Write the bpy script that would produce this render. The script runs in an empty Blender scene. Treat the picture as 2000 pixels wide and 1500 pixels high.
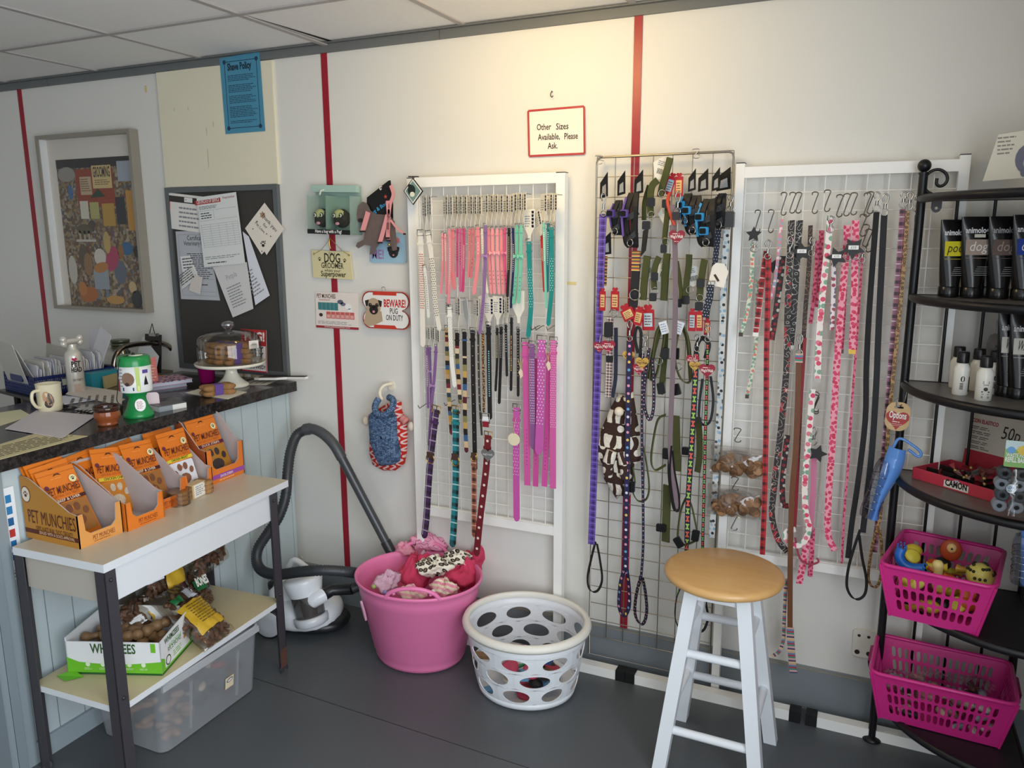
import bpy, math, random
from math import sin, cos, pi, radians, sqrt
from mathutils import Vector, Matrix
from mathutils.geometry import tessellate_polygon
rnd = random.Random(7)
SC = bpy.context.scene; COL = SC.collection
V = Vector
# ---------------------------------------------------------------- camera model
CD, CP, CY, CR, CF, CH = 2.563, radians(10.90), radians(24.38), radians(-0.235), 1530.0, 1.56
FW = V((-sin(CY)*cos(CP), cos(CY)*cos(CP), -sin(CP))); RT = V((cos(CY), sin(CY), 0)); UP = RT.cross(FW)
RT2 = cos(CR)*RT + sin(CR)*UP; UP2 = -sin(CR)*RT + cos(CR)*UP
CAM = V((0, -CD, CH))
def ray(px, py): return FW + RT2*((px-1000)/CF) + UP2*((750-py)/CF)
def W(px, py, d=0.0):            # point on the plane parallel to the back wall, d in front of it
    v = ray(px, py); return CAM + v*((-d-CAM.y)/v.y)
def Z(px, py, z=0.0):            # point on a horizontal plane
    v = ray(px, py); return CAM + v*((z-CAM.z)/v.z)
def X(px, py, x):                # point on a plane facing +x
    v = ray(px, py); return CAM + v*((x-CAM.x)/v.x)
# ---------------------------------------------------------------- materials
def lin(c):
    if isinstance(c, str):
        c = c.lstrip('#'); c = [int(c[i:i+2], 16)/255 for i in (0, 2, 4)]
    return tuple((x/12.92 if x <= .04045 else ((x+.055)/1.055)**2.4) for x in c[:3]) + (1.0,)
class NT:
    def __init__(s, name):
        s.mat = bpy.data.materials.new(name); s.mat.use_nodes = True; s.t = s.mat.node_tree; s.t.nodes.clear()
        s.out = s.t.nodes.new('ShaderNodeOutputMaterial'); s.b = s.t.nodes.new('ShaderNodeBsdfPrincipled')
        s.t.links.new(s.b.outputs[0], s.out.inputs[0])
    def set(s, sock, v):
        if v is None: return
        if hasattr(v, 'is_output'): s.t.links.new(v, sock)
        elif isinstance(v, str): sock.default_value = lin(v)
        else: sock.default_value = v
    def n(s, typ, out=0, props=None, **kw):
        nd = s.t.nodes.new('ShaderNode'+typ)
        for k, v in (props or {}).items(): setattr(nd, k, v)
        for k, v in kw.items():
            key = int(k[1:]) if k[0] == 'i' and k[1:].isdigit() else k.replace('_', ' ')
            s.set(nd.inputs[key], v)
        return nd.outputs[out]
    def m(s, op, a, b=None, c=None):
        nd = s.t.nodes.new('ShaderNodeMath'); nd.operation = op
        for i, v in enumerate((a, b, c)): s.set(nd.inputs[i], v)
        return nd.outputs[0]
    def mix(s, f, a, b):
        nd = s.t.nodes.new('ShaderNodeMix'); nd.data_type = 'RGBA'
        s.set(nd.inputs[0], f); s.set(nd.inputs[6], a); s.set(nd.inputs[7], b); return nd.outputs[2]
    def uv(s):
        u = s.n('UVMap'); sp = s.t.nodes.new('ShaderNodeSeparateXYZ'); s.t.links.new(u, sp.inputs[0]); return u, sp.outputs[0], sp.outputs[1]
    def obj(s): return s.n('TexCoord', 3)
    def ramp(s, f, stops, const=True):
        nd = s.t.nodes.new('ShaderNodeValToRGB'); r = nd.color_ramp
        if const: r.interpolation = 'CONSTANT'
        while len(r.elements) > 1: r.elements.remove(r.elements[0])
        r.elements[0].position = stops[0][0]; r.elements[0].color = lin(stops[0][1])
        for p, c in stops[1:]: e = r.elements.new(p); e.color = lin(c)
        s.set(nd.inputs[0], f); return nd.outputs[0]
    def done(s, col, rough=.6, metal=0., bump=None, bs=.3, bd=.002, **kw):
        s.set(s.b.inputs['Base Color'], col); s.set(s.b.inputs['Roughness'], rough); s.set(s.b.inputs['Metallic'], metal)
        for k, v in kw.items(): s.set(s.b.inputs[k.replace('_', ' ')], v)
        if bump is not None:
            o = s.n('Bump', Strength=bs, Distance=bd, Height=bump); s.set(s.b.inputs['Normal'], o)
        return s.mat
MC = {}
def M(col, rough=.55, metal=0., var=.0, sc=30., bump=0., **kw):
    key = (col, rough, metal, var, sc, bump, tuple(sorted(kw.items())))
    if key in MC: return MC[key]
    t = NT('m_%s' % str(col).lstrip('#')); c = lin(col) if isinstance(col, str) else col; b = None
    if var or bump:
        nz = t.n('TexNoise', Vector=t.obj(), Scale=sc, Detail=4.0)
        if var: c = t.mix(nz, tuple(x*(1-var) for x in c[:3])+(1,), tuple(min(1, x*(1+var)) for x in c[:3])+(1,))
        if bump: b = nz
    MC[key] = t.done(c, rough, metal, b, bump or .3, **kw); return MC[key]
def CHROME(): return M('#c9c6c0', .18, 1.0)
def CLEAR(tint='#ffffff', rough=.03, a=None, cap=.5):
    key = ('clear', tint, rough, a, cap)
    if key in MC: return MC[key]
    t = NT('clear_plastic'); gl = t.t.nodes.new('ShaderNodeBsdfGlossy'); t.set(gl.inputs['Roughness'], rough)
    tr = t.t.nodes.new('ShaderNodeBsdfTransparent'); t.set(tr.inputs[0], tint)
    fr = t.n('Fresnel', IOR=1.45); fa = t.m('MINIMUM', t.m('ADD', t.m('MULTIPLY', fr, 1.1), a or .0), cap)
    mx = t.t.nodes.new('ShaderNodeMixShader'); t.set(mx.inputs[0], fa); t.t.links.new(tr.outputs[0], mx.inputs[1]); t.t.links.new(gl.outputs[0], mx.inputs[2])
    t.t.links.new(mx.outputs[0], t.out.inputs[0]); MC[key] = t.mat; return t.mat
def FROST(col, a=.5, rough=.4):
    key = ('frost', col, a)
    if key in MC: return MC[key]
    t = NT('translucent_plastic'); MC[key] = t.done(lin(col), rough, 0., Alpha=a); return MC[key]
def patt(kind, *a, rough=.55, metal=0.):
    key = (kind,)+a+(rough,)
    if key in MC: return MC[key]
    t = NT('p_'+kind); uv, u, v = t.uv(); b = None
    fr = lambda x: t.m('FRACT', x)
    if kind == 'dots':          # bg, colours, cell u, cell v, radius, offset rows
        bg, cols, cu, cv, r, off = a
        vv = t.m('DIVIDE', v, cv); row = t.m('FLOOR', vv)
        uu = t.m('ADD', t.m('DIVIDE', u, cu), .5)
        if off: uu = t.m('ADD', uu, t.m('MULTIPLY', t.m('MODULO', t.m('ABSOLUTE', row), 2.0), .5))
        du = t.m('MULTIPLY', t.m('SUBTRACT', fr(uu), .5), cu); dv = t.m('MULTIPLY', t.m('SUBTRACT', fr(vv), .5), cv)
        d = t.m('SQRT', t.m('ADD', t.m('MULTIPLY', du, du), t.m('MULTIPLY', dv, dv)))
        k = t.m('LESS_THAN', d, r); c2 = lin(cols[0])
        if len(cols) > 1:
            idx = t.m('FRACT', t.m('MULTIPLY', t.m('ADD', row, t.m('MULTIPLY', t.m('FLOOR', uu), 2.)), 1./len(cols)+.0001))
            c2 = t.ramp(idx, [(i/len(cols), c) for i, c in enumerate(cols)])
        col = t.mix(k, lin(bg), c2)
    elif kind == 'plaid':       # base, dark, light, period, (line light colour)
        base, dk, lt, p = a
        def ax(x, p): 
            f = fr(t.m('DIVIDE', x, p)); return f
        fu, fv = ax(t.m('ADD', u, 5.0), p*.8), ax(v, p)
        band = lambda f, lo, hi: t.m('MULTIPLY', t.m('GREATER_THAN', f, lo), t.m('LESS_THAN', f, hi))
        kd = t.m('ADD', t.m('MULTIPLY', band(fu, .1, .4), .5), t.m('MULTIPLY', band(fv, .1, .4), .6))
        kl = t.m('MAXIMUM', band(fu, .62, .7), band(fv, .62, .72))
        col = t.mix(t.m('MINIMUM', kd, 1.), lin(base), lin(dk)); col = t.mix(t.m('MULTIPLY', kl, .75), col, lin(lt))
    elif kind == 'stripes':     # colours, period
        cols, p = a
        col = t.ramp(fr(t.m('DIVIDE', v, p)), [(i/len(cols), c) for i, c in enumerate(cols)])
    elif kind == 'spots':       # bg, spot colours, scale, threshold, inner colour or None
        bg, cols, sc, th, inner = a
        nd = t.t.nodes.new('ShaderNodeTexVoronoi'); nd.voronoi_dimensions = '2D'; t.t.links.new(uv, nd.inputs['Vector']); nd.inputs['Scale'].default_value = sc
        k = t.m('LESS_THAN', nd.outputs['Distance'], th)
        sp = t.t.nodes.new('ShaderNodeSeparateColor'); t.t.links.new(nd.outputs['Color'], sp.inputs[0])
        c2 = t.ramp(sp.outputs[0], [(i/len(cols), c) for i, c in enumerate(cols)])
        col = t.mix(k, lin(bg), c2)
        if inner: col = t.mix(t.m('LESS_THAN', nd.outputs['Distance'], th*.5), col, lin(inner))
    elif kind == 'scroll':      # bg, line, blob colour, scale
        bg, ln, bl, sc = a
        nd = t.t.nodes.new('ShaderNodeTexNoise'); t.t.links.new(uv, nd.inputs['Vector']); nd.inputs['Scale'].default_value = sc; nd.inputs['Detail'].default_value = 0
        k = t.m('LESS_THAN', t.m('ABSOLUTE', t.m('SUBTRACT', nd.outputs[0], .5)), .018)
        n2 = t.n('TexVoronoi', Vector=uv, Scale=sc*.55)
        col = t.mix(t.m('LESS_THAN', n2, .33), lin(bg), lin(bl)); col = t.mix(k, col, lin(ln))
    elif kind == 'bones':       # bg, colours, cell v  (bone: bar with lobed ends across the strap)
        bg, cols, cu, cv = a
        vv = t.m('DIVIDE', v, cv); row = t.m('FLOOR', vv)
        du = t.m('ABSOLUTE', u); dv = t.m('ABSOLUTE', t.m('MULTIPLY', t.m('SUBTRACT', fr(vv), .5), cv))
        bar = t.m('MULTIPLY', t.m('LESS_THAN', du, cu*.13), t.m('LESS_THAN', dv, cv*.26))
        e1 = t.m('SUBTRACT', du, cu*.16); e2 = t.m('SUBTRACT', dv, cv*.27)
        lob = t.m('LESS_THAN', t.m('SQRT', t.m('ADD', t.m('MULTIPLY', e1, e1), t.m('MULTIPLY', e2, e2))), cu*.15)
        k = t.m('MAXIMUM', bar, lob)
        c2 = t.ramp(fr(t.m('MULTIPLY', row, 1./len(cols)+.0001)), [(i/len(cols), c) for i, c in enumerate(cols)])
        col = t.mix(k, lin(bg), c2)
    elif kind == 'weave':
        c1, c2_, sc = a
        ch = t.n('TexChecker', 0, None, Vector=uv, Scale=sc); ch = t.n('TexChecker', 1, None, Vector=uv, Scale=sc)
        col = t.mix(ch, lin(c1), lin(c2_))
    elif kind == 'gingham':
        c1, c2_, c3, p = a
        fu = t.m('GREATER_THAN', fr(t.m('DIVIDE', t.m('ADD', u, 5.), p)), .5); fv = t.m('GREATER_THAN', fr(t.m('DIVIDE', v, p)), .5)
        col = t.mix(t.m('MULTIPLY', t.m('ADD', fu, fv), .5), lin(c1), lin(c2_))
    MC[key] = t.done(col, rough, metal, b); return MC[key]
# ---------------------------------------------------------------- mesh builder
def basis(N):
    N = V(N).normalized(); a = V((0, 0, 1)) if abs(N.z) < .9 else V((1, 0, 0))
    X_ = a.cross(N).normalized(); return X_, N.cross(X_), N
class FR:                                # a local frame: origin, x axis, y axis, outward normal
    def __init__(s, O, X_=(1, 0, 0), Y_=(0, 0, 1)):
        s.O = V(O); s.X = V(X_).normalized(); y = V(Y_); s.Y = (y - s.X*y.dot(s.X)).normalized(); s.N = s.X.cross(s.Y)
    def __call__(s, x, y, n=0.): return s.O + s.X*x + s.Y*y + s.N*n
    def at(s, x, y, n=0., rot=0.):
        c, q = cos(rot), sin(rot); return FR(s(x, y, n), s.X*c+s.Y*q, s.Y*c-s.X*q)
def wall_frame(px, py, d=0., rot=0.): return FR(W(px, py, d)).at(0, 0, 0, rot)
TXT = {}
def text_mesh(t, bold=0.):
    k = (t, bold)
    if k not in TXT:
        cu = bpy.data.curves.new('lettering', 'FONT'); cu.body = t; cu.resolution_u = 2; cu.offset = bold; cu.align_x = 'CENTER'
        ob = bpy.data.objects.new('lettering', cu); me = bpy.data.meshes.new_from_object(ob)
        vs = [v.co.copy() for v in me.vertices]; fs = [list(p.vertices) for p in me.polygons]
        bpy.data.objects.remove(ob); bpy.data.meshes.remove(me); bpy.data.curves.remove(cu)
        xs = [v.x for v in vs] or [0]; TXT[k] = (vs, fs, min(xs), max(xs))
    return TXT[k]
class MB:
    def __init__(s): s.v, s.f, s.m, s.sm, s.uv, s.mats = [], [], [], [], [], []
    def mi(s, mat):
        if mat not in s.mats: s.mats.append(mat)
        return s.mats.index(mat)
    def add(s, vs, fs, mat, smooth=False, uvs=None):
        o = len(s.v); s.v += [V(v) for v in vs]; k = s.mi(mat)
        for i, f in enumerate(fs):
            s.f.append([o+j for j in f]); s.m.append(k); s.sm.append(smooth); s.uv.append([uvs[j] for j in f] if uvs else None)
        return s
    def obox(s, O, a, b, c, mat):
        O, a, b, c = V(O), V(a), V(b), V(c)
        if a.cross(b).dot(c) < 0: a, b = b, a
        vs = [O, O+a, O+a+b, O+b, O+c, O+a+c, O+a+b+c, O+b+c]
        return s.add(vs, [(0,3,2,1),(4,5,6,7),(0,1,5,4),(1,2,6,5),(2,3,7,6),(3,0,4,7)], mat)
    def box(s, c, d, mat, rz=0.):
        c = V(c); R = Matrix.Rotation(rz, 3, 'Z'); a, b, e = R@V((d[0],0,0)), R@V((0,d[1],0)), V((0,0,d[2]))
        return s.obox(c-(a+b+e)/2, a, b, e, mat)
    def fbox(s, F, x0, x1, y0, y1, n0, n1, mat):
        return s.obox(F(x0, y0, n0), F.X*(x1-x0), F.Y*(y1-y0), F.N*(n1-n0), mat)
    def quad(s, a, b, c, d, mat, uvs=None): return s.add([a, b, c, d], [(0,1,2,3)], mat, False, uvs)
    def rod(s, p, q, r, mat, n=8, r2=None): return s.tube([p, q], [r, r if r2 is None else r2], mat, n)
    def tube(s, pts, r, mat, n=8, closed=False, caps=True):
        pts = [V(p) for p in pts]; L = len(pts); rs = r if isinstance(r, (list, tuple)) else [r]*L
        T = []
        for i in range(L):
            a = pts[(i-1) % L] if (closed or i > 0) else pts[i]; b = pts[(i+1) % L] if (closed or i < L-1) else pts[i]
            T.append((b-a).normalized() if (b-a).length > 1e-9 else V((0,0,1)))
        U = basis(T[0])[0]; vs = []; uvs = []; dist = 0.
        for i in range(L):
            U = (U - T[i]*U.dot(T[i])).normalized() if (U - T[i]*U.dot(T[i])).length > 1e-6 else basis(T[i])[0]
            B = T[i].cross(U)
            if i: dist += (pts[i]-pts[i-1]).length
            for k in range(n):
                a = 2*pi*k/n; vs.append(pts[i] + (U*cos(a)+B*sin(a))*rs[i]); uvs.append((k/n*2*pi*rs[i], dist))
        fs = []
        for i in range(L if closed else L-1):
            j = (i+1) % L
            for k in range(n): fs.append((i*n+k, i*n+(k+1) % n, j*n+(k+1) % n, j*n+k))
        s.add(vs, fs, mat, True, uvs)
        if caps and not closed:
            s.add(vs[:n], [tuple(reversed(range(n)))], mat); s.add(vs[-n:], [tuple(range(n))], mat)
        return s
    def ribbon(s, pts, w, mat, wd=(1,0,0), t=.002, tip=False, mat2=None, seg=None):
        """strap along pts, width direction wd (vector or list), thickness t; uv in metres"""
        pts = [V(p) for p in pts]
        if seg: pts = smooth_path(pts, seg)
        L = len(pts); ws = w if isinstance(w, (list, tuple)) else [w]*L
        if len(ws) != L: ws = [ws[0]+(ws[-1]-ws[0])*i/(L-1) for i in range(L)]
        vs = []; uvs = []; d = 0.
        for i in range(L):
            a, b = pts[max(0, i-1)], pts[min(L-1, i+1)]; T = (b-a).normalized()
            wv = V(wd[i]) if isinstance(wd, list) else V(wd); wv = (wv - T*wv.dot(T))
            wv = wv.normalized() if wv.length > 1e-6 else basis(T)[0]; N = wv.cross(T).normalized()
            if i: d += (pts[i]-pts[i-1]).length
            hw = ws[i]/2
            for x, n_ in ((-hw, t/2), (hw, t/2), (hw, -t/2), (-hw, -t/2)):
                vs.append(pts[i]+wv*x+N*n_); uvs.append((x, d))
        fs = []
        for i in range(L-1):
            for k in range(4): fs.append((i*4+k, i*4+(k+1) % 4, (i+1)*4+(k+1) % 4, (i+1)*4+k))
        fs += [(0,3,2,1), tuple((L-1)*4+k for k in (0,1,2,3))]
        s.add(vs, fs, mat, False, uvs)
        if tip:
            a = pts[-1]; T = (pts[-1]-pts[-2]).normalized(); wv = V(wd) if not isinstance(wd, list) else V(wd[-1]); wv = (wv-T*wv.dot(T)).normalized(); N = wv.cross(T); hw = ws[-1]/2
            q = [a-wv*hw, a-wv*hw*.6+T*hw*.8, a+T*hw*1.1, a+wv*hw*.6+T*hw*.8, a+wv*hw]
            s.add([x+N*t/2 for x in q]+[x-N*t/2 for x in q], [(0,1,2,3,4),(9,8,7,6,5)]+[(i,i+5,i+6,i+1) for i in range(4)], mat2 or mat, False, [(0, d)]*10)
        return s
    def lathe(s, prof, O, mat, n=24, axis=(0,0,1), cap=True, smooth=True, sx=1., sy=1., rz=0.):
        O = V(O); X_, Y_, Zx = (V((cos(rz),sin(rz),0)), V((-sin(rz),cos(rz),0)), V((0,0,1))) if tuple(axis) == (0,0,1) else basis(axis)
        vs = []; fs = []; uvs = []
        for i, (r, z) in enumerate(prof):
            for k in range(n): a = 2*pi*k/n; vs.append(O + X_*(r*cos(a)*sx) + Y_*(r*sin(a)*sy) + Zx*z); uvs.append((k/n, z))
        for i in range(len(prof)-1):
            for k in range(n): fs.append((i*n+k, i*n+(k+1) % n, (i+1)*n+(k+1) % n, (i+1)*n+k))
        s.add(vs, fs, mat, smooth, uvs)
        if cap:
            if prof[0][0] > 1e-5: s.add(vs[:n], [tuple(reversed(range(n)))], mat)
            if prof[-1][0] > 1e-5: s.add(vs[-n:], [tuple(range(n))], mat)
        return s
    def ball(s, c, r, mat, n=10, axis=(0,0,1), squash=None):
        rr = r if isinstance(r, (tuple, list)) else (r, r, r); c = V(c); vs = []; m = max(4, n//2+1); fs = []
        for i in range(m+1):
            th = pi*i/m
            for k in range(n): a = 2*pi*k/n; vs.append(c+V((rr[0]*sin(th)*cos(a), rr[1]*sin(th)*sin(a), -rr[2]*cos(th))))
        for i in range(m):
            for k in range(n): fs.append((i*n+k, i*n+(k+1) % n, (i+1)*n+(k+1) % n, (i+1)*n+k))
        return s.add(vs, fs, mat, True)
    def prism(s, F, poly, n0, n1, mat, holes=(), side=None, uvscale=1.):
        """flat outline in frame F between heights n0 and n1 along the frame normal"""
        loops = [[V((x, y, 0)) for x, y in poly]] + [[V((x, y, 0)) for x, y in h] for h in holes]
        tri = tessellate_polygon(loops); flat = [p for l in loops for p in l]; N = len(flat)
        vs = [F(p.x, p.y, n1) for p in flat]+[F(p.x, p.y, n0) for p in flat]; uv = [(p.x*uvscale, p.y*uvscale) for p in flat]*2
        fs = []
        for t in tri:
            a, b, c = (flat[i] for i in t)
            if (b-a).cross(c-a).z < 0: t = (t[0], t[2], t[1])
            fs.append(tuple(t)); fs.append((t[0]+N, t[2]+N, t[1]+N))
        s.add(vs, fs, mat, False, uv)
        o = 0; ss = []
        for li, l in enumerate(loops):
            ar = sum(l[i].x*l[(i+1) % len(l)].y - l[(i+1) % len(l)].x*l[i].y for i in range(len(l)))
            ccw = (ar > 0) == (li == 0)
            for i in range(len(l)):
                a, b = o+i, o+(i+1) % len(l); ss.append((a, a+N, b+N, b) if ccw else (b, b+N, a+N, a))
            o += len(l)
        s.add(vs, ss, side or mat, False, uv); return s
    def sheet(s, fn, nu, nv, mat, smooth=True, closed_u=False, uvf=None, thick=None):
        vs = [V(fn(i/nu, j/nv)) for j in range(nv+1) for i in range(nu+1)]
        uvs = [(uvf(i/nu, j/nv) if uvf else (i/nu, j/nv)) for j in range(nv+1) for i in range(nu+1)]
        fs = [(j*(nu+1)+i, j*(nu+1)+i+1, (j+1)*(nu+1)+i+1, (j+1)*(nu+1)+i) for j in range(nv) for i in range(nu)]
        s.add(vs, fs, mat, smooth, uvs)
        if thick: s.add([v+V(thick) for v in vs], [tuple(reversed(f)) for f in fs], mat, smooth, uvs)
        return s
    def text(s, F, x, y, t, size, mat, w=None, n=.0006, bold=0., align='c', shear=0.):
        vs, fs, x0, x1 = text_mesh(t, bold)
        if not vs: return s
        W0 = (x1-x0) or 1; k = size/.7; kx = (w/W0) if w else k
        cx = {'c': (x0+x1)/2, 'l': x0, 'r': x1}[align]
        return s.add([F(x+(v.x-cx)*kx+v.y*k*shear, y+v.y*k, n) for v in vs], fs, mat)
    def lines(s, F, x0, x1, y0, y1, nrow, mat, h=None, jit=.25, n=.0005, words=5):
        """rows of tiny print"""
        dy = (y1-y0)/nrow; h = h or abs(dy)*.38
        for r in range(nrow):
            y = y0+dy*(r+.5); x = x0; xe = x1-(x1-x0)*jit*rnd.random()
            while x < xe:
                wl = (x1-x0)/words*rnd.uniform(.35, 1.1); xx = min(x+wl, xe)
                s.add([F(x, y-h/2, n), F(xx, y-h/2, n), F(xx, y+h/2, n), F(x, y+h/2, n)], [(0,1,2,3)], mat); x = xx+(x1-x0)/words*.13
        return s
    def build(s, name, parent=None, label=None, cat=None, group=None, kind=None, origin=None):
        me = bpy.data.meshes.new(name)
        if parent is not None:
            off = V(parent.get('_o', (0,0,0)))
        else:
            if origin is None:
                xs = [v.x for v in s.v]; ys = [v.y for v in s.v]; zs = [v.z for v in s.v]
                origin = V(((min(xs)+max(xs))/2, (min(ys)+max(ys))/2, min(zs)))
            off = V(origin)
        me.from_pydata([tuple(v-off) for v in s.v], [], s.f)
        for m_ in s.mats: me.materials.append(m_)
        me.polygons.foreach_set('material_index', s.m); me.polygons.foreach_set('use_smooth', s.sm)
        if any(u for u in s.uv):
            L = me.uv_layers.new(name='UVMap'); buf = []
            for f, u in zip(s.f, s.uv):
                for k in range(len(f)): buf += list(u[k]) if u else [0., 0.]
            L.data.foreach_set('uv', buf)
        me.update(); ob = bpy.data.objects.new(name, me); COL.objects.link(ob)
        ob['_o'] = list(off)
        if parent is not None: ob.parent = parent
        else: ob.location = off
        if label: ob['label'] = label
        if parent is None and cat: ob['category'] = cat
        if group: ob['group'] = group
        if kind: ob['kind'] = kind
        return ob
def thing(name, label, cat, loc, group=None):
    o = bpy.data.objects.new(name, None); COL.objects.link(o); o.location = loc; o['_o'] = list(V(loc)); o.empty_display_size = .05
    o['label'] = label; o['category'] = cat
    if group: o['group'] = group
    return o
def smooth_path(pts, k=6):
    P = [V(p) for p in pts]; P = [P[0]*2-P[1]]+P+[P[-1]*2-P[-2]]; out = []
    for i in range(1, len(P)-2):
        for j in range(k):
            t = j/k; a, b, c, d = P[i-1], P[i], P[i+1], P[i+2]
            out.append(.5*((2*b)+(c-a)*t+(2*a-5*b+4*c-d)*t*t+(3*b-a-3*c+d)*t*t*t))
    out.append(P[-2]); return out
def rrect(x0, x1, y0, y1, r, k=4):
    out = []
    for cx, cy, a0 in ((x1-r, y1-r, 0), (x0+r, y1-r, pi/2), (x0+r, y0+r, pi), (x1-r, y0+r, 1.5*pi)):
        for i in range(k+1): a = a0+pi/2*i/k; out.append((cx+r*cos(a), cy+r*sin(a)))
    return out
def ell(cx, cy, rx, ry, n=16, rot=0.):
    return [(cx+rx*cos(a)*cos(rot)-ry*sin(a)*sin(rot), cy+rx*cos(a)*sin(rot)+ry*sin(a)*cos(rot)) for a in (2*pi*i/n for i in range(n))]
def heart(cx, cy, s_, n=22, rot=0.):
    out = []
    for i in range(n):
        a = 2*pi*i/n; x = 16*sin(a)**3/17*s_; y = (13*cos(a)-5*cos(2*a)-2*cos(3*a)-cos(4*a)+2.5)/17*s_
        out.append((cx-(x*cos(rot)-y*sin(rot)), cy+x*sin(rot)+y*cos(rot)))
    return out[::-1]
def star(cx, cy, r, k=5, q=.45, rot=pi/2):
    return [(cx+(r if i % 2 == 0 else r*q)*cos(rot+pi*i/k), cy+(r if i % 2 == 0 else r*q)*sin(rot+pi*i/k)) for i in range(2*k)]
def paw(mb, F, x, y, s_, mat, n=.0006, rot=0.):
    G = F.at(x, y, 0, rot)
    for cx, cy, rx, ry, a in ((0, -.25, .42, .34, 0), (-.55, .22, .15, .22, .3), (-.2, .55, .16, .24, .1), (.2, .55, .16, .24, -.1), (.55, .22, .15, .22, -.3)):
        p = ell(cx*s_, cy*s_, rx*s_, ry*s_, 10, a); mb.add([G(q[0], q[1], n) for q in p], [tuple(range(10))], mat)
def flat(mb, F, poly, mat, n=.0006):
    loops = [[V((x, y, 0)) for x, y in poly]]; fs = []
    for t in tessellate_polygon(loops):
        a, b, c = (loops[0][i] for i in t)
        fs.append(tuple(t) if (b-a).cross(c-a).z > 0 else (t[0], t[2], t[1]))
    mb.add([F(x, y, n) for x, y in poly], fs, mat); return mb
def wpoly(F, pts, d):                     # pixel outline -> local 2-D outline in a wall frame
    return [(lambda p: ((p-F.O).dot(F.X), (p-F.O).dot(F.Y)))(W(a, b, d)) for a, b in pts]
def struct(name, mb): return mb.build(name, kind='structure', origin=(0,0,0))

def zat(x, y, py):
    lo, hi = -1., 3.
    for _ in range(40):
        m_ = (lo+hi)/2; d = V((x, y, m_))-CAM; r = 750-CF*d.dot(UP2)/d.dot(FW)
        if r > py: lo = m_
        else: hi = m_
    return lo
def sheetf(TL, TR, BR, BL, d):           # frame and size of a flat sheet from its four corners on a plane parallel to the wall
    a, b, c, e = (W(*q, d) for q in (TL, TR, BR, BL)); F = FR(e, c-e, a-e)
    return F, (c-e).length, ((a-e).length+(b-c).length)/2, [((p-F.O).dot(F.X), (p-F.O).dot(F.Y)) for p in (e, c, b, a)]
def pugface(m, F, x, y, s, n=.0008, tongue=True, base='#b9a184'):
    G = F.at(x, y); dk = M('#211c1a', .6)
    for sx in (-1, 1): flat(m, G, [(sx*.55*s, .75*s), (sx*1.05*s, .62*s), (sx*.95*s, .0), (sx*.72*s, .1*s)][::sx], dk, n+.0002)
    flat(m, G, ell(0, 0, .86*s, .92*s, 20), M(base, .7), n); flat(m, G, ell(0, -.3*s, .55*s, .5*s, 16), dk, n+.0003)
    for sx in (-1, 1): flat(m, G, ell(sx*.42*s, .18*s, .22*s, .22*s, 12), dk, n+.0004); flat(m, G, ell(sx*.42*s, .2*s, .1*s, .1*s, 8), M('#3a2a20', .1), n+.0006); flat(m, G, ell(sx*.42*s+.04*s, .25*s, .03*s, .03*s, 6), M('#f0f0f0'), n+.0008)
    flat(m, G, ell(0, -.05*s, .2*s, .12*s, 10), M('#0d0b0b', .3), n+.0006)
    if tongue: flat(m, G, ell(0, -.5*s, .16*s, .13*s, 10), M('#d98f97', .5), n+.0006)
# ================================================================ ROOM
CEIL = 2.264
def wall_mat():
    t = NT('painted_wall'); o = t.obj(); n1 = t.n('TexNoise', Vector=o, Scale=2.5, Detail=5.0); n2 = t.n('TexNoise', Vector=o, Scale=90., Detail=3.0)
    c = t.mix(n1, '#dcdad3', '#e4e2db'); return t.done(c, .62, 0., n2, .12, .001)
WALL = wall_mat()
def floor_mat():
    t = NT('grey_vinyl'); o = t.obj(); n1 = t.n('TexNoise', Vector=o, Scale=3., Detail=6.0); n2 = t.n('TexNoise', Vector=o, Scale=220., Detail=2.0)
    c = t.mix(n1, '#4b4f52', '#585c5f'); c = t.mix(t.m('MULTIPLY', t.m('GREATER_THAN', n2, .66), .35), c, lin('#6d7072'))
    return t.done(c, t.m('ADD', t.m('MULTIPLY', n1, .2), .33), 0., n2, .1, .001)
def ceil_mat():
    t = NT('ceiling_tile'); o = t.obj(); n1 = t.n('TexNoise', Vector=o, Scale=60., Detail=4.0)
    return t.done(t.mix(n1, '#eceae6', '#f4f2ee'), .9, 0., n1, .2, .001)
XL, XR, YF = -5.2, .56, -4.6
m = MB(); m.obox((XL, 0, 0), (XR-XL, 0, 0), (0, .12, 0), (0, 0, CEIL), WALL); struct('wall_back', m)
m = MB(); m.obox((XL-.12, YF, 0), (.12, 0, 0), (0, -YF+.12, 0), (0, 0, CEIL), WALL); struct('wall_left', m)
m = MB()
for a in ((YF, -3.9, 0, CEIL), (-1.3, .12, 0, CEIL), (-3.9, -1.3, 0, .4), (-3.9, -1.3, 2.15, CEIL)): m.obox((XR, a[0], a[2]), (.12, 0, 0), (0, a[1]-a[0], 0), (0, 0, a[3]-a[2]), WALL)
struct('wall_right', m)
m = MB(); wf = M('#e8e8e6', .4)
for a in ((-3.9, -3.84, .4, 2.15), (-1.36, -1.3, .4, 2.15), (-3.9, -1.3, .4, .46), (-3.9, -1.3, 2.09, 2.15), (-2.57, -2.53, .4, 2.15)): m.obox((XR+.02, a[0], a[2]), (.06, 0, 0), (0, a[1]-a[0], 0), (0, 0, a[3]-a[2]), wf)
struct('window_2', m)
WX0, WX1, WZ0, WZ1 = -3.0, .1, .55, 2.12
m = MB()
for a in ((XL, WX0, 0, CEIL), (WX1, XR, 0, CEIL), (WX0, WX1, 0, WZ0), (WX0, WX1, WZ1, CEIL)):
    m.obox((a[0], YF-.12, a[2]), (a[1]-a[0], 0, 0), (0, .12, 0), (0, 0, a[3]-a[2]), WALL)
struct('wall_front', m)
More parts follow.
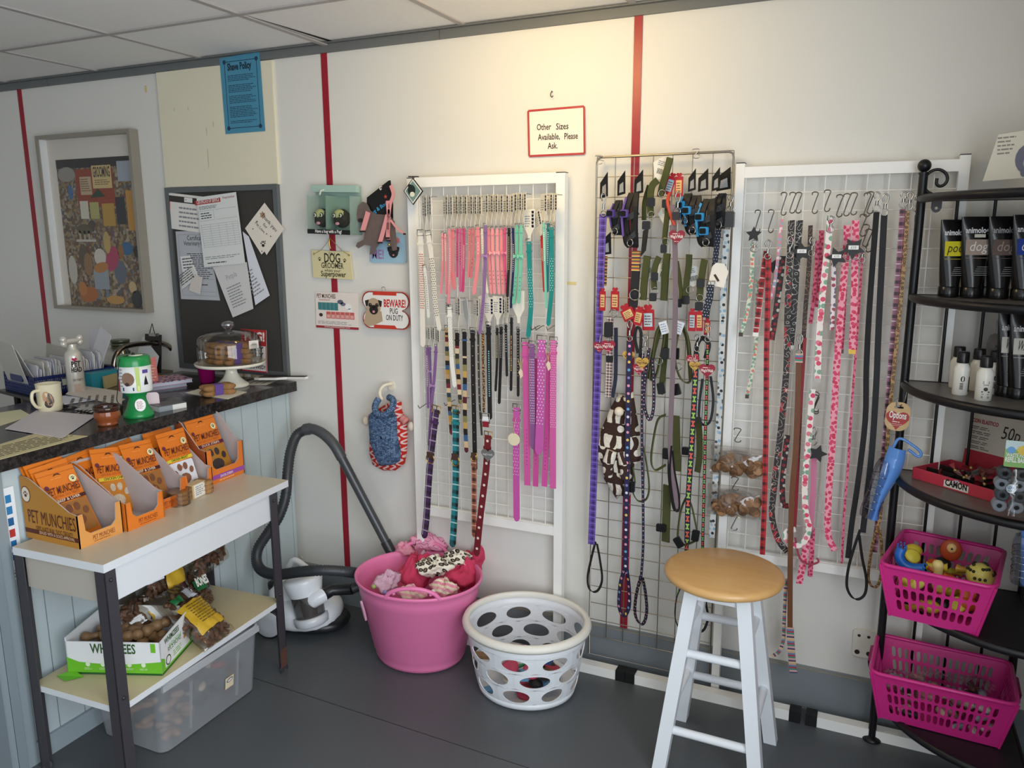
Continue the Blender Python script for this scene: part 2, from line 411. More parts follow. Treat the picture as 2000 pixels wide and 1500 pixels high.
m = MB(); wf = M('#e8e8e6', .4)
for a in ((WX0, WX0+.06, WZ0, WZ1), (WX1-.06, WX1, WZ0, WZ1), (WX0, WX1, WZ0, WZ0+.06), (WX0, WX1, WZ1-.06, WZ1), ((WX0+WX1)/2-.03, (WX0+WX1)/2+.03, WZ0, WZ1)):
    m.obox((a[0], YF-.08, a[2]), (a[1]-a[0], 0, 0), (0, .06, 0), (0, 0, a[3]-a[2]), wf)
struct('window_1', m)
# floor with a welded seam
m = MB(); m.obox((XL-.12, YF-.12, -.05), (XR-XL+.24, 0, 0), (0, -YF+.24, 0), (0, 0, .05), floor_mat())
a, b = Z(500, 1325), Z(790, 1420); u = (b-a).normalized(); a, b = a-u*1.0, b+u*3.
m.obox(a+V((0, 0, -.001)), b-a, u.cross(V((0, 0, 1)))*.003, (0, 0, .0014), M('#2d2f31', .6)); struct('floor', m)
# suspended ceiling: boards and T bars
m = MB(); cm = ceil_mat(); tb = M('#b0aaa7', .6); X0 = -3.1324; Y1 = -.4457
m.obox((XL-.12, YF-.12, CEIL), (XR-XL+.24, 0, 0), (0, -YF+.24, 0), (0, 0, .05), cm)
for k in range(-3, 7):
    x = X0+.6*k
    if k == 2: continue
    m.box((x, YF/2, CEIL-.002), (.022, -YF, .006), tb)
for k in range(0, 8): m.box(((XL+XR)/2, Y1-.6*k, CEIL-.0025), (XR-XL, .022, .006), tb)
x = X0+1.2; m.box((x, (YF+Y1)/2, CEIL-.002), (.022, -YF+Y1, .006), tb)
m.obox((x-.011, Y1, CEIL-.005), (.022, 0, 0), (.016, -Y1, -.008), (0, 0, .004), tb)          # the sagging bar and the dark gap beside it
m.add([(x+.012, Y1+.03, CEIL-.0008), (x+.034, -.01, CEIL-.0008), (x+.055, -.01, CEIL-.0008), (x+.03, -.25, CEIL-.0008)], [(0, 1, 2, 3)], M('#151210', .9)); struct('ceiling', m)
m = MB(); tg = M('#6b6e6e', .45, var=.06, sc=8)
for a, b in ((XL, -3.47), (-3.468, -1.43), (-1.428, XR)): m.obox((a, -.012, CEIL-.037), (b-a, 0, 0), (0, .012, 0), (0, 0, .037), tg); m.obox((a, -.03, CEIL-.008), (b-a, 0, 0), (0, .03, 0), (0, 0, .004), tg)
struct('trim_1', m)
def stripe(name, x, z0, z1):
    m = MB(); t = NT('red_paint'); n = t.n('TexNoise', Vector=t.obj(), Scale=25., Detail=4.)
    m.obox((x-.0135, -.0035, z0), (.027, 0, 0), (0, .0035, 0), (0, 0, z1-z0), t.done(t.mix(n, '#8f1428', '#a31b30'), .35, 0., n, .25, .002)); struct(name, m)
stripe('trim_2', -3.681, .15, CEIL-.037); stripe('trim_3', -1.933, .1495, CEIL-.037); stripe('trim_4', -.719, .149, CEIL-.037)
m = MB(); bm_ = M('#7d8489', .45, var=.07, sc=6); m.obox((XL, -.016, 0), (XR-XL, 0, 0), (0, .016, 0), (0, 0, .149), bm_)
m.obox((XL, -.018, .143), (XR-XL, 0, 0), (0, .018, 0), (0, 0, .005), M('#8f8a7c', .8, var=.15, sc=60)); struct('baseboard_back', m)
m = MB(); m.obox((XR-.016, YF, 0), (.016, 0, 0), (0, -YF, 0), (0, 0, .149), bm_); struct('baseboard_right', m)
# cream board fixed above the pinboard
F = FR(W(430, 240, 0)); p = wpoly(F, [(309, 142), (534, 118), (547, 360), (328, 366)], 0)
m = MB(); m.prism(F, p, 0, .012, M('#e6dfc6', .45, var=.03, sc=5)); 
for q, s_ in (((408, 257), .02), ((411, 310), .045), ((421, 243), .012), ((345, 215), .008), ((372, 213), .008)):
    c = wpoly(F, [q], 0)[0]; flat(m, F, ell(c[0], c[1], .003, s_, 8), M('#cfc5a6', .6), .0126)
struct('trim_5', m)
m = MB(); F = FR(W(285, 174, 0)); m.fbox(F, -.006, .006, -.014, .014, 0, .001, M('#d8c48c', .6)); m.build('masking_tape', label='small scrap of yellowed tape on the wall above the framed picture', cat='tape')
m = MB(); F = FR(W(1116, 553, 0)); m.fbox(F, -.02, .018, -.006, .005, 0, .001, M('#d9c88c', .6)); m.build('masking_tape', label='short strip of yellowed tape beside the left white grid panel', cat='tape')
# sockets
m = MB(); F = FR(W(1690, 1257, 0)); m.prism(F, rrect(-.037, .05, -.043, .05, .012), 0, .012, M('#e9e4d6', .35))
for x, y, r in ((-.02, .03, .005), (.008, .03, .005), (-.022, -.027, .008), (.012, -.027, .008)): flat(m, F, ell(x, y, r, r, 10), M('#2a211c', .6), .0128)
m.build('wall_plate', label='cream plastic wall plate with four holes low on the wall by the black shelf unit', cat='wall plate')
# counter
ct = thing('shop_counter', 'pale blue tongue-and-groove shop counter with a black speckled worktop', 'counter', (-2.5, -.6, 0))
PB = M('#bcc8ca', .42, var=.03, sc=4); GR = M('#6f8086', .7)
m = MB(); xs = -2.18; ys = [-.02] + [-.041-.0855*k for k in range(15)]
m.obox((xs-.03, -1.25, 0), (.026, 0, 0), (0, 1.23, 0), (0, 0, .915), PB)
for i in range(len(ys)-1):
    y0, y1 = ys[i+1], ys[i]; m.obox((xs-.004, y0+.0018, .0), (.004, 0, 0), (0, y1-y0-.0036, 0), (0, 0, .915), PB)
m.obox((xs-.006, -1.25, 0), (.003, 0, 0), (0, 1.23, 0), (0, 0, .915), GR); m.build('front_panel', ct)
m = MB(); m.obox((xs-.0, -1.262, 0), (.012, 0, 0), (0, 1.24, 0), (0, 0, .066), M('#9aa6ac', .45, var=.05)); m.build('plinth', ct, 'grey painted plinth')
m = MB()
for y0, y1, x1, c in ((-1.272, -1.2385, .0125, '#8c979c'), (-1.30, -1.274, .02, '#7f8a90'), (-1.325, -1.302, .02, '#8c979c'), (-1.36, -1.327, .03, '#6e787d')):
    m.obox((xs-.05, y0, 0), (.05+x1, 0, 0), (0, y1-y0, 0), (0, 0, .915), M(c, .5))
m.build('corner_post', ct, 'grey moulded corner post')
def granite():
    t = NT('speckled_laminate'); v = t.n('TexVoronoi', Vector=t.obj(), Scale=160.); n = t.n('TexNoise', Vector=t.obj(), Scale=55., Detail=6., Roughness=.7)
    c = t.ramp(n, [(0., '#0d0c0c'), (.48, '#1c1918'), (.56, '#3a3330'), (.62, '#15110f'), (.68, '#5c5550')], False); return t.done(c, .16)
m = MB(); g = granite(); m.obox((-2.80, -1.62, .915), (.65, 0, 0), (0, 1.617, 0), (0, 0, .04), g); m.build('worktop', ct, 'black speckled worktop')
m = MB(); m.obox((xs-.55, -1.25, 0), (.02, 0, 0), (0, 1.23, 0), (0, 0, .915), PB); m.build('back_panel', ct)
m = MB(); F = FR((-2.176, 0, 0), (0, 1, 0), (0, 0, 1)); wh = M('#e9edf0', .4)
m.fbox(F, -1.247, -1.205, .615, .86, 0, .001, wh); m.fbox(F, -1.245, -1.19, .585, .613, 0, .0012, M('#dfe0da', .5))
for k, c in enumerate(('#2a7db5', '#2a7db5', '#1c5f94', '#b8322c', '#1e6ea8', '#1e6ea8')): m.fbox(F, -1.232, -1.216, .815-.034*k, .838-.034*k, .001, .0016, M(c, .5))
m.lines(F, -1.24, -1.2, .61, .59, 2, M('#777777'), n=.0014); m.build('notice', label='white notice with blue icons taped to the left end of the counter front', cat='notice')
# ================================================================ GRID PANELS AND WHAT HANGS ON THEM
def mpp(px, py, d): return (W(px+1, py, d)-W(px, py, d)).length
WHM = M('#f6f5f0', .35); BLK = M('#151516', .45); STEEL = M('#a9a7a3', .25, 1.0); GOLD = M('#c9a35a', .25, 1.0)
def grid(name, label, px0, px1, py0, py1, d, cell, wire, mat, post=None, rail=None, cat='display panel', bar=.034, vcell=None, xr=None):
    a, b = W(px0, py0, d), W(px1, py1, d); x0, x1, z1, z0 = a.x, b.x, (a.z), b.z
    t = thing(name, label, cat, ((x0+x1)/2, -d, 0)); m = MB(); n = round((x1-x0)/cell); cx = (x1-x0)/n; vc = vcell or cell; x1 = xr if xr is not None else x1; n = round((x1-x0)/cell); cx = (x1-x0)/n
    k = round((z1-z0)/vc); cz = (z1-z0)/k
    for i in range(n+1): m.rod((x0+cx*i, -d+.004, z0), (x0+cx*i, -d+.004, z1), wire, mat, 6)
    for i in range(k+1): m.rod((x0, -d, z0+cz*i), (x1, -d, z0+cz*i), wire, mat, 6)
    m.build('wire_mesh', t); return t, x0, x1, z0, z1
# left white framed panel
D1 = .04
t1, gx0, gx1, gz0, gz1 = grid('grid_panel', 'tall white framed grid panel hung with collars, nearest the counter', 818, 1089, 366, 1028, D1, .0485, .0016, WHM, vcell=.051)
fx0, fx1, ft = W(798, 356, D1).x, W(1106, 338, D1).x, W(1098, 338, D1).z
m = MB(); m.obox((fx0, -D1-.012, 0.0), (.032, 0, 0), (0, .03, 0), (0, 0, ft), WHM); m.obox((fx0, -D1-.012, ft), (.032, 0, 0), (0, .03, 0), (0, 0, .003), BLK); m.build('post', t1)
m = MB(); m.obox((fx1-.032, -D1-.012, 0.0), (.032, 0, 0), (0, .03, 0), (0, 0, ft), WHM); m.obox((fx1-.032, -D1-.012, ft), (.032, 0, 0), (0, .03, 0), (0, 0, .003), BLK); m.build('post', t1)
m = MB(); m.obox((fx0+.032, -D1-.01, gz1), (fx1-fx0-.064, 0, 0), (0, .026, 0), (0, 0, .034), WHM); m.build('top_bar', t1)
m = MB(); m.obox((fx0+.032, -D1-.01, gz0-.034), (fx1-fx0-.064, 0, 0), (0, .026, 0), (0, 0, .034), WHM); m.build('bottom_bar', t1)
def rail(t, x0, x1, cap0, cap1):
    m = MB(); m.obox((x0, -.105, 0), (x1-x0, 0, 0), (0, .035, 0), (0, 0, .035), WHM); m.build('base_rail', t)
    for c in (cap0, cap1):
        if c: m = MB(); m.obox((c, -.108, 0), (.034, 0, 0), (0, .041, 0), (0, 0, .039), BLK); m.build('end_cap', t, 'black plastic end cap')
rx = lambda px, py: Z(px, py, 0).x
rail(t1, fx0, rx(1217, 1300), rx(1218, 1300), None)
# right white framed panel
t3, hx0, hx1, hz0, hz1 = grid('grid_panel', 'tall white framed grid panel hung with leads, behind the black shelf unit', 1457, 1878, 342, 1140, D1, .0585, .0016, WHM, vcell=.0545, xr=W(1896, 308, D1).x-.026)
gx_0, gx_1, ft = W(1439, 320, D1).x, W(1896, 308, D1).x, W(1448, 320, D1).z
for xx in (gx_0, gx_1-.026):
    m = MB(); m.obox((xx, -D1-.012, 0.0), (.026, 0, 0), (0, .03, 0), (0, 0, ft), WHM); m.obox((xx, -D1-.012, ft), (.026, 0, 0), (0, .03, 0), (0, 0, .003), BLK); m.build('post', t3)
hz1 = W(1600, 342, D1).z
m = MB(); m.obox((gx_0+.026, -D1-.01, hz1-.002), (gx_1-gx_0-.052, 0, 0), (0, .026, 0), (0, 0, .032), WHM); m.build('top_bar', t3)
m = MB(); m.obox((gx_0+.026, -D1-.01, hz0-.03), (gx_1-gx_0-.052, 0, 0), (0, .026, 0), (0, 0, .03), WHM); m.build('bottom_bar', t3)
rail(t3, rx(1250, 1310), rx(1546, 1372), rx(1234, 1308), rx(1547, 1372))
m = MB(); xq = rx(1598, 1390); m.obox((xq, -.105, 0), (XR-.02-xq, 0, 0), (0, .035, 0), (0, 0, .035), WHM)
rr = thing('floor_rail', 'white box rail lying along the wall under the black shelf unit', 'rail', ((xq+.5)/2, -.09, 0)); m.build('rail', rr)
m = MB(); m.obox((xq-.034, -.108, 0), (.034, 0, 0), (0, .041, 0), (0, 0, .039), BLK); m.build('end_cap', rr, 'black plastic end cap')
# middle chrome panel: heavy rim, hung on wall hooks
D2 = .045
CH_ = M('#a39d92', .3, 1.0)
t2, cx0, cx1, cz0, cz1 = grid('grid_panel', 'narrow chrome wire grid panel crowded with harnesses and leads', 1166, 1433, 306, 1300, D2, .0623, .0016, CH_, vcell=.0655, xr=W(1433, 306, D2).x)
cz0 = .045; m = MB(); zt = W(1300, 302, D2).z
m.tube([(cx0, -D2, cz0)]+[(cx0, -D2, zt-.015), (cx0+.004, -D2, zt-.004), (cx0+.015, -D2, zt), (cx1-.015, -D2, zt), (cx1-.004, -D2, zt-.004), (cx1, -D2, zt-.015)]+[(cx1, -D2, cz0)], .0032, CH_, 8, closed=True); m.build('rim', t2)
def s_hook(m, F, h=.06, r=.0017, mat=STEEL):
    pts = [F(-.012, h*.36), F(-.011, h*.47), F(0, h*.5), F(.009, h*.42), F(.004, h*.2), F(-.006, -h*.25), F(-.008, -h*.42), F(0, -h*.5), F(.009, -h*.44), F(.01, -h*.34)]
    m.tube(smooth_path(pts, 3), r, mat, 6)
for i, (px, py, lb) in enumerate(((1170, 312, 'left end'), (1360, 300, 'middle'))):
    m = MB(); F = wall_frame(px, py, D2+.006); s_hook(m, F, .028, .0014); m.rod(F(0, .0, -.004), F(0, .0, -D2-.004), .0014, STEEL, 6)
    m.build('wall_hook', label='small wire hook holding the %s of the chrome grid top bar' % lb, cat='hook')
m = MB(); F = wall_frame(1081, 186, .004); m.tube(smooth_path([F(-.006, .013), F(-.007, .0, .01), F(-.001, -.008, .012), F(.004, -.003, .012)], 4), .0014, M('#57534e', .4, .8), 6); m.rod(F(-.006, .012, 0), F(-.006, .012, -.005), .003, STEEL, 8)
m.build('wall_hook', label='empty small metal hook above the handwritten sign', cat='hook')

HEX = [(-.5, .5), (.5, .5), (.5, -.08), (.14, -.36), (.12, -.55), (-.12, -.55), (-.14, -.36), (-.5, -.08)]
CARD = M('#eeeadd', .5); NAVY = M('#262b57', .5)
def hexcard(par, px, py, hpx, d, ax=(.75, -.66, 0), w=.045, blank=False, rot=0., col=None):
    h = hpx*mpp(px, py, d)/1.05; F = FR(W(px, py, d), ax, (0, 0, 1)).at(0, 0, 0, rot); m = MB()
    m.prism(F, [(x*w, y*h) for x, y in HEX], -.0006, .0006, M(col, .5) if col else CARD)
    if not blank:
        for n in (.0009, -.0009):
            for k in range(5): y = h*(.44-.115*k); q = [F(w*.2, y, n), F(w*.42, y, n), F(w*(.42-.04*(k % 2)), y-h*.09, n), F(w*.22, y-h*.09, n)]; m.add(q, [(0, 1, 2, 3), (3, 2, 1, 0)], NAVY)
        m.lines(F, -w*.42, w*.1, h*.3, -h*.1, 5, M('#8a8f9d', .6), words=2, n=.0009)
    m.tube([F(0, h*.42, .001), F(0, h*.46, -.01), F(0, h*.45, -.03)], .0013, STEEL, 6)
    m.build('header_card', par, 'white card tag with navy print' if not blank else 'plain white card tag')
def buckle(m, p, T, wv, w, mat, dring=True, s=1.):
    N = wv.cross(T).normalized(); h = w*1.1*s; a = p - T*h*.5
    c = [a-wv*w*.62, a+wv*w*.62, a+wv*w*.62+T*h*.9, a-wv*w*.62+T*h*.9]
    m.tube(c, w*.07+.0006, mat, 6, closed=True); m.rod(a+N*.002, a+T*h*.9+N*.003, w*.05+.0005, mat, 6)
    if dring:
        o = p+T*h*.42+N*.003; m.tube([o+wv*(w*.62*cos(q))+T*(w*.75*sin(q)) for q in [pi*k/7 for k in range(8)]], w*.05+.0007, mat, 6, closed=True)
N_C = {}
def collar(pts, w, col, label, group=None, d=.1, stud=None, card=None, mat=None, metal=None, tip=True, holes=True, bow=None, seg2=None, keep=True, name='dog_collar', cat='collar', t=.0022, dring=True, bk=True):
    P = smooth_path([W(p[0], p[1], d+(p[2] if len(p) > 2 else 0)) for p in pts], 4); wm = w*mpp(pts[0][0], pts[0][1], d); metal = metal or STEEL
    T0 = (P[1]-P[0]).normalized(); wv = V((1, -.0, 0)); wv = (wv-T0*wv.dot(T0)).normalized()
    o = thing(name, label, cat, P[0], group); m = MB(); base = mat or M(col, .45)
    m.ribbon(P, wm, base, t=t, tip=tip); L = len(P)
    def part(a, b): return P[max(0, int(a*(L-1))):int(b*(L-1))+1]
    if stud:
        a, b, mt = stud; m.ribbon(part(a, b), wm*.96, mt, t=t+.0012)
    if holes and not stud or holes == 2: m.ribbon(part(.72, .97), wm*.5, patt('dots', col or '#333333', ('#3a2f2c',), 1., .014, .0016, 0), t=t+.0006)
    if seg2:
        for a, b, mt in seg2: m.ribbon(part(a, b), wm*1.02, mt, t=t+.001)
    if keep: q = P[0]+T0*wm*1.9; m.obox(q-wv*wm*.6-T0*wm*.2+V((0, -.004, 0)), wv*wm*1.2, T0*wm*.42, (0, .006, 0), base)
    m.build('strap', o)
    if bk: m = MB(); buckle(m, P[0], T0, wv, wm, metal, dring); m.build('buckle', o, 'metal buckle')
    if bow:
        q = P[int(bow[0]*(L-1))]; m = MB(); F = FR(q+V((0, -.004, 0))); bw = wm*bow[2]; bm = M(bow[1], .4)
        for sg in (-1, 1): m.prism(F, [(0, 0), (sg*bw, bw*.7), (sg*bw*1.05, -bw*.7)][::sg], 0, .004, bm)
        m.ball(F(0, 0, .004), bw*.3, bm, 8); m.build('bow', o, 'small bow')
    if card: hexcard(o, *card[:4], **(card[4] if len(card) > 4 else {}))
    return o
def ST(bg, c, rows=1, w=.012, cv=.006, r=.0017, off=0): return patt('dots', bg, (c,) if isinstance(c, str) else c, (1. if rows == 1 else w/rows), cv, r, off)
SIL, GLD, DRK = '#e9e7e2', '#d9b36a', '#4a2a28'
g = 'collars hanging in the top row of the left grid panel'
PKS = '#e98a94'
row = [
 ([(821,455),(824,540),(826,672)], 9.5, '#efe9dc', ST('#efe9dc', '#b3573e', 3, .018, .008, .0022, 1), (.3,.85), (829,415,58), 'white collar with rows of red studs, leftmost on the left grid panel', {}),
 ([(829,520),(833,560),(837,618)], 5, '#ece8df', ST('#ece8df', '#9a9688', 1, .01, .008, .0022), (.3,.9), None, 'thin white braided collar hanging between two studded white collars', {}),
 ([(836,455),(845,520),(850,590),(858,642)], 8, '#ece6d8', ST('#ece6d8', '#6b5a4a', 2, .014, .008, .0022, 1), (.3,.85), (838,412,55), 'white collar with dark brown studs bending to the right', {}),
 ([(864,455),(865,510),(861,572)], 4, PKS, ST(PKS, '#f4efe6'), (.1,.6), (870,412,54), 'thin pink collar with a column of pearls, first of the pink collars from the left', {}),
 ([(870,457),(871,510),(872,573)], 4, PKS, ST(PKS, '#f4efe6'), (.1,.6), None, 'thin pink collar with a column of pearls, second of the pink collars from the left', {}),
 ([(878,447),(879,520),(876,592)], 5, '#e8919a', ST('#e8919a', '#f2dcd0', 1, .01, .008), (.35,.8), (879,412,54), 'long pink collar with tiny studs reaching down to the white card below it', {}),
 ([(884,447),(884,520),(887,562)], 7.5, '#e5868d', ST('#e5868d', '#c9a29a', 3, .014, .005, .0016), (.2,.65), None, 'broad pink collar with three rows of fine studs', {}),
 ([(893,446),(893,500),(893,540)], 3.5, '#d24a82', ST('#d24a82', '#5c1c34', 1, .01, .009), (.3,.7), (890,411,54), 'short thin hot pink collar with dark studs', {}),
 ([(899,446),(899,500),(899,568)], 4, '#d85a8c', ST('#d85a8c', '#5c1c34', 1, .01, .009), (.3,.7), (898,411,54), 'long thin hot pink collar with dark studs', {}),
 ([(906,446),(906,510),(904,568)], 5, '#cf4c7c', ST('#cf4c7c', '#f0d9d6', 1, .01, .005), (.25,.7), (907,411,54), 'deep rose collar with a dense row of pale studs', {}),
 ([(917,446),(917,490),(915,540)], 4.5, '#e58488', ST('#e58488', '#7c3f3c', 1, .01, .007), (.1,.5), (918,411,54), 'short salmon pink collar with brown studs near the top', {}),
 ([(924,446),(924,490),(920,541)], 4.5, '#d9747a', None, None, (926,411,54), 'short dusky rose collar with a plain strap', {}),
 ([(933,444),(934,500),(926,572)], 7, '#ef9096', ST('#ef9096', '#fbe9dc', 1, .01, .012, .002), (.25,.6), (935,411,54), 'salmon pink collar curving left at its tip', {}),
 ([(942,447),(945,520),(952,571)], 4.5, '#f0e6d0', ST('#f0e6d0', '#c9b48e', 1, .01, .008), (.2,.8), None, 'thin cream collar between the pink and purple collars', {}),
 ([(948,440),(948,500),(944,585),(937,650)], 6, '#8e6a9c', None, None, (948,408,52), 'long lilac purple collar with a bow crossing in front of the white cards', dict(bow=(.38, '#b48cc0', .9))),
 ([(954,446),(956,510),(960,571)], 5.5, '#f1959c', None, None, (958,408,52), 'light pink collar with a pink bow, first of five bow collars in a row', dict(bow=(.45, '#f7aab2', 1.))),
 ([(962,446),(963,510),(966,571)], 5.5, '#f49ba0', None, None, (967,408,52), 'light pink collar with a pink bow, second of five bow collars in a row', dict(bow=(.45, '#fab6bb', 1.))),
 ([(971,446),(972,510),(975,572)], 5.5, '#f49ba0', None, None, (977,408,52), 'light pink collar with a pink bow, middle of five bow collars in a row', dict(bow=(.45, '#fab6bb', 1.))),
 ([(979,446),(980,510),(983,572)], 5.5, '#f1959c', None, None, (988,408,52), 'light pink collar with a pink bow, fourth of five bow collars in a row', dict(bow=(.45, '#f7aab2', 1.))),
 ([(986,444),(986,510),(990,572)], 5, '#d8527e', None, None, None, 'rose pink collar with a bow, beside the black collar in the top row', dict(bow=(.45, '#ef8ba4', 1.))),
 ([(994,445),(994,510),(991,578)], 5, '#1d1818', ST('#1d1818', GLD), (.2,.65), (997,408,52), 'black collar with a column of gold studs in the top row', {}),
 ([(1002,445),(1003,510),(998,600)], 4, '#232a5e', ST('#232a5e', SIL, 1, .01, .007), (.35,.65), (1004,405,52), 'navy blue collar with silver studs in the top row', {}),
 ([(1010,440),(1009,520),(1003,592)], 6, '#6fc0a0', None, None, (1013,404,52), 'mint green collar with a bow, left of the matching pair', dict(bow=(.45, '#8ed8bc', 1.))),
 ([(1018,440),(1017,520),(1013,590)], 6, '#78c6a8', None, None, (1022,404,52), 'mint green collar with a bow, right of the matching pair', dict(bow=(.43, '#8ed8bc', 1.))),
 ([(1033,472),(1035,540),(1037,600),(1032,655)], 9, '#178a85', ST('#178a85', '#d5ebe8', 2, .016, .009, .0014, 1), (.25,.72), (1034,438,56,dict(ax=(1,-.25,0))), 'broad teal collar with silver dots hanging alone below a wide white card', {}),
 ([(1058,460),(1060,510),(1063,568)], 4.5, '#c22a22', ST('#c22a22', '#e7c9b0', 1, .01, .005), (.35,.6), (1052,436,46,dict(rot=.4)), 'thin bright red collar among the teal collars', {}),
 ([(1062,434),(1064,510),(1067,600)], 4.5, '#7dc9b0', ST('#7dc9b0', '#f1f1e6', 1, .01, .006), (.2,.6), (1062,406,52), 'thin mint collar with pearls beside the red one', {}),
 ([(1071,436),(1070,500),(1069,568)], 5.5, '#1b7f88', ST('#1b7f88', '#eef3ee', 1, .01, .007), (.15,.7), (1073,404,50), 'teal collar with one column of pearls near the right post', {}),
 ([(1077,444),(1078,520),(1077,570),(1071,632)], 8.5, '#168882', ST('#168882', '#d9f0ee', 2, .016, .008, .0014, 1), (.25,.7), (1082,404,50), 'long broad teal collar with silver dots nearest the right post', {}),
]
for i, (pts, w, c, st, rg, cardp, lb, ex) in enumerate(row):
    d = .105+.008*(i % 3)
    card = None
    if cardp: card = (cardp[0], cardp[1], cardp[2], d, cardp[3] if len(cardp) > 3 else {})
    collar(pts, w, c, lb, g, d, stud=(rg[0], rg[1], st) if st else None, card=card, holes=(st is None), **ex)
g = 'collars hanging in the lower rows of the left grid panel'
PATCH = patt('stripes', ('#cfa56c', '#3a2b24', '#7b2233', '#dcc39a', '#2d3a4e', '#8e8553', '#d9b98c', '#241b18', '#44688e', '#c99a3c'), .17)
PATCH2 = patt('stripes', ('#2a201c', '#d9b98c', '#7b2233', '#e2cfa8', '#33302a', '#8e8553', '#3c5f8c', '#caa05e'), .15)
BK_ = '#1b1717'
row = [
 ([(834,678),(835,740),(836,795)], 4.5, '#8a6497', ST('#8a6497', '#f2ecdf', 1, .01, .007, .002), (.2,.7), (836,657,34), 'short thin purple collar with pearls, leftmost in the second row', {}),
 ([(839,678),(841,740),(842,800)], 4.5, '#7b5689', None, None, (845,657,34), 'short plain purple collar with a small bow in the second row', dict(bow=(.45, '#b48cc0', .9))),
 ([(852,676),(848,740),(843,790),(838,868)], 5.5, '#865f94', None, None, (854,662,34), 'long purple collar with a low bow slanting left in the second row', dict(bow=(.45, '#b48cc0', .9))),
 ([(878,600),(880,660),(883,710),(888,752)], 8, '#f0ede2', ST('#f0ede2', '#9f9d95', 2, .014, .006, .0014, 1), (.15,.6), None, 'white collar with a silver pattern hanging over black collars', dict(d=.14)),
 ([(873,640),(874,720),(878,790),(882,845)], 7.5, None, None, None, (874,606,48), 'patchwork collar of brown, cream and red squares half hidden behind the white collar', dict(mat=PATCH)),
 ([(893,650),(893,700),(896,745),(899,786)], 7, None, None, None, (894,608,52), 'short patchwork collar with a dark red tip', dict(mat=PATCH2, seg2=((0, .2, M(BK_, .5)),))),
 ([(907,648),(908,740),(908,810),(911,880)], 7.5, None, None, None, (911,612,50,dict(col='#cfd6de', rot=.3, blank=True)), 'long patchwork collar with blue, cream and maroon squares', dict(mat=patt('stripes', ('#3c5f8c', '#d9b98c', '#5e1e28', '#dcc39a', '#241b18', '#8e8553', '#c9a35a', '#1e1a18'), .19), seg2=((0, .18, M(BK_, .5)),))),
 ([(923,645),(924,730),(926,820),(928,915)], 8.5, BK_, ST(BK_, '#b9b2aa', 1, .01, .035, .0015), (.15,.9), (930,610,50), 'long plain black collar with widely spaced silver studs', {}),
 ([(934,648),(935,720),(937,790),(941,850)], 3.5, '#3b3632', ST('#3b3632', '#c9c2b0', 1, .01, .03, .0018), (.1,.9), None, 'very thin dark collar with pale beads beside the long black one', dict(tip=False)),
 ([(943,650),(944,720),(945,760),(945,803)], 4.5, None, None, None, (950,600,48,dict(blank=True, rot=.35, ax=(1,-.2,0))), 'thin leopard print collar with a small ring', dict(mat=patt('spots', '#b48a52', ('#3a2616',), 160., .45, None))),
 ([(954,634),(955,700),(956,760),(957,815)], 8.5, BK_, ST('#14181c', '#9fd0cf', 1, .01, .008, .0024), (.3,.75), (955,607,50,dict(ax=(1,-.3,0))), 'broad black collar with a column of pale blue rhinestones', {}),
 ([(971,640),(971,700),(968,762)], 4.5, BK_, ST(BK_, '#e6cf96', 1, .01, .005), (.15,.6), (972,605,50,dict(ax=(.95,-.3,0))), 'thin black collar with a column of gold beads', {}),
 ([(979,638),(978,700),(975,786)], 5.5, BK_, ST(BK_, '#dcd2c8', 2, .012, .006, .0013), (.2,.6), (981,606,46), 'thin black collar with two columns of silver studs', {}),
 ([(988,634),(989,690),(990,733)], 4.5, BK_, ST(BK_, '#cfc9c0', 1, .01, .009), (.2,.6), (989,604,48), 'short thin black collar with pale rivets', {}),
 ([(999,620),(999,690),(998,761)], 5, BK_, ST(BK_, ('#d9b36a', '#c04a30', '#e8d8a0'), 1, .01, .006, .0018), (.25,.75), None, 'black collar with red and gold rhinestones', {}),
 ([(1012,642),(1012,700),(1012,772)], 5, BK_, ST(BK_, '#b7aea0', 1, .01, .01), (.1,.85), (1013,598,58,dict(ax=(1,-.1,0), blank=True)), 'black collar hanging below a large blank white card', {}),
]
for i, (pts, w, c, st, rg, cardp, lb, ex) in enumerate(row):
    ex = dict(ex); d = ex.pop('d', .1+.006*(i % 3)); card = (cardp[0], cardp[1], cardp[2], d, cardp[3] if len(cardp) > 3 else {}) if cardp else None
    collar(pts, w, c, lb, g, d, stud=(rg[0], rg[1], st) if st else None, card=card, holes=(st is None and c is not None), **ex)
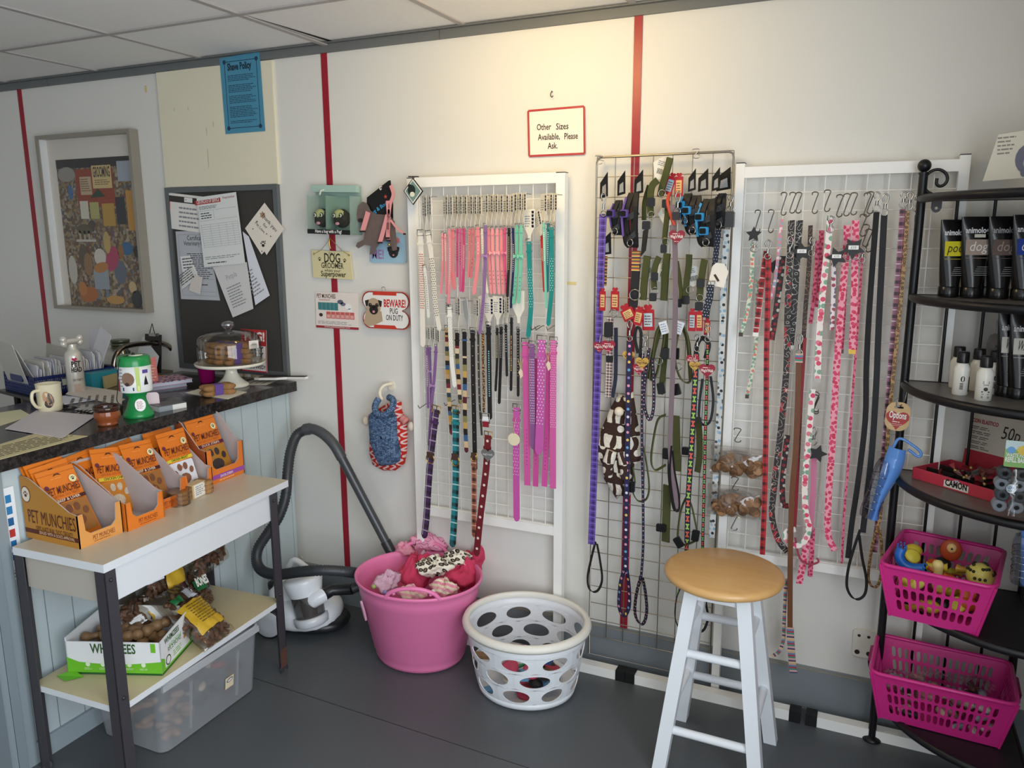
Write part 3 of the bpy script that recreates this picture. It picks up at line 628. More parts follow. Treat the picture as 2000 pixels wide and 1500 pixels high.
row = [
 ([(1026,668),(1028,800),(1030,948)], 12, '#d45aa2', None, None, 'plain bright pink collar, leftmost of the long pink collars', dict(d=.10, tip=False)),
 ([(1049,700),(1048,800),(1046,950)], 10.5, '#cf4f9a', None, None, 'plain bright pink collar half hidden behind the studded lilac pink one', dict(d=.10, tip=False, bk=False, keep=False)),
 ([(1073,690),(1069,820),(1063,950)], 11, '#d352a0', None, None, 'plain bright pink collar slanting left between two studded ones', dict(d=.10, tip=False, bk=False, keep=False)),
 ([(1039,672),(1040,780),(1041,872)], 10, '#8c5590', ST('#8c5590', '#e9dde6', 3, .018, .009, .0016, 1), (.2,.75), 'mauve purple collar with rows of silver studs', dict(d=.115)),
 ([(1058,664),(1056,780),(1052,880)], 15, '#c85aab', ST('#c85aab', '#f6e3ee', 2, .022, .011, .0019, 1), (.12,.8), 'broad lilac pink collar with large silver studs', dict(d=.125)),
 ([(1081,665),(1080,800),(1080,954)], 12, '#d45fa2', ST('#d45fa2', '#f3d9e6', 3, .018, .008, .0013, 1), (.1,.65), 'bright pink collar with fine studs nearest the right post', dict(d=.115, tip=False)),
 ([(1009,796),(1008,900),(1009,1012)], 12, '#c956a8', ST('#c956a8', '#f3dcea', 2, .018, .012, .0016, 1), (.2,.7), 'magenta pink collar hanging low with a round cream tag', dict(d=.1)),
]
for pts, w, c, st, rg, lb, ex in row:
    o = collar(pts, w, c, lb, 'wide pink and mauve collars', stud=(rg[0], rg[1], st) if st else None, **ex)
    if 'round cream tag' in lb:
        m = MB(); F = wall_frame(1004, 858, .112); m.prism(F, ell(0, 0, .023, .023, 24), 0, .0015, M('#e8dcbc', .5)); m.tube([F(0, .02, .002), F(.002, .05, .003), F(.008, .08, 0)], .0012, M('#c9b184', .7), 6); m.build('round_tag', o, 'round cream tag')
for px, py, lb in ((1017, 727, 'small teardrop paper tag by the leftmost long pink collar'), (1071, 712, 'small teardrop paper tag tied with raffia between the pink collars')):
    m = MB(); F = wall_frame(px, py, .14); m.prism(F, [(-.008, 0), (0, -.022), (.009, -.012), (.007, .004), (0, .014)], 0, .001, M('#e9d3ba', .6))
    for k in (-1, 0, 1): m.tube([F(0, .012, .001), F(.004*k, .03, .004), F(.010*k, .045, 0)], .0009, M('#c9b06c', .8), 5)
    m.build('swing_tag', label=lb, cat='tag')
def plaidcollar(pts, w, mt, lb, dcol='#4a3124', ring=(.3,), studs=()):
    o = collar(pts, w, None, lb, 'large collars hanging below the left grid panel', .125, mat=mt, metal=GOLD, holes=False, t=.004, dring=False)
    P = smooth_path([W(p[0], p[1], .125) for p in pts], 4); L = len(P)
    for k in ring:
        q = P[int(k*(L-1))]+V((0, -.005, 0)); wm = w*mpp(*pts[0], .12); m = MB(); F = FR(q)
        m.tube([F(wm*.62*cos(a), -wm*.3+wm*.75*sin(a)) for a in [2*pi*i/14 for i in range(14)]], .002, GOLD, 6, closed=True); m.fbox(F, -wm*.5, wm*.5, -wm*.2, wm*.7, 0, .003, M(dcol, .5)); m.build('d_ring', o, 'gold D ring on a leather loop')
    return o
plaidcollar([(852,800),(846,850),(840,905),(836,960),(833,1010),(829,1045)], 12, patt('plaid', '#4a2a58', '#1e1620', '#b8b2b6', .045), 'purple, black and grey tartan collar hanging low on the left', ring=(.36,))
plaidcollar([(890,800),(890,860),(890,930),(888,990),(884,1062)], 12.5, patt('plaid', '#1f7f86', '#12181a', '#bfe0dc', .05), 'teal and black tartan collar reaching into the pink tub', ring=(.4,))
plaidcollar([(926,890),(926,950),(926,1000),(926,1044)], 8.5, patt('plaid', '#b0664c', '#3a2420', '#e0b49a', .04), 'dark brown collar with an orange and pink tartan lower half', ring=(.04,))
o = plaidcollar([(953,850),(950,910),(943,970),(937,1020),(931,1080)], 12, ST('#6e1420', '#ead9cc', 1, .01, .042, .005), 'dark red leather collar with silver paw studs, lowest on the left grid panel', ring=())
m = MB(); F = wall_frame(953, 890, .14); m.prism(F, heart(0, 0, .028), 0, .002, M('#6f6f6e', .45)); m.text(F, 0, .002, "wag'n'walk", .008, M('#dddddd'), w=.04, n=.0025); m.build('heart_tag', o, 'grey heart shaped tag')
m = MB(); F = wall_frame(949, 818, .12); m.tube([F(-.016, .02), F(.014, .02), F(.014, -.016), F(-.016, -.016)], .002, STEEL, 6, closed=True); m.fbox(F, -.013, .012, -.03, -.01, .0, .003, M('#8c1c2c', .4)); m.fbox(F, -.012, .01, -.006, .008, .0, .002, M('#f0eef2', .4))
m.build('dog_collar', label='folded red and white collar with a square steel buckle above the dark red leather collar', cat='collar')
# empty display hooks on the left panel
for i, (px, py) in enumerate(((1019, 575), (838, 790), (888, 785), (915, 780), (1054, 640), (1062, 640), (1084, 640))):
    m = MB(); F = wall_frame(px, py, D1+.004); m.tube([F(0, .006, -.004), F(0, .008, .01), F(0, 0, .07), F(0, .012, .08)], .0017, M('#8a8680', .35, .8), 6)
    m.build('prong_hook', label='steel prong hook on the left grid panel '+('below the mint collars', 'above the purple tartan collar', 'above the teal tartan collar', 'beside the long black collar', 'above the leftmost pink pair', 'above the broad lilac pink collar', 'next to the right post')[i], cat='hook', group='steel prong hooks')
# diamond photo badge on the corner of the left panel
m = MB(); F = wall_frame(807, 374, .1); dm = [(-.038, .002), (0, -.047), (.042, 0), (.002, .047)]
m.prism(F, dm, 0, .003, BLK); flat(m, F, [(x*.9, y*.9) for x, y in dm], M('#e7e6df'), .0036); flat(m, F, [(x*.78, y*.78) for x, y in dm], M('#74928a', .4), .0042)
flat(m, F, ell(-.004, .004, .016, .019), M('#1b2322'), .0048); flat(m, F, ell(-.001, -.010, .010, .009), M('#e6e1cc'), .0052); flat(m, F, ell(-.012, .02, .007, .006), M('#1b2322'), .005)
m.rod(F(-.018, .052), F(.024, .05), .0022, BLK, 6); m.rod(F(0, .046), F(0, .052), .0015, BLK, 6); m.build('diamond_tag', label='diamond shaped dog picture tag on the top left corner of the left grid panel', cat='tag')
# ================================================================ MIDDLE CHROME GRID
g2 = 'leads and collars on the chrome grid'
BKW = M('#17171a', .6); OLV = M('#4b4f28', .75, var=.12, sc=40); PLA = M('#111113', .3)
def lead(pts, w, mat, label, d=.09, group=None, loop=None, hook=None, ends=None, name='dog_lead', cat='lead', t=.003, tip=False, lmat=None, seg=4, lw=None):
    P = smooth_path([W(p[0], p[1], d+(p[2] if len(p) > 2 else 0)) for p in pts], seg); k = mpp(pts[0][0], pts[0][1], d); wm = w*k if not isinstance(w, (list, tuple)) else [q*k for q in w]
    o = thing(name, label, cat, P[0], group); m = MB(); m.ribbon(P, wm, mat, t=t, tip=tip)
    if ends:
        q = P[-1]; wl = wm if not isinstance(wm, list) else wm[-1]; m.obox(q+V((-wl*.52, -.003, -.003)), (wl*1.04, 0, 0), (0, .006, 0), (0, 0, .012), M(ends, .5))
    m.build('strap', o)
    if loop:
        m = MB(); q = smooth_path([W(p[0], p[1], d+(p[2] if len(p) > 2 else 0)) for p in loop], 5)
        m.ribbon(q, (lw or w if not isinstance(w, (list, tuple)) else (lw or w[-1]))*k, lmat or mat, wd=(.85, -.5, 0), t=.003); m.build('handle_loop', o)
    if hook:
        m = MB(); hx, hy, hl = hook; F = wall_frame(hx, hy, d+.004); h = hl*k
        m.tube(smooth_path([F(-.004, h*.12), F(-.008, h*.3), F(-.002, h*.5), F(.007, h*.36), F(.005, h*.1), F(0, -h*.1)], 3), .0024, STEEL, 6)
        m.rod(F(0, 0), F(0, -h*.25), .004, STEEL, 8); m.tube([F(.009*cos(a), -h*.42+.009*sin(a)) for a in [2*pi*i/10 for i in range(10)]], .0019, STEEL, 6, closed=True)
        m.build('snap_hook', o, 'metal snap hook')
    return o
def card2(px, py, w, h, d, body, win, lb=None, par=None, rot=0., ax=(.9, -.42, 0), topheart=False):
    k = mpp(px, py, d); w, h = w*k, h*k; F = FR(W(px, py, d), ax).at(0, 0, 0, rot); m = MB()
    if topheart:
        m.prism(F, rrect(-w/2, w/2, -h/2, h*.38, w*.1), -.0006, .0006, M(body, .4)); m.prism(F, heart(0, h*.42, w*.36), -.0009, .0009, M(body, .4))
    else: m.prism(F, [(-w*.5, -h*.5), (w*.5, -h*.42), (w*.42, h*.5), (-w*.5, h*.1)], -.0006, .0006, M(body, .4))
    if win:
        q = [(-w*.34, -h*.34), (w*.34, -h*.34), (w*.34, h*.22), (-w*.34, h*.22)] if topheart else [(-w*.25, -h*.38), (w*.3, -h*.34), (w*.24, h*.05), (-w*.2, -.05*h)]
        flat(m, F, q, M(win, .5), .0012)
        if topheart: m.lines(F, -w*.28, w*.28, h*.15, -h*.3, 4, M('#7a3a2c', .6), n=.0016, words=2)
    return m.build('header_card', par, lb) if par else m.build('header_card', label=lb, cat='card', group='red and cream header cards')
def htag(par, px, py, r, d, col, txt="Wag'n'Walk", tc='#f3e6e0', lb=None):
    F = wall_frame(px, py, d); rr = r*mpp(px, py, d); m = MB(); m.prism(F, heart(0, 0, rr), 0, .0016, M(col, .4))
    m.text(F, 0, -rr*.05, txt, rr*.34, M(tc), w=rr*1.5, n=.0022, bold=.02); m.lines(F, -rr*.5, rr*.5, rr*.52, rr*.34, 1, M(tc), n=.0022, words=1); m.lines(F, -rr*.3, rr*.3, -rr*.38, -rr*.5, 1, M(tc), n=.0022, words=1)
    m.tube([F(0, rr*.7, .001), F(.001, rr*1.3, .0), F(0, rr*1.7, -.006)], .0008, M('#d8d2c8', .6), 5); return m.build('heart_tag', par, lb)
# purple tartan lead
PT = patt('plaid', '#5b3f9e', '#33205e', '#8d7cc8', .022)
o = lead([(1178,418),(1174,520),(1168,700),(1161,900),(1155,1063)], 14, PT, 'wide purple tartan lead down the left edge of the chrome grid', .10, g2, hook=(1179,398,42),
     loop=[(1163,1058),(1155,1090),(1148,1125),(1150,1148),(1160,1156),(1170,1150),(1176,1130),(1172,1095),(1166,1062)], lmat=BKW, lw=5)
card2(1180, 362, 20, 48, .1, '#151517', '#9a9a9c', 'black header card', o)
def harness(cx, cy, w, h, trim, label, d=.1, card=None, n=3, slant=0., buck=True):
    k = mpp(cx, cy, d); w, h = w*k, h*k; F = FR(W(cx, cy, d), (.93, -.36, 0)).at(0, 0, 0, slant); o = thing('dog_harness', label, 'harness', F(0, h/2), 'dog harnesses on the chrome grid'); m = MB()
    r_ = random.Random(int(cx*7+cy))
    for i in range(n):
        x = -w/2+w*(i+.5)/n; q = [F(x*.5, h*.5, .0), F(x, h*.25, .01+.008*(i % 2)), F(x*1.05+r_.uniform(-.004, .004), -h*.1, .016), F(x*.9, -h*.4, .01), F(x*.6, -h*.5, .0)]
        m.ribbon(smooth_path(q, 4), w/n*.95, BKW, wd=(1, -.3, 0), t=.007)
    m.ribbon(smooth_path([F(-w*.45, h*.2, .012), F(0, h*.05, .03), F(w*.45, h*.15, .012)], 4), .018, BKW, wd=(0, 0, 1), t=.004)
    m.ribbon(smooth_path([F(-w*.4, -h*.25, .012), F(0, -h*.36, .028), F(w*.42, -h*.22, .012)], 4), .016, BKW, wd=(0, 0, 1), t=.004); m.build('webbing', o)
    m = MB(); m.ribbon(smooth_path([F(-w*.3, h*.42, .016), F(-w*.42, h*.1, .026), F(-w*.36, -h*.3, .022)], 4), w*.12, M(trim, .6), wd=(1, -.3, 0), t=.003); m.build('trim', o)
    if buck:
        for x, y in ((-w*.18, h*.12), (w*.1, -h*.18))[:2 if buck == 2 else 1]:
            m = MB(); m.prism(F, rrect(x-.014, x+.014, y-.012, y+.012, .004), .03, .038, M(trim, .4)); m.prism(F, rrect(x-.010, x+.010, y-.008, y+.008, .003), .04, .043, PLA); m.build('buckle', o, 'plastic side release buckle')
    m = MB(); m.tube([F(w*.2+.011*cos(a), -h*.42+.011*sin(a), .03) for a in [2*pi*i/12 for i in range(12)]], .0018, STEEL, 6, closed=True); m.build('ring', o, 'metal ring')
    if card: card2(card[0], card[1], card[2], card[3], d+.01, '#151517', '#a2a3a6', 'black header card', o)
    return o
harness(1209, 425, 22, 62, '#5d4796', 'small black and purple harness near the top left of the chrome grid', card=(1214, 358, 20, 46))
harness(1237, 430, 36, 100, '#6a52a0', 'larger black and purple harness beside the small one', .11, card=(1248, 356, 22, 46), n=4)
harness(1344, 408, 22, 56, '#2c8ec8', 'black harness with a bright blue strap end, leftmost of the three blue trimmed ones', .11, card=(1352, 352, 18, 44), n=2)
harness(1358, 420, 34, 72, '#3a9ad6', 'black harness with a blue buckle, middle of the three blue trimmed ones', .12, card=(1374, 352, 24, 44))
harness(1384, 435, 40, 90, '#3a9ad6', 'biggest black harness with a blue buckle, right of the other two', .13, card=(1399, 350, 18, 46), n=4, buck=2)
harness(1410, 412, 24, 66, '#1c1f3a', 'black harness without blue trim at the top right of the chrome grid', .10, card=(1414, 350, 34, 46), n=3, buck=False)
lead([(1406,380),(1404,440),(1398,500),(1391,560)], 11, patt('dots', '#1a1d33', ('#cfd3e0',), .008, .009, .0013, 1), 'navy lead with white dots hanging behind the blue trimmed harnesses', .09, g2)
# scotty dog print lead
SCOT = patt('spots', '#cfd2d0', ('#2a2c30', '#7fa8c4', '#4b4e55', '#9fb9ca'), 62., .3, None)
o = lead([(1420,448),(1414,540),(1411,640),(1407,760),(1402,860),(1396,960),(1390,1050)], [13,13,12,12,9,6,4]*1 and 12, SCOT, 'pale grey lead printed with black and blue dogs, rightmost on the chrome grid', .085, g2, hook=(1427,395,30))
m = MB(); F = wall_frame(1424, 428, .095); m.prism(F, rrect(-.017, .017, -.025, .022, .004), 0, .02, M('#2c2d2c', .3)); m.build('waste_bag_case', o, 'black plastic fitting')
m = MB(); F = wall_frame(1404, 536, .105, -.12); m.prism(F, [(-.027, -.035), (.022, -.038), (.027, .012), (.012, .034), (-.014, .034), (-.024, .02)], 0, .001, M('#efe9dc', .5)); m.rod(F(-.012, -.002, .003), F(.003, -.02, .003), .0035, M('#38291f', .6), 6); m.build('swing_tag', label='blank cream paper tag hanging over the dog print lead', cat='tag')
# olive webbing
def olive(pts, w, label, d=.1, tag=None, ring=None, loop2=None, t=.006, buck=None, group='olive green webbing collars and leads'):
    P = smooth_path([W(p[0], p[1], d+(p[2] if len(p) > 2 else 0)) for p in pts], 4); k = mpp(pts[0][0], pts[0][1], d); o = thing('webbing_collar', label, 'collar', P[0], group)
    m = MB(); m.ribbon(P, w*k, OLV, t=t, wd=(.97, -.25, 0)); m.build('strap', o)
    if loop2: m = MB(); m.ribbon(smooth_path([W(p[0], p[1], d-.012) for p in loop2], 4), w*k*.8, OLV, t=.003, wd=(.9, -.4, 0)); m.build('inner_strap', o)
    if ring: m = MB(); F = wall_frame(ring[0], ring[1], d+.008); m.tube([F(.011*cos(a), .011*sin(a)) for a in [2*pi*i/14 for i in range(14)]], .0017, STEEL, 6, closed=True); m.build('ring', o, 'metal ring')
    for b in (buck or ()):
        m = MB(); F = wall_frame(b[0], b[1], d+.006); m.prism(F, rrect(-w*k*.6, w*k*.6, -.013, .013, .004), 0, .009, PLA); m.build('buckle', o, 'black plastic buckle')
    if tag: 
        m = MB(); F = FR(W(tag[0], tag[1], d-.004), (.95, -.3, 0)).at(0, 0, 0, tag[2]); m.prism(F, [(-.03, .01), (-.01, -.036), (.024, -.03), (.028, .02), (0, .034)], 0, .001, M('#e8e8e2', .5)); 
        for q in range(7): m.fbox(F, -.008+q*.004, -.006+q*.004, -.018, -.002, .001, .0014, M('#333333'))
        m.lines(F, -.012, .018, .022, .006, 3, M('#667085'), n=.0015, words=2); m.build('swing_tag', o, 'white barcode tag')
    return o
olive([(1309,308,.02),(1302,335,.015),(1294,362),(1289,385)], 13, 'olive strap with a big barcode tag slanting at the top of the chrome grid', .11, tag=(1290,328,-.3), ring=(1293,378))
olive([(1284,352,.02),(1273,365,.01),(1270,395),(1271,422)], 13, 'bunched olive collar with a ring below the top slanting strap', .11, loop2=[(1268,362),(1259,395),(1258,430)], ring=(1272,420), buck=((1272,395),(1263,440)))
olive([(1304,392,.01),(1303,420),(1299,455),(1297,478)], 10, 'olive and black strap hanging to the left of the woven rope lead', .10, tag=(1302,420,.2), buck=((1300,398),(1297,486)), ring=(1299,472))
olive([(1264,500,.015),(1262,520,.01),(1258,555),(1256,586)], 14, 'olive collar in the middle row, leftmost', .1, tag=(1262,525,.4))
olive([(1287,502,.02),(1280,520,.01),(1277,545),(1278,566)], 11, 'olive collar with a ring in the middle row, second from the left', .11, ring=(1279,568), buck=((1279,540),(1276,580)))
olive([(1303,495,.015),(1300,525,.01),(1298,560),(1296,587)], 14, 'olive collar in the middle row touching the woven rope lead', .1, tag=(1296,530,-.2))
olive([(1322,510,.01),(1326,535,.01),(1330,570),(1328,595)], 7, 'narrow olive collar in the middle row just right of the woven rope lead', .09, buck=((1328,592),))
olive([(1346,497,.015),(1345,520,.01),(1341,550),(1339,585)], 12, 'olive collar in the middle row behind the pale tear shaped tag', .09, tag=(1352,538,.25), ring=(1347,566), buck=((1340,586),))
olive([(1376,507,.02),(1372,530,.01),(1368,560),(1366,588)], 13, 'olive collar with a ring in the middle row, rightmost', .1, ring=(1367,582), buck=((1369,553),(1366,598)))
# olive harnesses lower
def olive_h(pts, w, label, inner=(), rings=(), bucks=(), d=.1, tag=None):
    o = thing('webbing_harness', label, 'harness', W(pts[0][0], pts[0][1], d), 'olive green webbing harnesses'); k = mpp(pts[0][0], pts[0][1], d)
    m = MB(); m.ribbon(smooth_path([W(p[0], p[1], d+.01) for p in pts], 4), w*k, OLV, wd=(.5, -.86, 0), t=.004); m.build('outer_strap', o)
    for q, ww in inner: m = MB(); m.ribbon(smooth_path([W(p[0], p[1], d) for p in q], 4), ww*k, OLV, wd=(1, -.2, 0), t=.004); m.build('inner_strap', o)
    for b in rings: m = MB(); F = wall_frame(b[0], b[1], d+.016); m.tube([F(.012*cos(a), .012*sin(a)) for a in [2*pi*i/14 for i in range(14)]], .0018, STEEL, 6, closed=True); m.build('ring', o, 'metal ring')
    for b in bucks: m = MB(); F = wall_frame(b[0], b[1], d+.012, b[2]); m.prism(F, rrect(-.012, .012, -.018, .018, .004), 0, .01, PLA); m.build('buckle', o, 'black plastic buckle')
    if tag: m = MB(); F = wall_frame(tag[0], tag[1], d+.02, tag[2]); m.fbox(F, -.013, .013, -.02, .02, 0, .001, M('#dfe3ea', .5)); m.lines(F, -.01, .01, .015, -.015, 4, M('#8890a5'), n=.0014, words=2); m.build('swing_tag', o, 'white paper tag')
olive_h([(1293,630),(1282,650),(1275,690),(1268,738),(1280,736),(1290,700),(1298,650),(1293,632)], 9, 'tangled olive harness left of the woven rope lead, upper one', inner=(([(1290,640),(1276,690),(1268,740)], 9), ([(1300,650),(1298,700),(1290,770)], 11)), rings=((1287,705),), bucks=((1300,690,0),(1292,758,.2)), tag=(1297,640,.3))
olive_h([(1332,632),(1325,650),(1318,700),(1330,740),(1348,744),(1346,700),(1342,660),(1334,634)], 9, 'tangled olive harness right of the woven rope lead, upper one', inner=(([(1332,634),(1344,670),(1349,740)], 8),), rings=((1324,716),), bucks=((1320,690,0),(1322,760,.3)), tag=(1326,640,-.3))
olive_h([(1300,810),(1285,820),(1276,860),(1272,900),(1280,918),(1300,908)], 7, 'thin curved olive strap looping to the left of the woven rope lead', bucks=((1302,885,0),))
olive([(1319,812,.015),(1320,850,.01),(1321,885),(1322,920)], 17, 'broad olive strap just behind the woven rope lead in the lower half', .09)
olive([(1363,815,.01),(1366,850),(1366,890),(1362,922)], 12, 'olive strap behind the bone print leads', .075, buck=((1340,880),))
olive([(1303,948,.01),(1302,985),(1301,1020),(1300,1058)], 16, 'broad olive strap hanging alone near the bottom of the chrome grid', .09, buck=((1292,1030),))
olive_h([(1341,970),(1332,990),(1326,1020),(1324,1055),(1334,1064),(1350,1060),(1362,1050),(1358,1020),(1350,985),(1342,970)], 5, 'thin olive loop with black clips at the bottom of the chrome grid', bucks=((1359,1045,-.1),(1326,1058,.6)))
olive_h([(1236,912),(1240,940),(1236,960),(1246,978),(1262,975),(1268,950),(1262,900),(1256,870)], 5, 'thin olive strap looping out below the patterned dog coat', bucks=((1234,950,0),))
# woven rope lead
WV = patt('weave', '#8e8389', '#5d3b48', 420.)
o = lead([(1313,400),(1318,470),(1319,600),(1315,700),(1311,800),(1309,870),(1314,930),(1322,980),(1324,994)], 10, WV, 'grey and pink woven lead hanging in front down the middle of the chrome grid', .15, g2, hook=(1324,395,40), lmat=BKW, lw=8, loop=[(1310,870),(1307,920),(1312,970),(1318,996),(1325,992),(1324,965),(1316,920),(1312,880)])
m = MB(); F = wall_frame(1321, 422, .16); m.prism(F, rrect(-.011, .011, -.012, .012, .003), 0, .01, M('#2a2326', .4)); m.build('collar_keeper', o, 'dark metal keeper')
htag(o, 1322, 464, 17, .165, '#8c1c30', lb='dark red heart shaped tag')
m = MB(); m.tube(smooth_path([W(1308,378,.12), W(1304,395,.14), W(1312,425,.15), W(1318,440,.15)], 4), .006, M('#c24a36', .6), 6); m.build('cord', o, 'orange red cord')
# red header cards
for i, (px, py, w, h, win, rot, lb) in enumerate(((1309,360,17,40,'#9fc0d2',-.3,'red card with a pale blue panel at the top middle of the chrome grid'), (1326,362,17,44,'#e8b878',.0,'red card with an orange panel topped by a heart, right of the pale blue one'),
    (1177,585,12,42,'#e2bb80',0,'red and cream card behind the purple tartan lead'), (1201,585,17,42,'#e6be82',0,'red and cream card above the gingham collar'), (1226,612,26,26,'#e9c484',.5,'tilted red and cream card left of the olive harnesses'),
    (1247,618,18,34,'#e2bb80',-.2,'red and cream card partly behind the picture card'), (1266,622,25,46,'#bcd6df',.05,'red card with a light blue picture panel'),
    (1352,625,15,44,'#b5c9cf',0,'red card with a pale panel, leftmost of three above the bone print leads'), (1366,625,14,44,'#e2bb80',.05,'red and cream card, middle of three above the bone print leads'), (1381,638,12,34,'#e2bb80',0,'red and cream card, rightmost of three above the bone print leads'))):
    card2(px, py, w, h, .10+.006*(i % 3), '#b3202c', win, lb, rot=rot, ax=(1, -.12, 0), topheart=True)
# rainbow collar, small black pieces
RB = patt('stripes', ('#8a4a32', '#d8a23a', '#2c5c4a', '#c04a3a', '#e4c46a', '#27314c'), .022)
collar([(1243,490),(1242,520),(1240,560),(1237,600)], 15, None, 'thick black collar with a rainbow striped upper half and a big ring', g2, .1, mat=BKW, holes=False, t=.012, tip=False, seg2=((.02, .42, RB), (.5, .56, RB)), dring=False, bk=False)
m = MB(); F = wall_frame(1240, 576, .12); m.tube([F(.017*cos(a), .017*sin(a)) for a in [2*pi*i/16 for i in range(16)]], .002, STEEL, 6, closed=True); m.build('metal_ring', label='large silver ring under the rainbow striped collar', cat='ring')
m = MB(); F = FR(W(1256, 470, .085), (.7, -.7, 0)); m.prism(F, [(-.01, -.05), (.02, -.03), (.035, .045), (.0, .03)], 0, .0015, M('#18181a', .35)); m.build('header_card', label='plain black card hanging below the larger purple harness', cat='card')
o = lead([(1182,500),(1181,530),(1180,558)], 9, RB, 'short dark striped collar with a black card hidden beside the purple tartan lead', .075, g2, name='dog_collar', cat='collar')
card2(1184, 476, 26, 44, .07, '#18181a', '#c9c9c6', 'black header card', o, ax=(.9, -.4, 0))
# gingham collar
GG = patt('gingham', '#d8c4bc', '#3a2a34', '#7a5560', .010)
o = collar([(1192,620),(1191,670),(1190,720),(1188,776)], 12, None, 'black, cream and pink gingham collar with a black buckle', g2, .1, mat=GG, holes=False, t=.009, tip=False, seg2=((.55, .6, BKW),), bk=False, keep=False)
m = MB(); F = wall_frame(1190, 644, .115); m.prism(F, rrect(-.014, .012, -.024, .026, .005), 0, .012, PLA); m.build('buckle', o, 'black plastic buckle')
m = MB(); m.ribbon(smooth_path([W(1203,640,.1), W(1203,690,.1), W(1202,740,.1), W(1196,776,.1)], 3), .012, M('#1e2238', .6), t=.004); m.build('lining', o, 'navy strap behind')
m = MB(); F = wall_frame(1198, 612, .11); m.tube([F(.013*cos(a), .013*sin(a)) for a in [2*pi*i/14 for i in range(14)]], .0018, STEEL, 6, closed=True); m.build('ring', o, 'metal ring')
htag(o, 1188, 678, 15, .125, '#a01e38', lb='dark red heart shaped tag')
o = lead([(1171,610),(1170,700),(1168,790),(1160,880)], 7, patt('gingham', '#b8b4ba', '#2c2a35', '#5a5560', .008), 'narrow grey and black checked lead mostly hidden by the purple tartan lead', .06, g2); htag(o, 1171, 679, 13, .12, '#9a1d36', lb='dark red heart shaped tag')
# polka dot lead
PD = patt('dots', '#211f45', ('#e79ab0', '#e8c45c', '#6aa8d6', '#8a7fc0', '#e6e0ea'), 1., .026, .0046, 0)
o = lead([(1230,668),(1228,740),(1226,850),(1224,960),(1222,1080),(1222,1120)], 10, PD, 'long navy lead with big pastel polka dots and a large handle loop', .13, g2, hook=(1230,645,38), lw=9,
     loop=[(1220,1110),(1212,1140),(1209,1180),(1214,1200),(1222,1200),(1229,1180),(1228,1140),(1224,1112)])
htag(o, 1228, 697, 13, .12, '#d6a84c', tc='#6b3a20', txt='Wag', lb='golden heart shaped tag')
# thin navy dotted lead
o = lead([(1256,690),(1254,780),(1254,880),(1256,980),(1256,1070),(1252,1130)], 5, patt('dots', '#231f38', ('#c98aa0', '#e2c6a0', '#7a86b8'), 1., .016, .0022, 0), 'thin navy lead with small pink dots and a handle loop', .12, g2, hook=(1260,668,30), lw=7, lmat=patt('dots', '#1a1828', ('#c98aa0', '#e2c6a0', '#7a86b8'), .008, .012, .002, 1),
     loop=[(1252,1125),(1243,1160),(1240,1195),(1247,1215),(1257,1217),(1263,1195),(1261,1160),(1255,1128)])
lead([(1268,680),(1260,740),(1258,790),(1268,820),(1276,800),(1277,750),(1274,700)], 6, patt('dots', '#1f1c30', ('#b05a78', '#d8ccd8'), 1., .012, .002, 0), 'small navy dotted collar curved into a loop beside the olive harness', .12, g2, name='dog_collar', cat='collar')
lead([(1246,690),(1240,660),(1244,640),(1252,650),(1250,700)], 6, BKW, 'short black collar bundled under the tilted red and cream card', .11, g2, name='dog_collar', cat='collar')
oo = thing('heart_tag_pair', 'gold and dark red heart tags hanging together left of the olive harness', 'tags', W(1250, 715, .14)); htag(oo, 1248, 722, 13, .125, '#a3203a', lb='dark red heart shaped tag'); htag(oo, 1254, 710, 14, .145, '#c9a24c', tc='#6b3a20', lb='golden heart shaped tag')
# bone print leads
BN = patt('bones', '#141c30', ('#e2604a', '#9fc85a'), .019, .0265); BN2 = patt('bones', '#151826', ('#d9523e', '#7fb05a'), .011, .016)
o = lead([(1360,690),(1358,740),(1354,820),(1349,900),(1344,980),(1342,1060)], 11, BN, 'navy lead printed with big red and green bones', .13, g2, hook=(1362,668,32))
m = MB(); m.ribbon(smooth_path([W(p[0], p[1], .11) for p in ((1333,1140),(1322,1165),(1318,1200),(1324,1222),(1331,1218))], 5), .014, BN, wd=(.3, -1, 0), t=.003); m.ribbon(smooth_path([W(p[0], p[1], .11) for p in ((1342,1060),(1338,1100),(1333,1140))], 4), .012, BN, t=.003); m.build('handle_loop', o)
o = lead([(1382,672),(1381,740),(1378,830),(1376,920),(1374,1000),(1372,1080),(1372,1130)], 6, BN2, 'thin navy lead printed with small red and green bones', .14, g2, hook=(1383,650,30), lmat=BKW, lw=5, loop=[(1374,1130),(1379,1180),(1383,1205),(1376,1228),(1366,1234),(1360,1228)])
lead([(1372,740),(1366,790),(1366,820),(1376,830),(1388,820),(1393,780),(1388,735)], 5, M('#161a22', .5), 'small black rope loop around the thin bone print lead', .12, g2, name='dog_collar', cat='collar')
lead([(1358,700),(1362,672),(1372,660),(1384,672),(1378,700)], 9, BKW, 'black collar bunched above the dark red heart tags', .12, g2, name='dog_collar', cat='collar')
oo = thing('heart_tag_pair', 'gold and dark red heart tags hanging left of the large heart tag', 'tags', W(1356, 712, .14)); htag(oo, 1353, 705, 14, .13, '#a01c34', lb='dark red heart shaped tag'); htag(oo, 1357, 716, 12, .15, '#c9a24c', tc='#6b3a20', lb='golden heart shaped tag')
m = MB(); F = wall_frame(1381, 725, .16); rr = 17*mpp(1381, 725, .16); m.prism(F, heart(0, 0, rr), 0, .0016, M('#951d33', .4)); m.text(F, 0, -.002, "Wag'n'Walk", rr*.34, M('#f3e6e0'), w=rr*1.5, n=.0022, bold=.02); m.lines(F, -rr*.5, rr*.5, rr*.52, rr*.34, 1, M('#f3e6e0'), n=.0022, words=1)
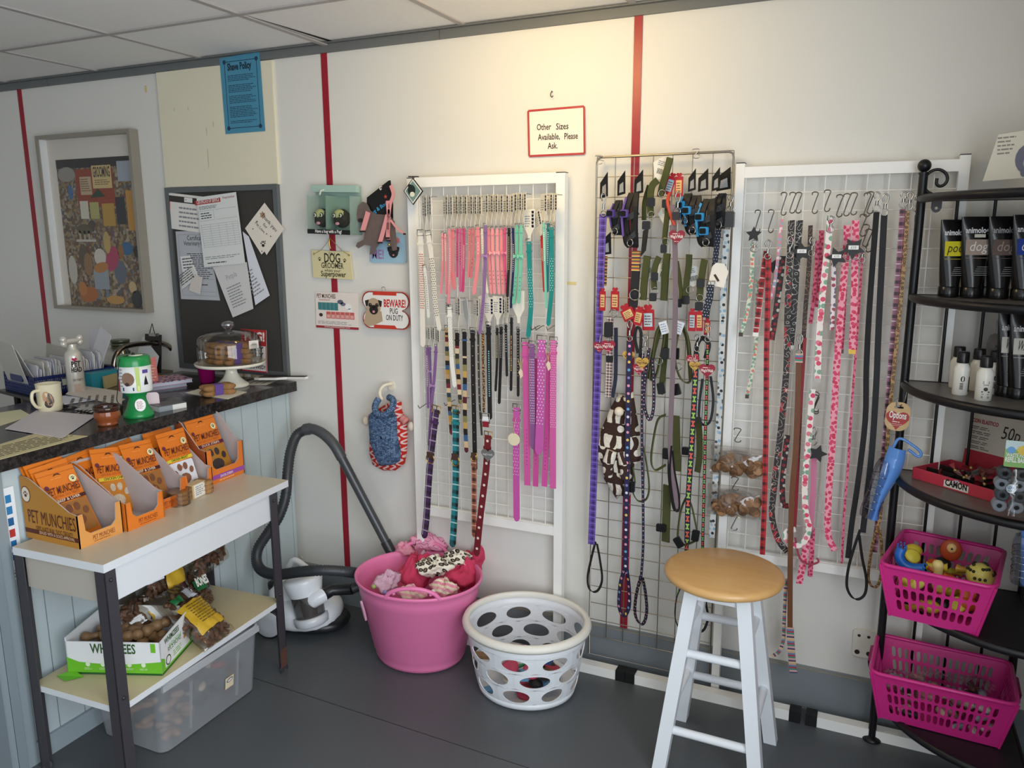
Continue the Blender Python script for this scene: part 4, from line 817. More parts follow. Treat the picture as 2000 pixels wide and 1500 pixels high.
m.build('heart_tag', label='large dark red heart tag over the thin bone print lead', cat='tag')
collar([(1388,556),(1386,580),(1381,600),(1378,620)], 13, None, 'short bundled navy collar with white dots below the blue trimmed harnesses', g2, .11, mat=patt('dots', '#151a30', ('#d4d8e4',), .008, .009, .0014, 1), holes=False, t=.01, tip=False, keep=False)
# patterned dog coat
NOR = NT('nordic_fleece'); uv, u_, v_ = NOR.uv()
row_ = NOR.m('FRACT', NOR.m('DIVIDE', v_, .085)); fl = NOR.n('TexVoronoi', Vector=uv, Scale=34.); wv_ = NOR.n('TexWave', Vector=uv, Scale=9., Distortion=6.)
k = NOR.m('GREATER_THAN', row_, .5); s1 = NOR.m('LESS_THAN', fl, .42); s2 = NOR.m('GREATER_THAN', wv_, .62)
inv = NOR.m('ABSOLUTE', NOR.m('SUBTRACT', k, NOR.m('MAXIMUM', NOR.m('MULTIPLY', s1, k), NOR.m('MULTIPLY', s2, NOR.m('SUBTRACT', 1., k)))))
nb = NOR.n('TexNoise', Vector=NOR.obj(), Scale=150.); NORM = NOR.done(NOR.mix(inv, lin('#e6dfd0'), lin('#3d2620')), .95, 0., nb, .7, .006)
F = FR(W(1212, 870, .07)); pl = wpoly(F, [(1208,768),(1222,775),(1236,765),(1243,800),(1250,850),(1257,890),(1254,905),(1240,905),(1236,960),(1226,972),(1214,965),(1205,975),(1195,955),(1180,935),(1178,905),(1165,895),(1166,870),(1177,835),(1192,800)], .07)
m = MB(); cxm = sum(p[0] for p in pl)/len(pl); cym = sum(p[1] for p in pl)/len(pl)
for k, (s_, z_) in enumerate(((1., 0.), (.97, .012), (.86, .025), (.6, .034), (.3, .037))):
    pass
lay = [(1., 0.), (1., .008), (.93, .022), (.75, .033), (.45, .040), (.05, .042)]; n_ = len(pl); vs = []; uvs = []
for s_, z_ in lay:
    for i, (a, b) in enumerate(pl): x, y = cxm+(a-cxm)*s_, cym+(b-cym)*s_; vs.append(F(x, y, z_+.006*sin(x*150)*s_)); uvs.append((x, y))
m.add(vs, [(j*n_+i, (j+1)*n_+i, (j+1)*n_+(i+1) % n_, j*n_+(i+1) % n_) for j in range(5) for i in range(n_)], NORM, True, uvs); m.add(vs[:n_], [tuple(range(n_))], NORM, False, uvs[:n_])
dc = thing('dog_coat', 'brown and cream fleece dog coat with a reindeer and snowflake pattern', 'dog coat', W(1212, 770, .07)); m.build('body', dc)
for sx in (-1, 1): m = MB(); q = F(cxm+.018*sx, cym+.01, .04); m.tube(smooth_path([q, q+V((sx*.012, -.008, -.05)), q+V((sx*.01, -.006, -.09))], 3), [.018, .02, .02, .019, .017, .016, .015], NORM, 10); m.build('sleeve', dc)
m = MB(); m.ball(W(1209, 804, .125), .016, M('#e8dcc4', .95, bump=.5, sc=200), 12); m.build('pompom', dc, 'cream pompom')
# bags of round treats
def treatbag(px, py, w, h, label, hookpt):
    k = mpp(px, py, .1); w, h = w*k, h*k; o = thing('treat_bag', label, 'bag of treats', W(px, py, .1)+V((0, 0, -h/2)), 'clear bags of round leather-brown dog treats'); F = FR(W(px, py, .1))
    fn = lambda u, v, sg: F((u-.5)*w*(1+.03*sin(v*9)), (v-.5)*h, sg*(.024*sin(pi*u)*sin(pi*min(1, v*1.15))**.7*(1.0+.25*sin(u*14+v*9)) if 0 < v < .87 else 0))
    m = MB(); cl = CLEAR('#f2f0ee', .06, .04)
    m.sheet(lambda u, v: fn(u, v, 1), 14, 10, cl); m.sheet(lambda u, v: fn(1-u, v, -1)-V((0, -.0005, 0)), 14, 10, cl); m.build('bag_film', o, 'clear plastic film')
    r_ = random.Random(int(py)); tr = [M('#8d6848', .6, var=.2, sc=60), M('#9e7856', .6, var=.2, sc=60), M('#7a573c', .6, var=.2, sc=60)]
    for i in range(36):
        x = (r_.random()-.5)*w*.84; y = -h*.36+r_.random()*h*.5; nn = V((r_.uniform(-.5, .5), -1, r_.uniform(-.6, .6))).normalized(); m = MB()
        R_ = r_.uniform(.013, .018); m.lathe([(R_*.96, -.004), (R_, -.002), (R_, .002), (R_*.93, .004), (R_*.6, .003), (.0001, .003)], F(x, y, r_.uniform(-.008, .008)), tr[i % 3], 14, axis=nn); m.build('treat', o)
    m = MB(); s_hook(m, FR(W(hookpt[0], hookpt[1], .1)), .045, .0015, M('#55524e', .35, .9)); m.build('hook', o, 'steel S hook')
treatbag(1439, 902, 102, 62, 'clear bag of round brown treats, the upper of two between the grid panels', (1441, 850))
treatbag(1434, 980, 104, 66, 'clear bag of round brown treats, the lower of two between the grid panels', (1436, 945))
m = MB(); s_hook(m, FR(W(1434, 1020, .08)), .055, .0018); m.build('s_hook', label='empty steel S hook below the lower bag of round treats', cat='hook')
# ================================================================ RIGHT WHITE GRID: LEADS
g3 = 'leads hanging on the right grid panel'
FLO = patt('spots', '#cfd8c4', ('#d9796a', '#6f9a86', '#e6d6c0', '#88a894'), 110., .5, None)
RT_ = patt('plaid', '#b3202a', '#3a1216', '#e8dfd8', .03); SK = patt('spots', '#2a2026', ('#8a1f28', '#c9c2b8', '#a8323a'), 70., .34, None)
RS = patt('scroll', '#2b2427', '#c9c0b4', '#9c2430', 75.); SCR = patt('scroll', '#211d1f', '#cfc8bd', '#2f292b', 70.); BR = patt('scroll', '#38271e', '#a8835a', '#241a16', 75.)
HT = patt('spots', '#ef9fb0', ('#cf2c54', '#d8406a'), 85., .42, None); HT2 = patt('spots', '#e2708f', ('#b01e48',), 100., .38, None)
RO = patt('spots', '#f0e6df', ('#d9486a', '#7fa890', '#f0e6df', '#e27a8c'), 60., .42, None); RO2 = patt('spots', '#ece6ea', ('#a8485e', '#6f6a80', '#ece6ea'), 80., .42, None)
TP = patt('plaid', '#b9788e', '#3a2430', '#e9d4d8', .032); LEO = patt('spots', '#b08a54', ('#2c1c12', '#4a3018'), 120., .42, '#9a6c3a')
MUL = patt('stripes', ('#2a3550', '#d8b46a', '#a8285c', '#dcd6c8', '#1e1c20', '#6f8ea8', '#b8a04c'), .12); PER = patt('stripes', ('#c8a48a', '#5a7fa8', '#b03a4a', '#3f8a7a', '#d9a9a0', '#4a3f6a', '#d8b98a'), .04)
def hk(o, px, py, h=40, d=.1): m = MB(); s_hook(m, FR(W(px, py, d), (.8, -.6, 0)), h*mpp(px, py, d), .0017, M('#77746f', .3, .9)); m.build('hook', o, 'steel S hook')
L3 = [
 ([(1470,475),(1468,540),(1461,600),(1447,655)], 8, FLO, 'mint floral collar slanting left at the left edge of the right grid panel', dict(ends='#4a3a30', hook=(1474,478,20)), (1480,432,44)),
 ([(1480,545),(1477,660),(1470,720),(1459,776)], 7, FLO, 'mint floral collar hanging lower than the slanting one', dict(ends='#4a3a30', d=.085), None),
 ([(1497,490),(1490,540),(1483,600),(1476,655)], 11, RT_, 'short red tartan collar with a white end', dict(ends='#f0eee8'), (1506,432,46)),
 ([(1501,500),(1499,600),(1497,700),(1496,850),(1493,980),(1489,1083)], 11, patt('plaid', '#b8222c', '#301014', '#c23038', .03), 'long red tartan lead reaching down behind the stool', dict(d=.12, hook=(1500,486,36)), None),
 ([(1527,428),(1522,480),(1515,540),(1507,582)], 6, patt('spots', '#d9889a', ('#8fa8b8', '#e9d6d8'), 90., .4, None), 'thin pink collar curving left below the first big hook', dict(tip=True), (1531,398,46)),
 ([(1529,500),(1522,560),(1514,620),(1507,664)], 12, SK, 'short black and red skull print collar', dict(d=.09), None),
 ([(1546,430),(1542,520),(1538,620),(1536,720),(1524,850),(1511,960),(1508,1010),(1520,1055),(1538,1078)], 13, RS, 'long dark red rose and scroll lead curling at its lower end', dict(d=.12, hook=(1543,482,42)), (1548,396,42)),
 ([(1562,430),(1557,500),(1551,600),(1544,680)], 13, SCR, 'short black lead with pale scrolls behind a star tag', dict(d=.11, ends='#d8d6ce'), (1560,396,42)),
 ([(1560,700),(1558,780),(1554,880),(1547,960),(1544,1060),(1543,1160),(1543,1225)], 11, M('#6b3f22', .5, var=.12, sc=25), 'long brown leather lead ending in a colourful striped piece', dict(d=.14, hook=(1562,672,42)), None),
 ([(1583,440),(1580,520),(1572,620),(1566,740),(1560,860),(1554,980)], 9, BR, 'brown and black scroll print lead', dict(d=.09, hook=(1586,480,36)), (1592,396,44)),
 ([(1597,470),(1593,540),(1587,600),(1583,632)], 8, HT2, 'short dark pink heart print collar', dict(d=.085), None),
 ([(1605,450),(1600,540),(1596,600)], 10, HT2, 'deep pink heart print strap behind the white rose lead', dict(d=.08), None),
 ([(1622,420),(1617,480),(1608,560),(1601,640),(1598,700),(1597,745)], 13, RO, 'wide white collar with pink roses in front of the heart prints', dict(d=.14, ends='#b9b4ae', hook=(1623,436,30)), (1616,392,44)),
 ([(1628,500),(1628,560),(1626,620),(1625,645)], 9, RO2, 'small white collar with tiny dark flowers', dict(d=.10), None),
 ([(1655,440),(1652,500),(1643,600),(1634,720),(1626,860),(1619,960),(1617,1040),(1630,1075)], 14, HT, 'long wide pink lead with red hearts ending in a curled loop', dict(d=.12, hook=(1657,490,34)), (1654,400,46)),
 ([(1671,430),(1670,500),(1668,600),(1664,689)], 14, HT, 'wide pink heart collar with a yellow end', dict(d=.13, ends='#e8c24a', hook=(1672,488,32)), (1668,398,46)),
 ([(1651,560),(1648,620),(1644,688)], 7, HT2, 'narrow pink heart collar behind the long heart lead', dict(d=.09, ends='#6a4a4a'), None),
 ([(1684,490),(1680,560),(1672,680),(1663,800),(1657,900),(1649,1000),(1644,1100)], 5, HT2, 'long thin pink heart lead beside the black leads', dict(d=.10, hook=(1684,496,30)), (1686,440,46)),
 ([(1712,414),(1704,520),(1697,620),(1692,720),(1690,820),(1676,940),(1664,1020),(1656,1090)], 12, M('#151417', .75), 'long black webbing lead, left of the two', dict(d=.12, hook=(1713,392,36)), None),
 ([(1727,420),(1722,520),(1716,640),(1711,760),(1703,880),(1692,980),(1685,1040)], 13, M('#19191c', .7), 'long black webbing lead with a loop at the bottom, right of the two', dict(d=.13, hook=(1729,398,42), lw=6, loop=[(1680,1035),(1668,1070),(1657,1110),(1654,1145),(1664,1166),(1678,1170),(1690,1158),(1692,1130),(1684,1090),(1678,1045)]), None),
 ([(1763,408),(1757,500),(1749,600),(1741,700),(1734,790),(1725,900),(1716,1000),(1708,1078)], 12, TP, 'long pink and brown tartan lead', dict(d=.11, hook=(1765,388,30)), None),
 ([(1773,412),(1767,500),(1758,600),(1748,700),(1738,800),(1730,900),(1720,1000),(1712,1040)], 8, LEO, 'long leopard print lead with a loop near the floor', dict(d=.125, hook=(1777,390,32), lw=6, loop=[(1712,1035),(1703,1070),(1697,1110),(1697,1135),(1706,1147),(1716,1140),(1722,1110),(1722,1070),(1718,1035)]), None),
 ([(1791,420),(1786,500),(1779,580),(1773,660)], 9, MUL, 'multicoloured patchwork collar partly behind the shelf post', dict(d=.085, hook=(1792,395,32)), None),
 ([(1587,760),(1580,850),(1572,940),(1574,1000),(1580,1030),(1572,1056),(1556,1066),(1541,1058),(1534,1046),(1540,1036),(1554,1034)], 12, RO, 'white and pink floral lead curled into a loop beside the brown leather lead', dict(d=.13), None),
 ([(1590,880),(1588,960),(1582,1050)], 11, M('#d27a9a', .6), 'plain pink strap hanging behind the curled floral lead', dict(d=.10, hook=(1590,850,34)), (1594,790,40)),
 ([(1578,1040),(1570,1090),(1561,1140)], 13, HT, 'end of a pink heart lead hanging under the curled floral lead', dict(d=.11), None),
 ([(1587,1030),(1585,1080),(1582,1126)], 10, HT2, 'short end of a deep pink heart lead beside it', dict(d=.10), None),
 ([(1572,660),(1566,760),(1558,860),(1556,960),(1552,1030)], 7, M('#8c1f2a', .5), 'dark red rope lead beside the brown leather lead', dict(d=.10), None),
 ([(1538,850),(1532,900),(1528,950),(1530,985),(1540,988)], 11, SK, 'short skull print collar curled up at its end', dict(d=.10), None),
 ([(1535,1130),(1533,1180),(1531,1225),(1530,1250),(1522,1272),(1508,1282)], 7, PER, 'thin striped woven strap trailing near the skirting', dict(d=.12), None),
 ([(1553,1050),(1562,1090),(1580,1102),(1598,1098),(1596,1090)], 4, M('#a03a50', .6), 'thin rose cord curled near the bottom of the right grid panel', dict(d=.12), None),
]
for pts, w, mt, lb, ex, hook in L3:
    ex = dict(ex); nm = 'dog_collar' if 'collar' in lb else 'dog_lead'; d = ex.pop('d', .105)
    o = lead(pts, w, mt, lb, d, g3, name=nm, cat='collar' if 'collar' in lb else 'lead', **ex)
    if hook: hk(o, *hook, d=d)
    if 'brown leather' in lb:
        m = MB(); m.ribbon(smooth_path([W(p[0], p[1], d) for p in ((1543,1225),(1545,1260),(1547,1290),(1550,1314))], 4), .022, PER, t=.004); m.build('striped_end', o, 'multicoloured striped end')
        m = MB(); m.ribbon(smooth_path([W(p[0], p[1], d+.003) for p in ((1561,690),(1560,708))], 3), .022, PER, t=.005); m.build('striped_top', o, 'striped stitched top')
for i, (px, py, r, d, lb) in enumerate(((1472,458,13,.125,'black star tag on the slanting mint floral collar'), (1566,492,18,.14,'black star tag with a white price label over the scroll lead'), (1634,502,18,.15,'black star tag with a white price label left of the wide heart lead'), (1667,485,20,.16,'black star tag with a white price label across the two wide heart leads'), (1508,520,12,.09,'small black star tag beside the red tartan lead'), (1597,886,16,.13,'black star tag hanging on the plain pink strap'))):
    m = MB(); F = wall_frame(px, py, d); rr = r*mpp(px, py, d)*1.25; m.prism(F, star(0, 0, rr, 5, .5, pi/2+.2*i), 0, .0012, M('#1c1a1b', .5))
    if i in (1, 2, 3): m.fbox(F, -rr*.4, rr*.4, -rr*.1, rr*.24, .0012, .0018, M('#f0efec')); m.text(F, 0, -rr*.02, '£10', rr*.2, M('#555555'), n=.0022)
    m.build('star_tag', label=lb, cat='tag', group='black star shaped card tags')
for i, (px, py, h, lb) in enumerate(((1640,402,46,'empty steel hook with a zigzag bend above the roses'), (1694,400,50,'first empty steel S hook left of the black leads'), (1700,396,46,'second empty steel S hook left of the black leads'), (1691,460,46,'lower empty steel hook hanging in the chain of hooks'), (1697,470,48,'lowest empty steel hook hanging in the chain of hooks'), (1594,785,42,'steel hook hanging above the plain pink strap'))):
    m = MB(); s_hook(m, FR(W(px, py, .1), (.8, -.6, 0)), h*mpp(px, py, .1), .0018, M('#77746f', .3, .9)); m.build('s_hook', label=lb, cat='hook', group='steel hooks on the right grid panel')
# ================================================================ THINGS ON THE LEFT PART OF THE WALL
INK = M('#1b2433', .6); WHT = M('#eceae6', .5); PAP = M('#e6e4df', .6)
# blue notice
F, w, h, q = sheetf((429, 114), (507, 101), (518, 256), (441, 262), .014); m = MB(); m.prism(F, q, 0, .0012, M('#4a8fac', .3))
sk = (q[3][0])/q[3][1]; G = FR(F.O, F.X, F.Y)
B = M('#1a3a55', .5); n = .0018
def bar(m, F, x0, y0, x1, y1, t, mat, n=.0018):
    d = V((x1-x0, y1-y0)); L = d.length or 1; p = V((-d.y, d.x))/L*t/2
    m.add([F(x0-p.x, y0-p.y, n), F(x1-p.x, y1-p.y, n), F(x1+p.x, y1+p.y, n), F(x0+p.x, y0+p.y, n)], [(0, 1, 2, 3)], mat)
iw = w*.1; m2 = [(iw, iw), (w-iw, iw), (w-iw, h-iw), (iw, h-iw)]
for i in range(4): a, b = m2[i], m2[(i+1) % 4]; bar(m, F, a[0], a[1], b[0], b[1], .0025, B)
for a in m2: flat(m, F, ell(a[0], a[1], .009, .009, 6), B, .0021)
m.text(F, w*.47, h*.82, 'Shave Policy', .026, M('#15202e'), w=w*.6, n=.002, bold=.03)
for y0, k in ((.76, 4), (.635, 5), (.495, 5), (.355, 7), (.17, 2)): m.lines(F, w*.16, w*.86, h*y0, h*(y0-.0215*k), k, B, n=.0018, words=8)
m.build('notice', label='blue laminated Shave Policy notice taped over the ceiling trim', cat='notice')
# framed print
D = .045; pts = [W(*p, D) for p in ((67, 265), (250, 252), (288, 611), (107, 603))]
x0, x1 = (pts[0].x+pts[3].x)/2, (pts[1].x+pts[2].x)/2; z0, z1 = (pts[2].z+pts[3].z)/2, (pts[0].z+pts[1].z)/2
fr = thing('framed_print', 'tall silver box frame holding a busy dog grooming picture', 'picture', ((x0+x1)/2, -.02, z0)); F = FR((x0, -.002, z0)); w, h = x1-x0, z1-z0
m = MB(); fm = M('#9b9589', .35, .3); b = .016
for a in ((0, b, 0, h), (w-b, w, 0, h), (b, w-b, 0, b), (b, w-b, h-b, h)): m.fbox(F, a[0], a[1], a[2], a[3], 0, D, fm)
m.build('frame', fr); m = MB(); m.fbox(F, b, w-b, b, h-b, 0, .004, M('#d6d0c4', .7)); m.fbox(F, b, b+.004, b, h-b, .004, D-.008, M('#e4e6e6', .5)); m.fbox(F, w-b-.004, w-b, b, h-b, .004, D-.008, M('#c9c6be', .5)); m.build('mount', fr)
px0, px1, pz1 = w*.12, w*.93, h*.865
t = NT('printed_scene'); v = t.t.nodes.new('ShaderNodeTexVoronoi'); t.t.links.new(t.obj(), v.inputs['Vector']); v.inputs['Scale'].default_value = 75.
sp = t.t.nodes.new('ShaderNodeSeparateColor'); t.t.links.new(v.outputs['Color'], sp.inputs[0]); nz = t.n('TexNoise', Vector=t.obj(), Scale=22., Detail=6.)
c = t.ramp(sp.outputs[0], [(0, '#5a4436'), (.12, '#8d8577'), (.25, '#6e3a2c'), (.38, '#a3957a'), (.5, '#40506a'), (.6, '#b8ab96'), (.7, '#7d5a34'), (.8, '#39332f'), (.9, '#a88a4a')])
PRN = t.done(t.mix(t.m('MULTIPLY', nz, .9), c, lin('#6b5a48')), .5)
m = MB(); m.fbox(F, px0, px1, b, pz1, .004, .006, PRN); n = .0068; P = lambda u, v_: (px0+(px1-px0)*u, b+(pz1-b)*v_)
def blob(u, v_, ru, rv, col, rot=0., nn=0.): cc = P(u, v_); flat(m, F, ell(cc[0], cc[1], ru*(px1-px0), rv*(pz1-b), 14, rot), M(col, .5), n+nn)
def rect(u0, v0, u1, v1, col, nn=0.): flat(m, F, [P(u0, v0), P(u1, v0), P(u1, v1), P(u0, v1)], M(col, .5), n+nn)
rect(.0, .94, 1, 1, '#2a2226'); rect(.25, .68, .74, .93, '#8e3a26', .0001); rect(.3, .76, .45, .88, '#b9a283', .0003); rect(.47, .8, .72, .95, '#c9b27c', .0003); rect(.8, .84, .99, .97, '#9aa3ac', .0003)
cc = P(.595, .875); m.text(F, cc[0], cc[1], 'GROOMING', .045, M('#2c2430'), w=.22*(px1-px0), n=n+.0006, bold=.02)
m.lines(F, P(.5, 0)[0], P(.7, 0)[0], P(0, .86)[1], P(0, .82)[1], 3, M('#6b5234'), n=n+.0006); m.lines(F, P(.31, 0)[0], P(.44, 0)[0], P(0, .87)[1], P(0, .78)[1], 6, M('#6b5234'), n=n+.0006)
flat(m, F, [P(.42, .74), P(.62, .745), P(.53, .80)], M('#24402c'), n+.0005); blob(.16, .78, .03, .05, '#3a6a9a', 0, .0003); blob(.13, .9, .12, .05, '#8f8b84', 0, .0003)
rect(.27, .6, .38, .72, '#c9c4b4', .0003); rect(.4, .6, .52, .71, '#a8a468', .0003); rect(.56, .55, .72, .7, '#b08a3c', .0003); rect(.74, .56, .86, .74, '#2a2c30', .0003); rect(.88, .52, .98, .78, '#c08a3a', .0003)
blob(.3, .53, .11, .035, '#57503c', 0, .0005); blob(.4, .56, .05, .03, '#4a4238', .4, .0006); [rect(.22+.06*i, .46, .245+.06*i, .52, '#a89a7c', .0005) for i in range(3)]; rect(.17, .445, .44, .46, '#b9b4a8', .0005)
blob(.25, .34, .07, .09, '#5b4a3a', 0, .0005); blob(.3, .29, .06, .08, '#8d6a4a', 0, .0006); blob(.47, .34, .08, .06, '#c9c2b6', 0, .0006); blob(.47, .27, .1, .035, '#b0763c', .2, .0007); rect(.36, .12, .56, .26, '#8f98a0', .0004); rect(.38, .05, .42, .13, '#6f7880', .0003); rect(.5, .05, .54, .13, '#6f7880', .0003)
blob(.58, .44, .045, .075, '#b59b5e', 0, .0007); blob(.63, .33, .08, .09, '#a83a5c', -.5, .0006); blob(.72, .24, .08, .08, '#5c6270', 0, .0005); blob(.83, .4, .08, .045, '#2f5f88', 0, .0005); blob(.95, .38, .04, .04, '#26221f', 0, .0006); blob(.75, .38, .04, .05, '#8a6232', 0, .0006)
blob(.27, .08, .13, .055, '#a8622e', .1, .0006); blob(.19, .12, .06, .05, '#b4743a', 0, .0007); blob(.62, .05, .12, .03, '#b88a4a', 0, .0006); blob(.86, .14, .05, .04, '#c2a878', .3, .0006); blob(.08, .25, .06, .1, '#bdb7a9', 0, .0005); blob(.9, .06, .07, .06, '#25262c', 0, .0006)
m.build('print', fr); m = MB(); m.quad(F(b, b, D-.006), F(w-b, b, D-.006), F(w-b, h-b, D-.006), F(b, h-b, D-.006), CLEAR('#ffffff', .03, None, .06)); m.build('glass', fr)
# pinboard
F = FR(W(362, 722, 0)); x0, x1 = -2.792, -2.180; z1, z0 = 1.757, .972
pb = thing('pinboard', 'dark grey framed pinboard behind the cake stand covered with pinned papers', 'pinboard', ((x0+x1)/2, -.01, z0)); F = FR((x0, -.001, z0)); w, h = x1-x0, z1-z0
m = MB(); m.fbox(F, .01, w-.01, .01, h-.01, 0, .010, M('#3c3a36', .9, var=.12, sc=120)); m.build('board', pb); m = MB(); fm = M('#6d7173', .35, .4)
for a in ((0, .022, 0, h), (w-.022, w, 0, h), (.022, w-.022, 0, .022), (.022, w-.022, h-.022, h)): m.fbox(F, a[0], a[1], a[2], a[3], 0, .018, fm)
m.build('frame', pb)
def paper(TL, TR, BR, BL, d, col='#e8e6e2', **kw): F, w, h, q = sheetf(TL, TR, BR, BL, d); m = MB(); m.prism(F, q, 0, .0008, M(col, .6)); return m, F, w, h
GY = M('#8b8c90', .6); DG = M('#4a4b50', .6)
m, F, w, h = paper((343, 452), (402, 450), (430, 587), (354, 584), .013, '#b9bbbf'); m.text(F, w*.5, h*.86, 'Certificate', .02, M('#222428'), w=w*.42, n=.0014); m.text(F, w*.5, h*.785, 'Veterinary Care', .02, M('#222428'), w=w*.62, n=.0014)
m.lines(F, w*.25, w*.9, h*.68, h*.3, 13, DG, n=.0012); m.lines(F, w*.55, w*.75, h*.24, h*.2, 1, DG, n=.0012, h=.005)
for a in ((.06, .06, .94, .06), (.94, .06, .94, .94), (.06, .94, .94, .94), (.06, .06, .06, .94), (.3, .12, .92, .12), (.4, .3, .92, .3)): bar(m, F, a[0]*w, a[1]*h, a[2]*w, a[3]*h, .0012, GY, .0013)
m.build('certificate', label='grey veterinary care certificate low on the left of the pinboard', cat='paper')
m, F, w, h = paper((328, 376), (396, 384), (396, 455), (331, 446), .016, '#e6e2dc'); m.fbox(F, 0, w, h*.76, h*.93, .0008, .0012, M('#38342f', .5)); m.fbox(F, w*.46, w*.7, h*.79, h*.92, .0012, .0016, WHT); paw(m, F, w*.51, h*.855, .005, INK, .002); m.fbox(F, -.004, .006, 0, h*.76, .0, .002, M('#c84048', .5)); m.lines(F, w*.3, w*.95, h*.68, h*.06, 5, GY, n=.0014)
m.build('leaflet', label='leaflet with a black header and red left edge at the top left of the pinboard', cat='paper')
m, F, w, h = paper((416, 521), (482, 512), (495, 603), (455, 620), .022, '#d8d6d4'); m.text(F, w*.55, h*.72, 'Petpla', .022, M('#a2a3a8'), w=w*.5, n=.0014); m.lines(F, w*.15, w*.85, h*.6, h*.15, 8, GY, n=.0013); m.build('letter', label='folded letter hanging diagonally below the certificate of service', cat='paper')
m, F, w, h = paper((474, 452), (486, 462), (527, 577), (499, 596), .020, '#dfe1e8'); m.lines(F, w*.15, w*.85, h*.5, h*.1, 8, GY, n=.0013, words=3); m.build('letter', label='narrow white letter slanting out to the right behind the other papers', cat='paper')
m, F, w, h = paper((384, 386), (461, 375), (479, 514), (399, 522), .027, '#e2e4e0'); m.fbox(F, 0, w*.62, h*.895, h*.955, .0008, .0012, M('#b02a2a', .5)); m.text(F, w*.32, h*.908, 'CERTIFICATE OF SERVICE', .016, WHT, w=w*.55, n=.0018, bold=.02)
m.text(F, w*.82, h*.93, 'Fireprotection', .01, M('#9a3030'), w=w*.28, n=.0014); m.lines(F, w*.08, w*.55, h*.87, h*.82, 3, DG, n=.0013)
for x in (.08, .3, .5, .68, .84, .96): bar(m, F, x*w, h*.28, x*w, h*.6, .0008, GY, .0013)
for k in range(11): bar(m, F, .06*w, h*(.28+.032*k), .96*w, h*(.28+.032*k), .0008, GY, .0013)
for a in ((.06, .66, .42, .66), (.06, .80, .42, .80), (.06, .66, .06, .80), (.42, .66, .42, .80), (.46, .66, .96, .66), (.46, .80, .96, .80)): bar(m, F, a[0]*w, a[1]*h, a[2]*w, a[3]*h, .0009, GY, .0013)
m.lines(F, w*.1, w*.38, h*.78, h*.68, 3, INK, n=.0014, words=3); m.lines(F, w*.06, w*.9, h*.15, h*.1, 2, GY, n=.0013); m.lines(F, w*.1, w*.7, h*.07, h*.03, 1, DG, n=.0013); m.build('certificate', label='white certificate of service with a red header in the middle of the pinboard', cat='paper')
for i, (q, d, c, lb) in enumerate(((((352, 501), (371, 499), (386, 535), (358, 538)), .016, '#e6e6e4', 'handwritten note, topmost of the small notes on the grey certificate'), (((358, 528), (377, 524), (389, 540), (355, 566)), .018, '#dddcd6', 'handwritten note in the middle of the small pinned notes'), (((377, 536), (396, 541), (391, 575), (369, 567)), .020, '#d8cfc6', 'small beige blank card pinned over the handwritten notes'))):
    m, F, w, h = paper(*q, d, c); (m.lines(F, w*.1, w*.9, h*.9, h*.15, 5, DG, n=.0013, words=4) if i < 2 else m.ball(F(w*.3, h*.86, .004), .004, M('#222222', .3), 8)); m.build('note', label=lb, cat='note')
F = wall_frame(517, 447, .02, .0); q = wpoly(F, [(517, 396), (555, 447), (521, 498), (517, 491), (511, 497), (479, 446)], .02); m = MB(); m.prism(F, q, 0, .0012, M('#e9e0d2', .6)); n = .002
flat(m, F, star(-.005, .055, .016, 6, .6), M('#b08a70'), n); paw(m, F, -.012, -.062, .018, M('#17130f'), n)
G = F.at(0, 0, 0, -.75); m.text(G, .002, .03, 'Thank you', .016, INK, n=n); m.text(G, -.004, .006, 'for', .014, INK, n=n); m.text(G, -.02, -.016, 'Pet Love', .012, INK, n=n)
for x, y in ((-.06, .0), (-.035, .03), (.03, -.03), (.01, -.02), (.045, .0), (-.02, -.09), (.0, -.05)): flat(m, F, ell(x, y, .003, .003, 6), M('#6a3434'), n)
m.build('thank_you_card', label='diamond turned thank you card with a paw print at the pinboard right edge', cat='card')
# pug slippers in a clear box
F, w, h, q = sheetf((589, 385), (676, 380), (684, 459), (601, 456), .085); D0 = -.075
bx = thing('slipper_box', 'mint green clear fronted box holding two pug slippers', 'box', W(640, 457, .04)); MT = M('#94aca2', .4); m = MB()
m.fbox(F, 0, w, 0, h*1.02, D0, D0+.002, MT); m.fbox(F, -.012, w+.0, h*1.02, h*1.26, D0+.002, D0+.005, MT); m.fbox(F, -.014, w-.004, h*1.1, h*1.28, D0+.005, D0+.03, M('#a9c6ba', .4)); m.fbox(F, 0, w, 0, .002, D0, 0, MT); m.fbox(F, w*.42, w*.43, 0, h, D0, -.005, MT); m.build('back_card', bx)
m = MB(); cl = FROST('#b8d2c8', .28, .15); m.fbox(F, 0, .001, 0, h, D0, 0, cl); m.fbox(F, w-.001, w, 0, h, D0, 0, cl); m.quad(F(0, 0, 0), F(w, 0, 0), F(w, h, 0), F(0, h, 0), CLEAR('#eef6f2', .04, None, .1)); m.build('clear_window', bx, 'clear plastic front')
m = MB(); m.fbox(F, 0, w, 0, h*.12, .0005, .0015, M('#15191b', .4)); m.text(F, w*.5, h*.035, 'Have a hug with a Pug!', .012, WHT, w=w*.62, n=.002, bold=.02); m.build('label_band', bx, 'black band with white lettering')
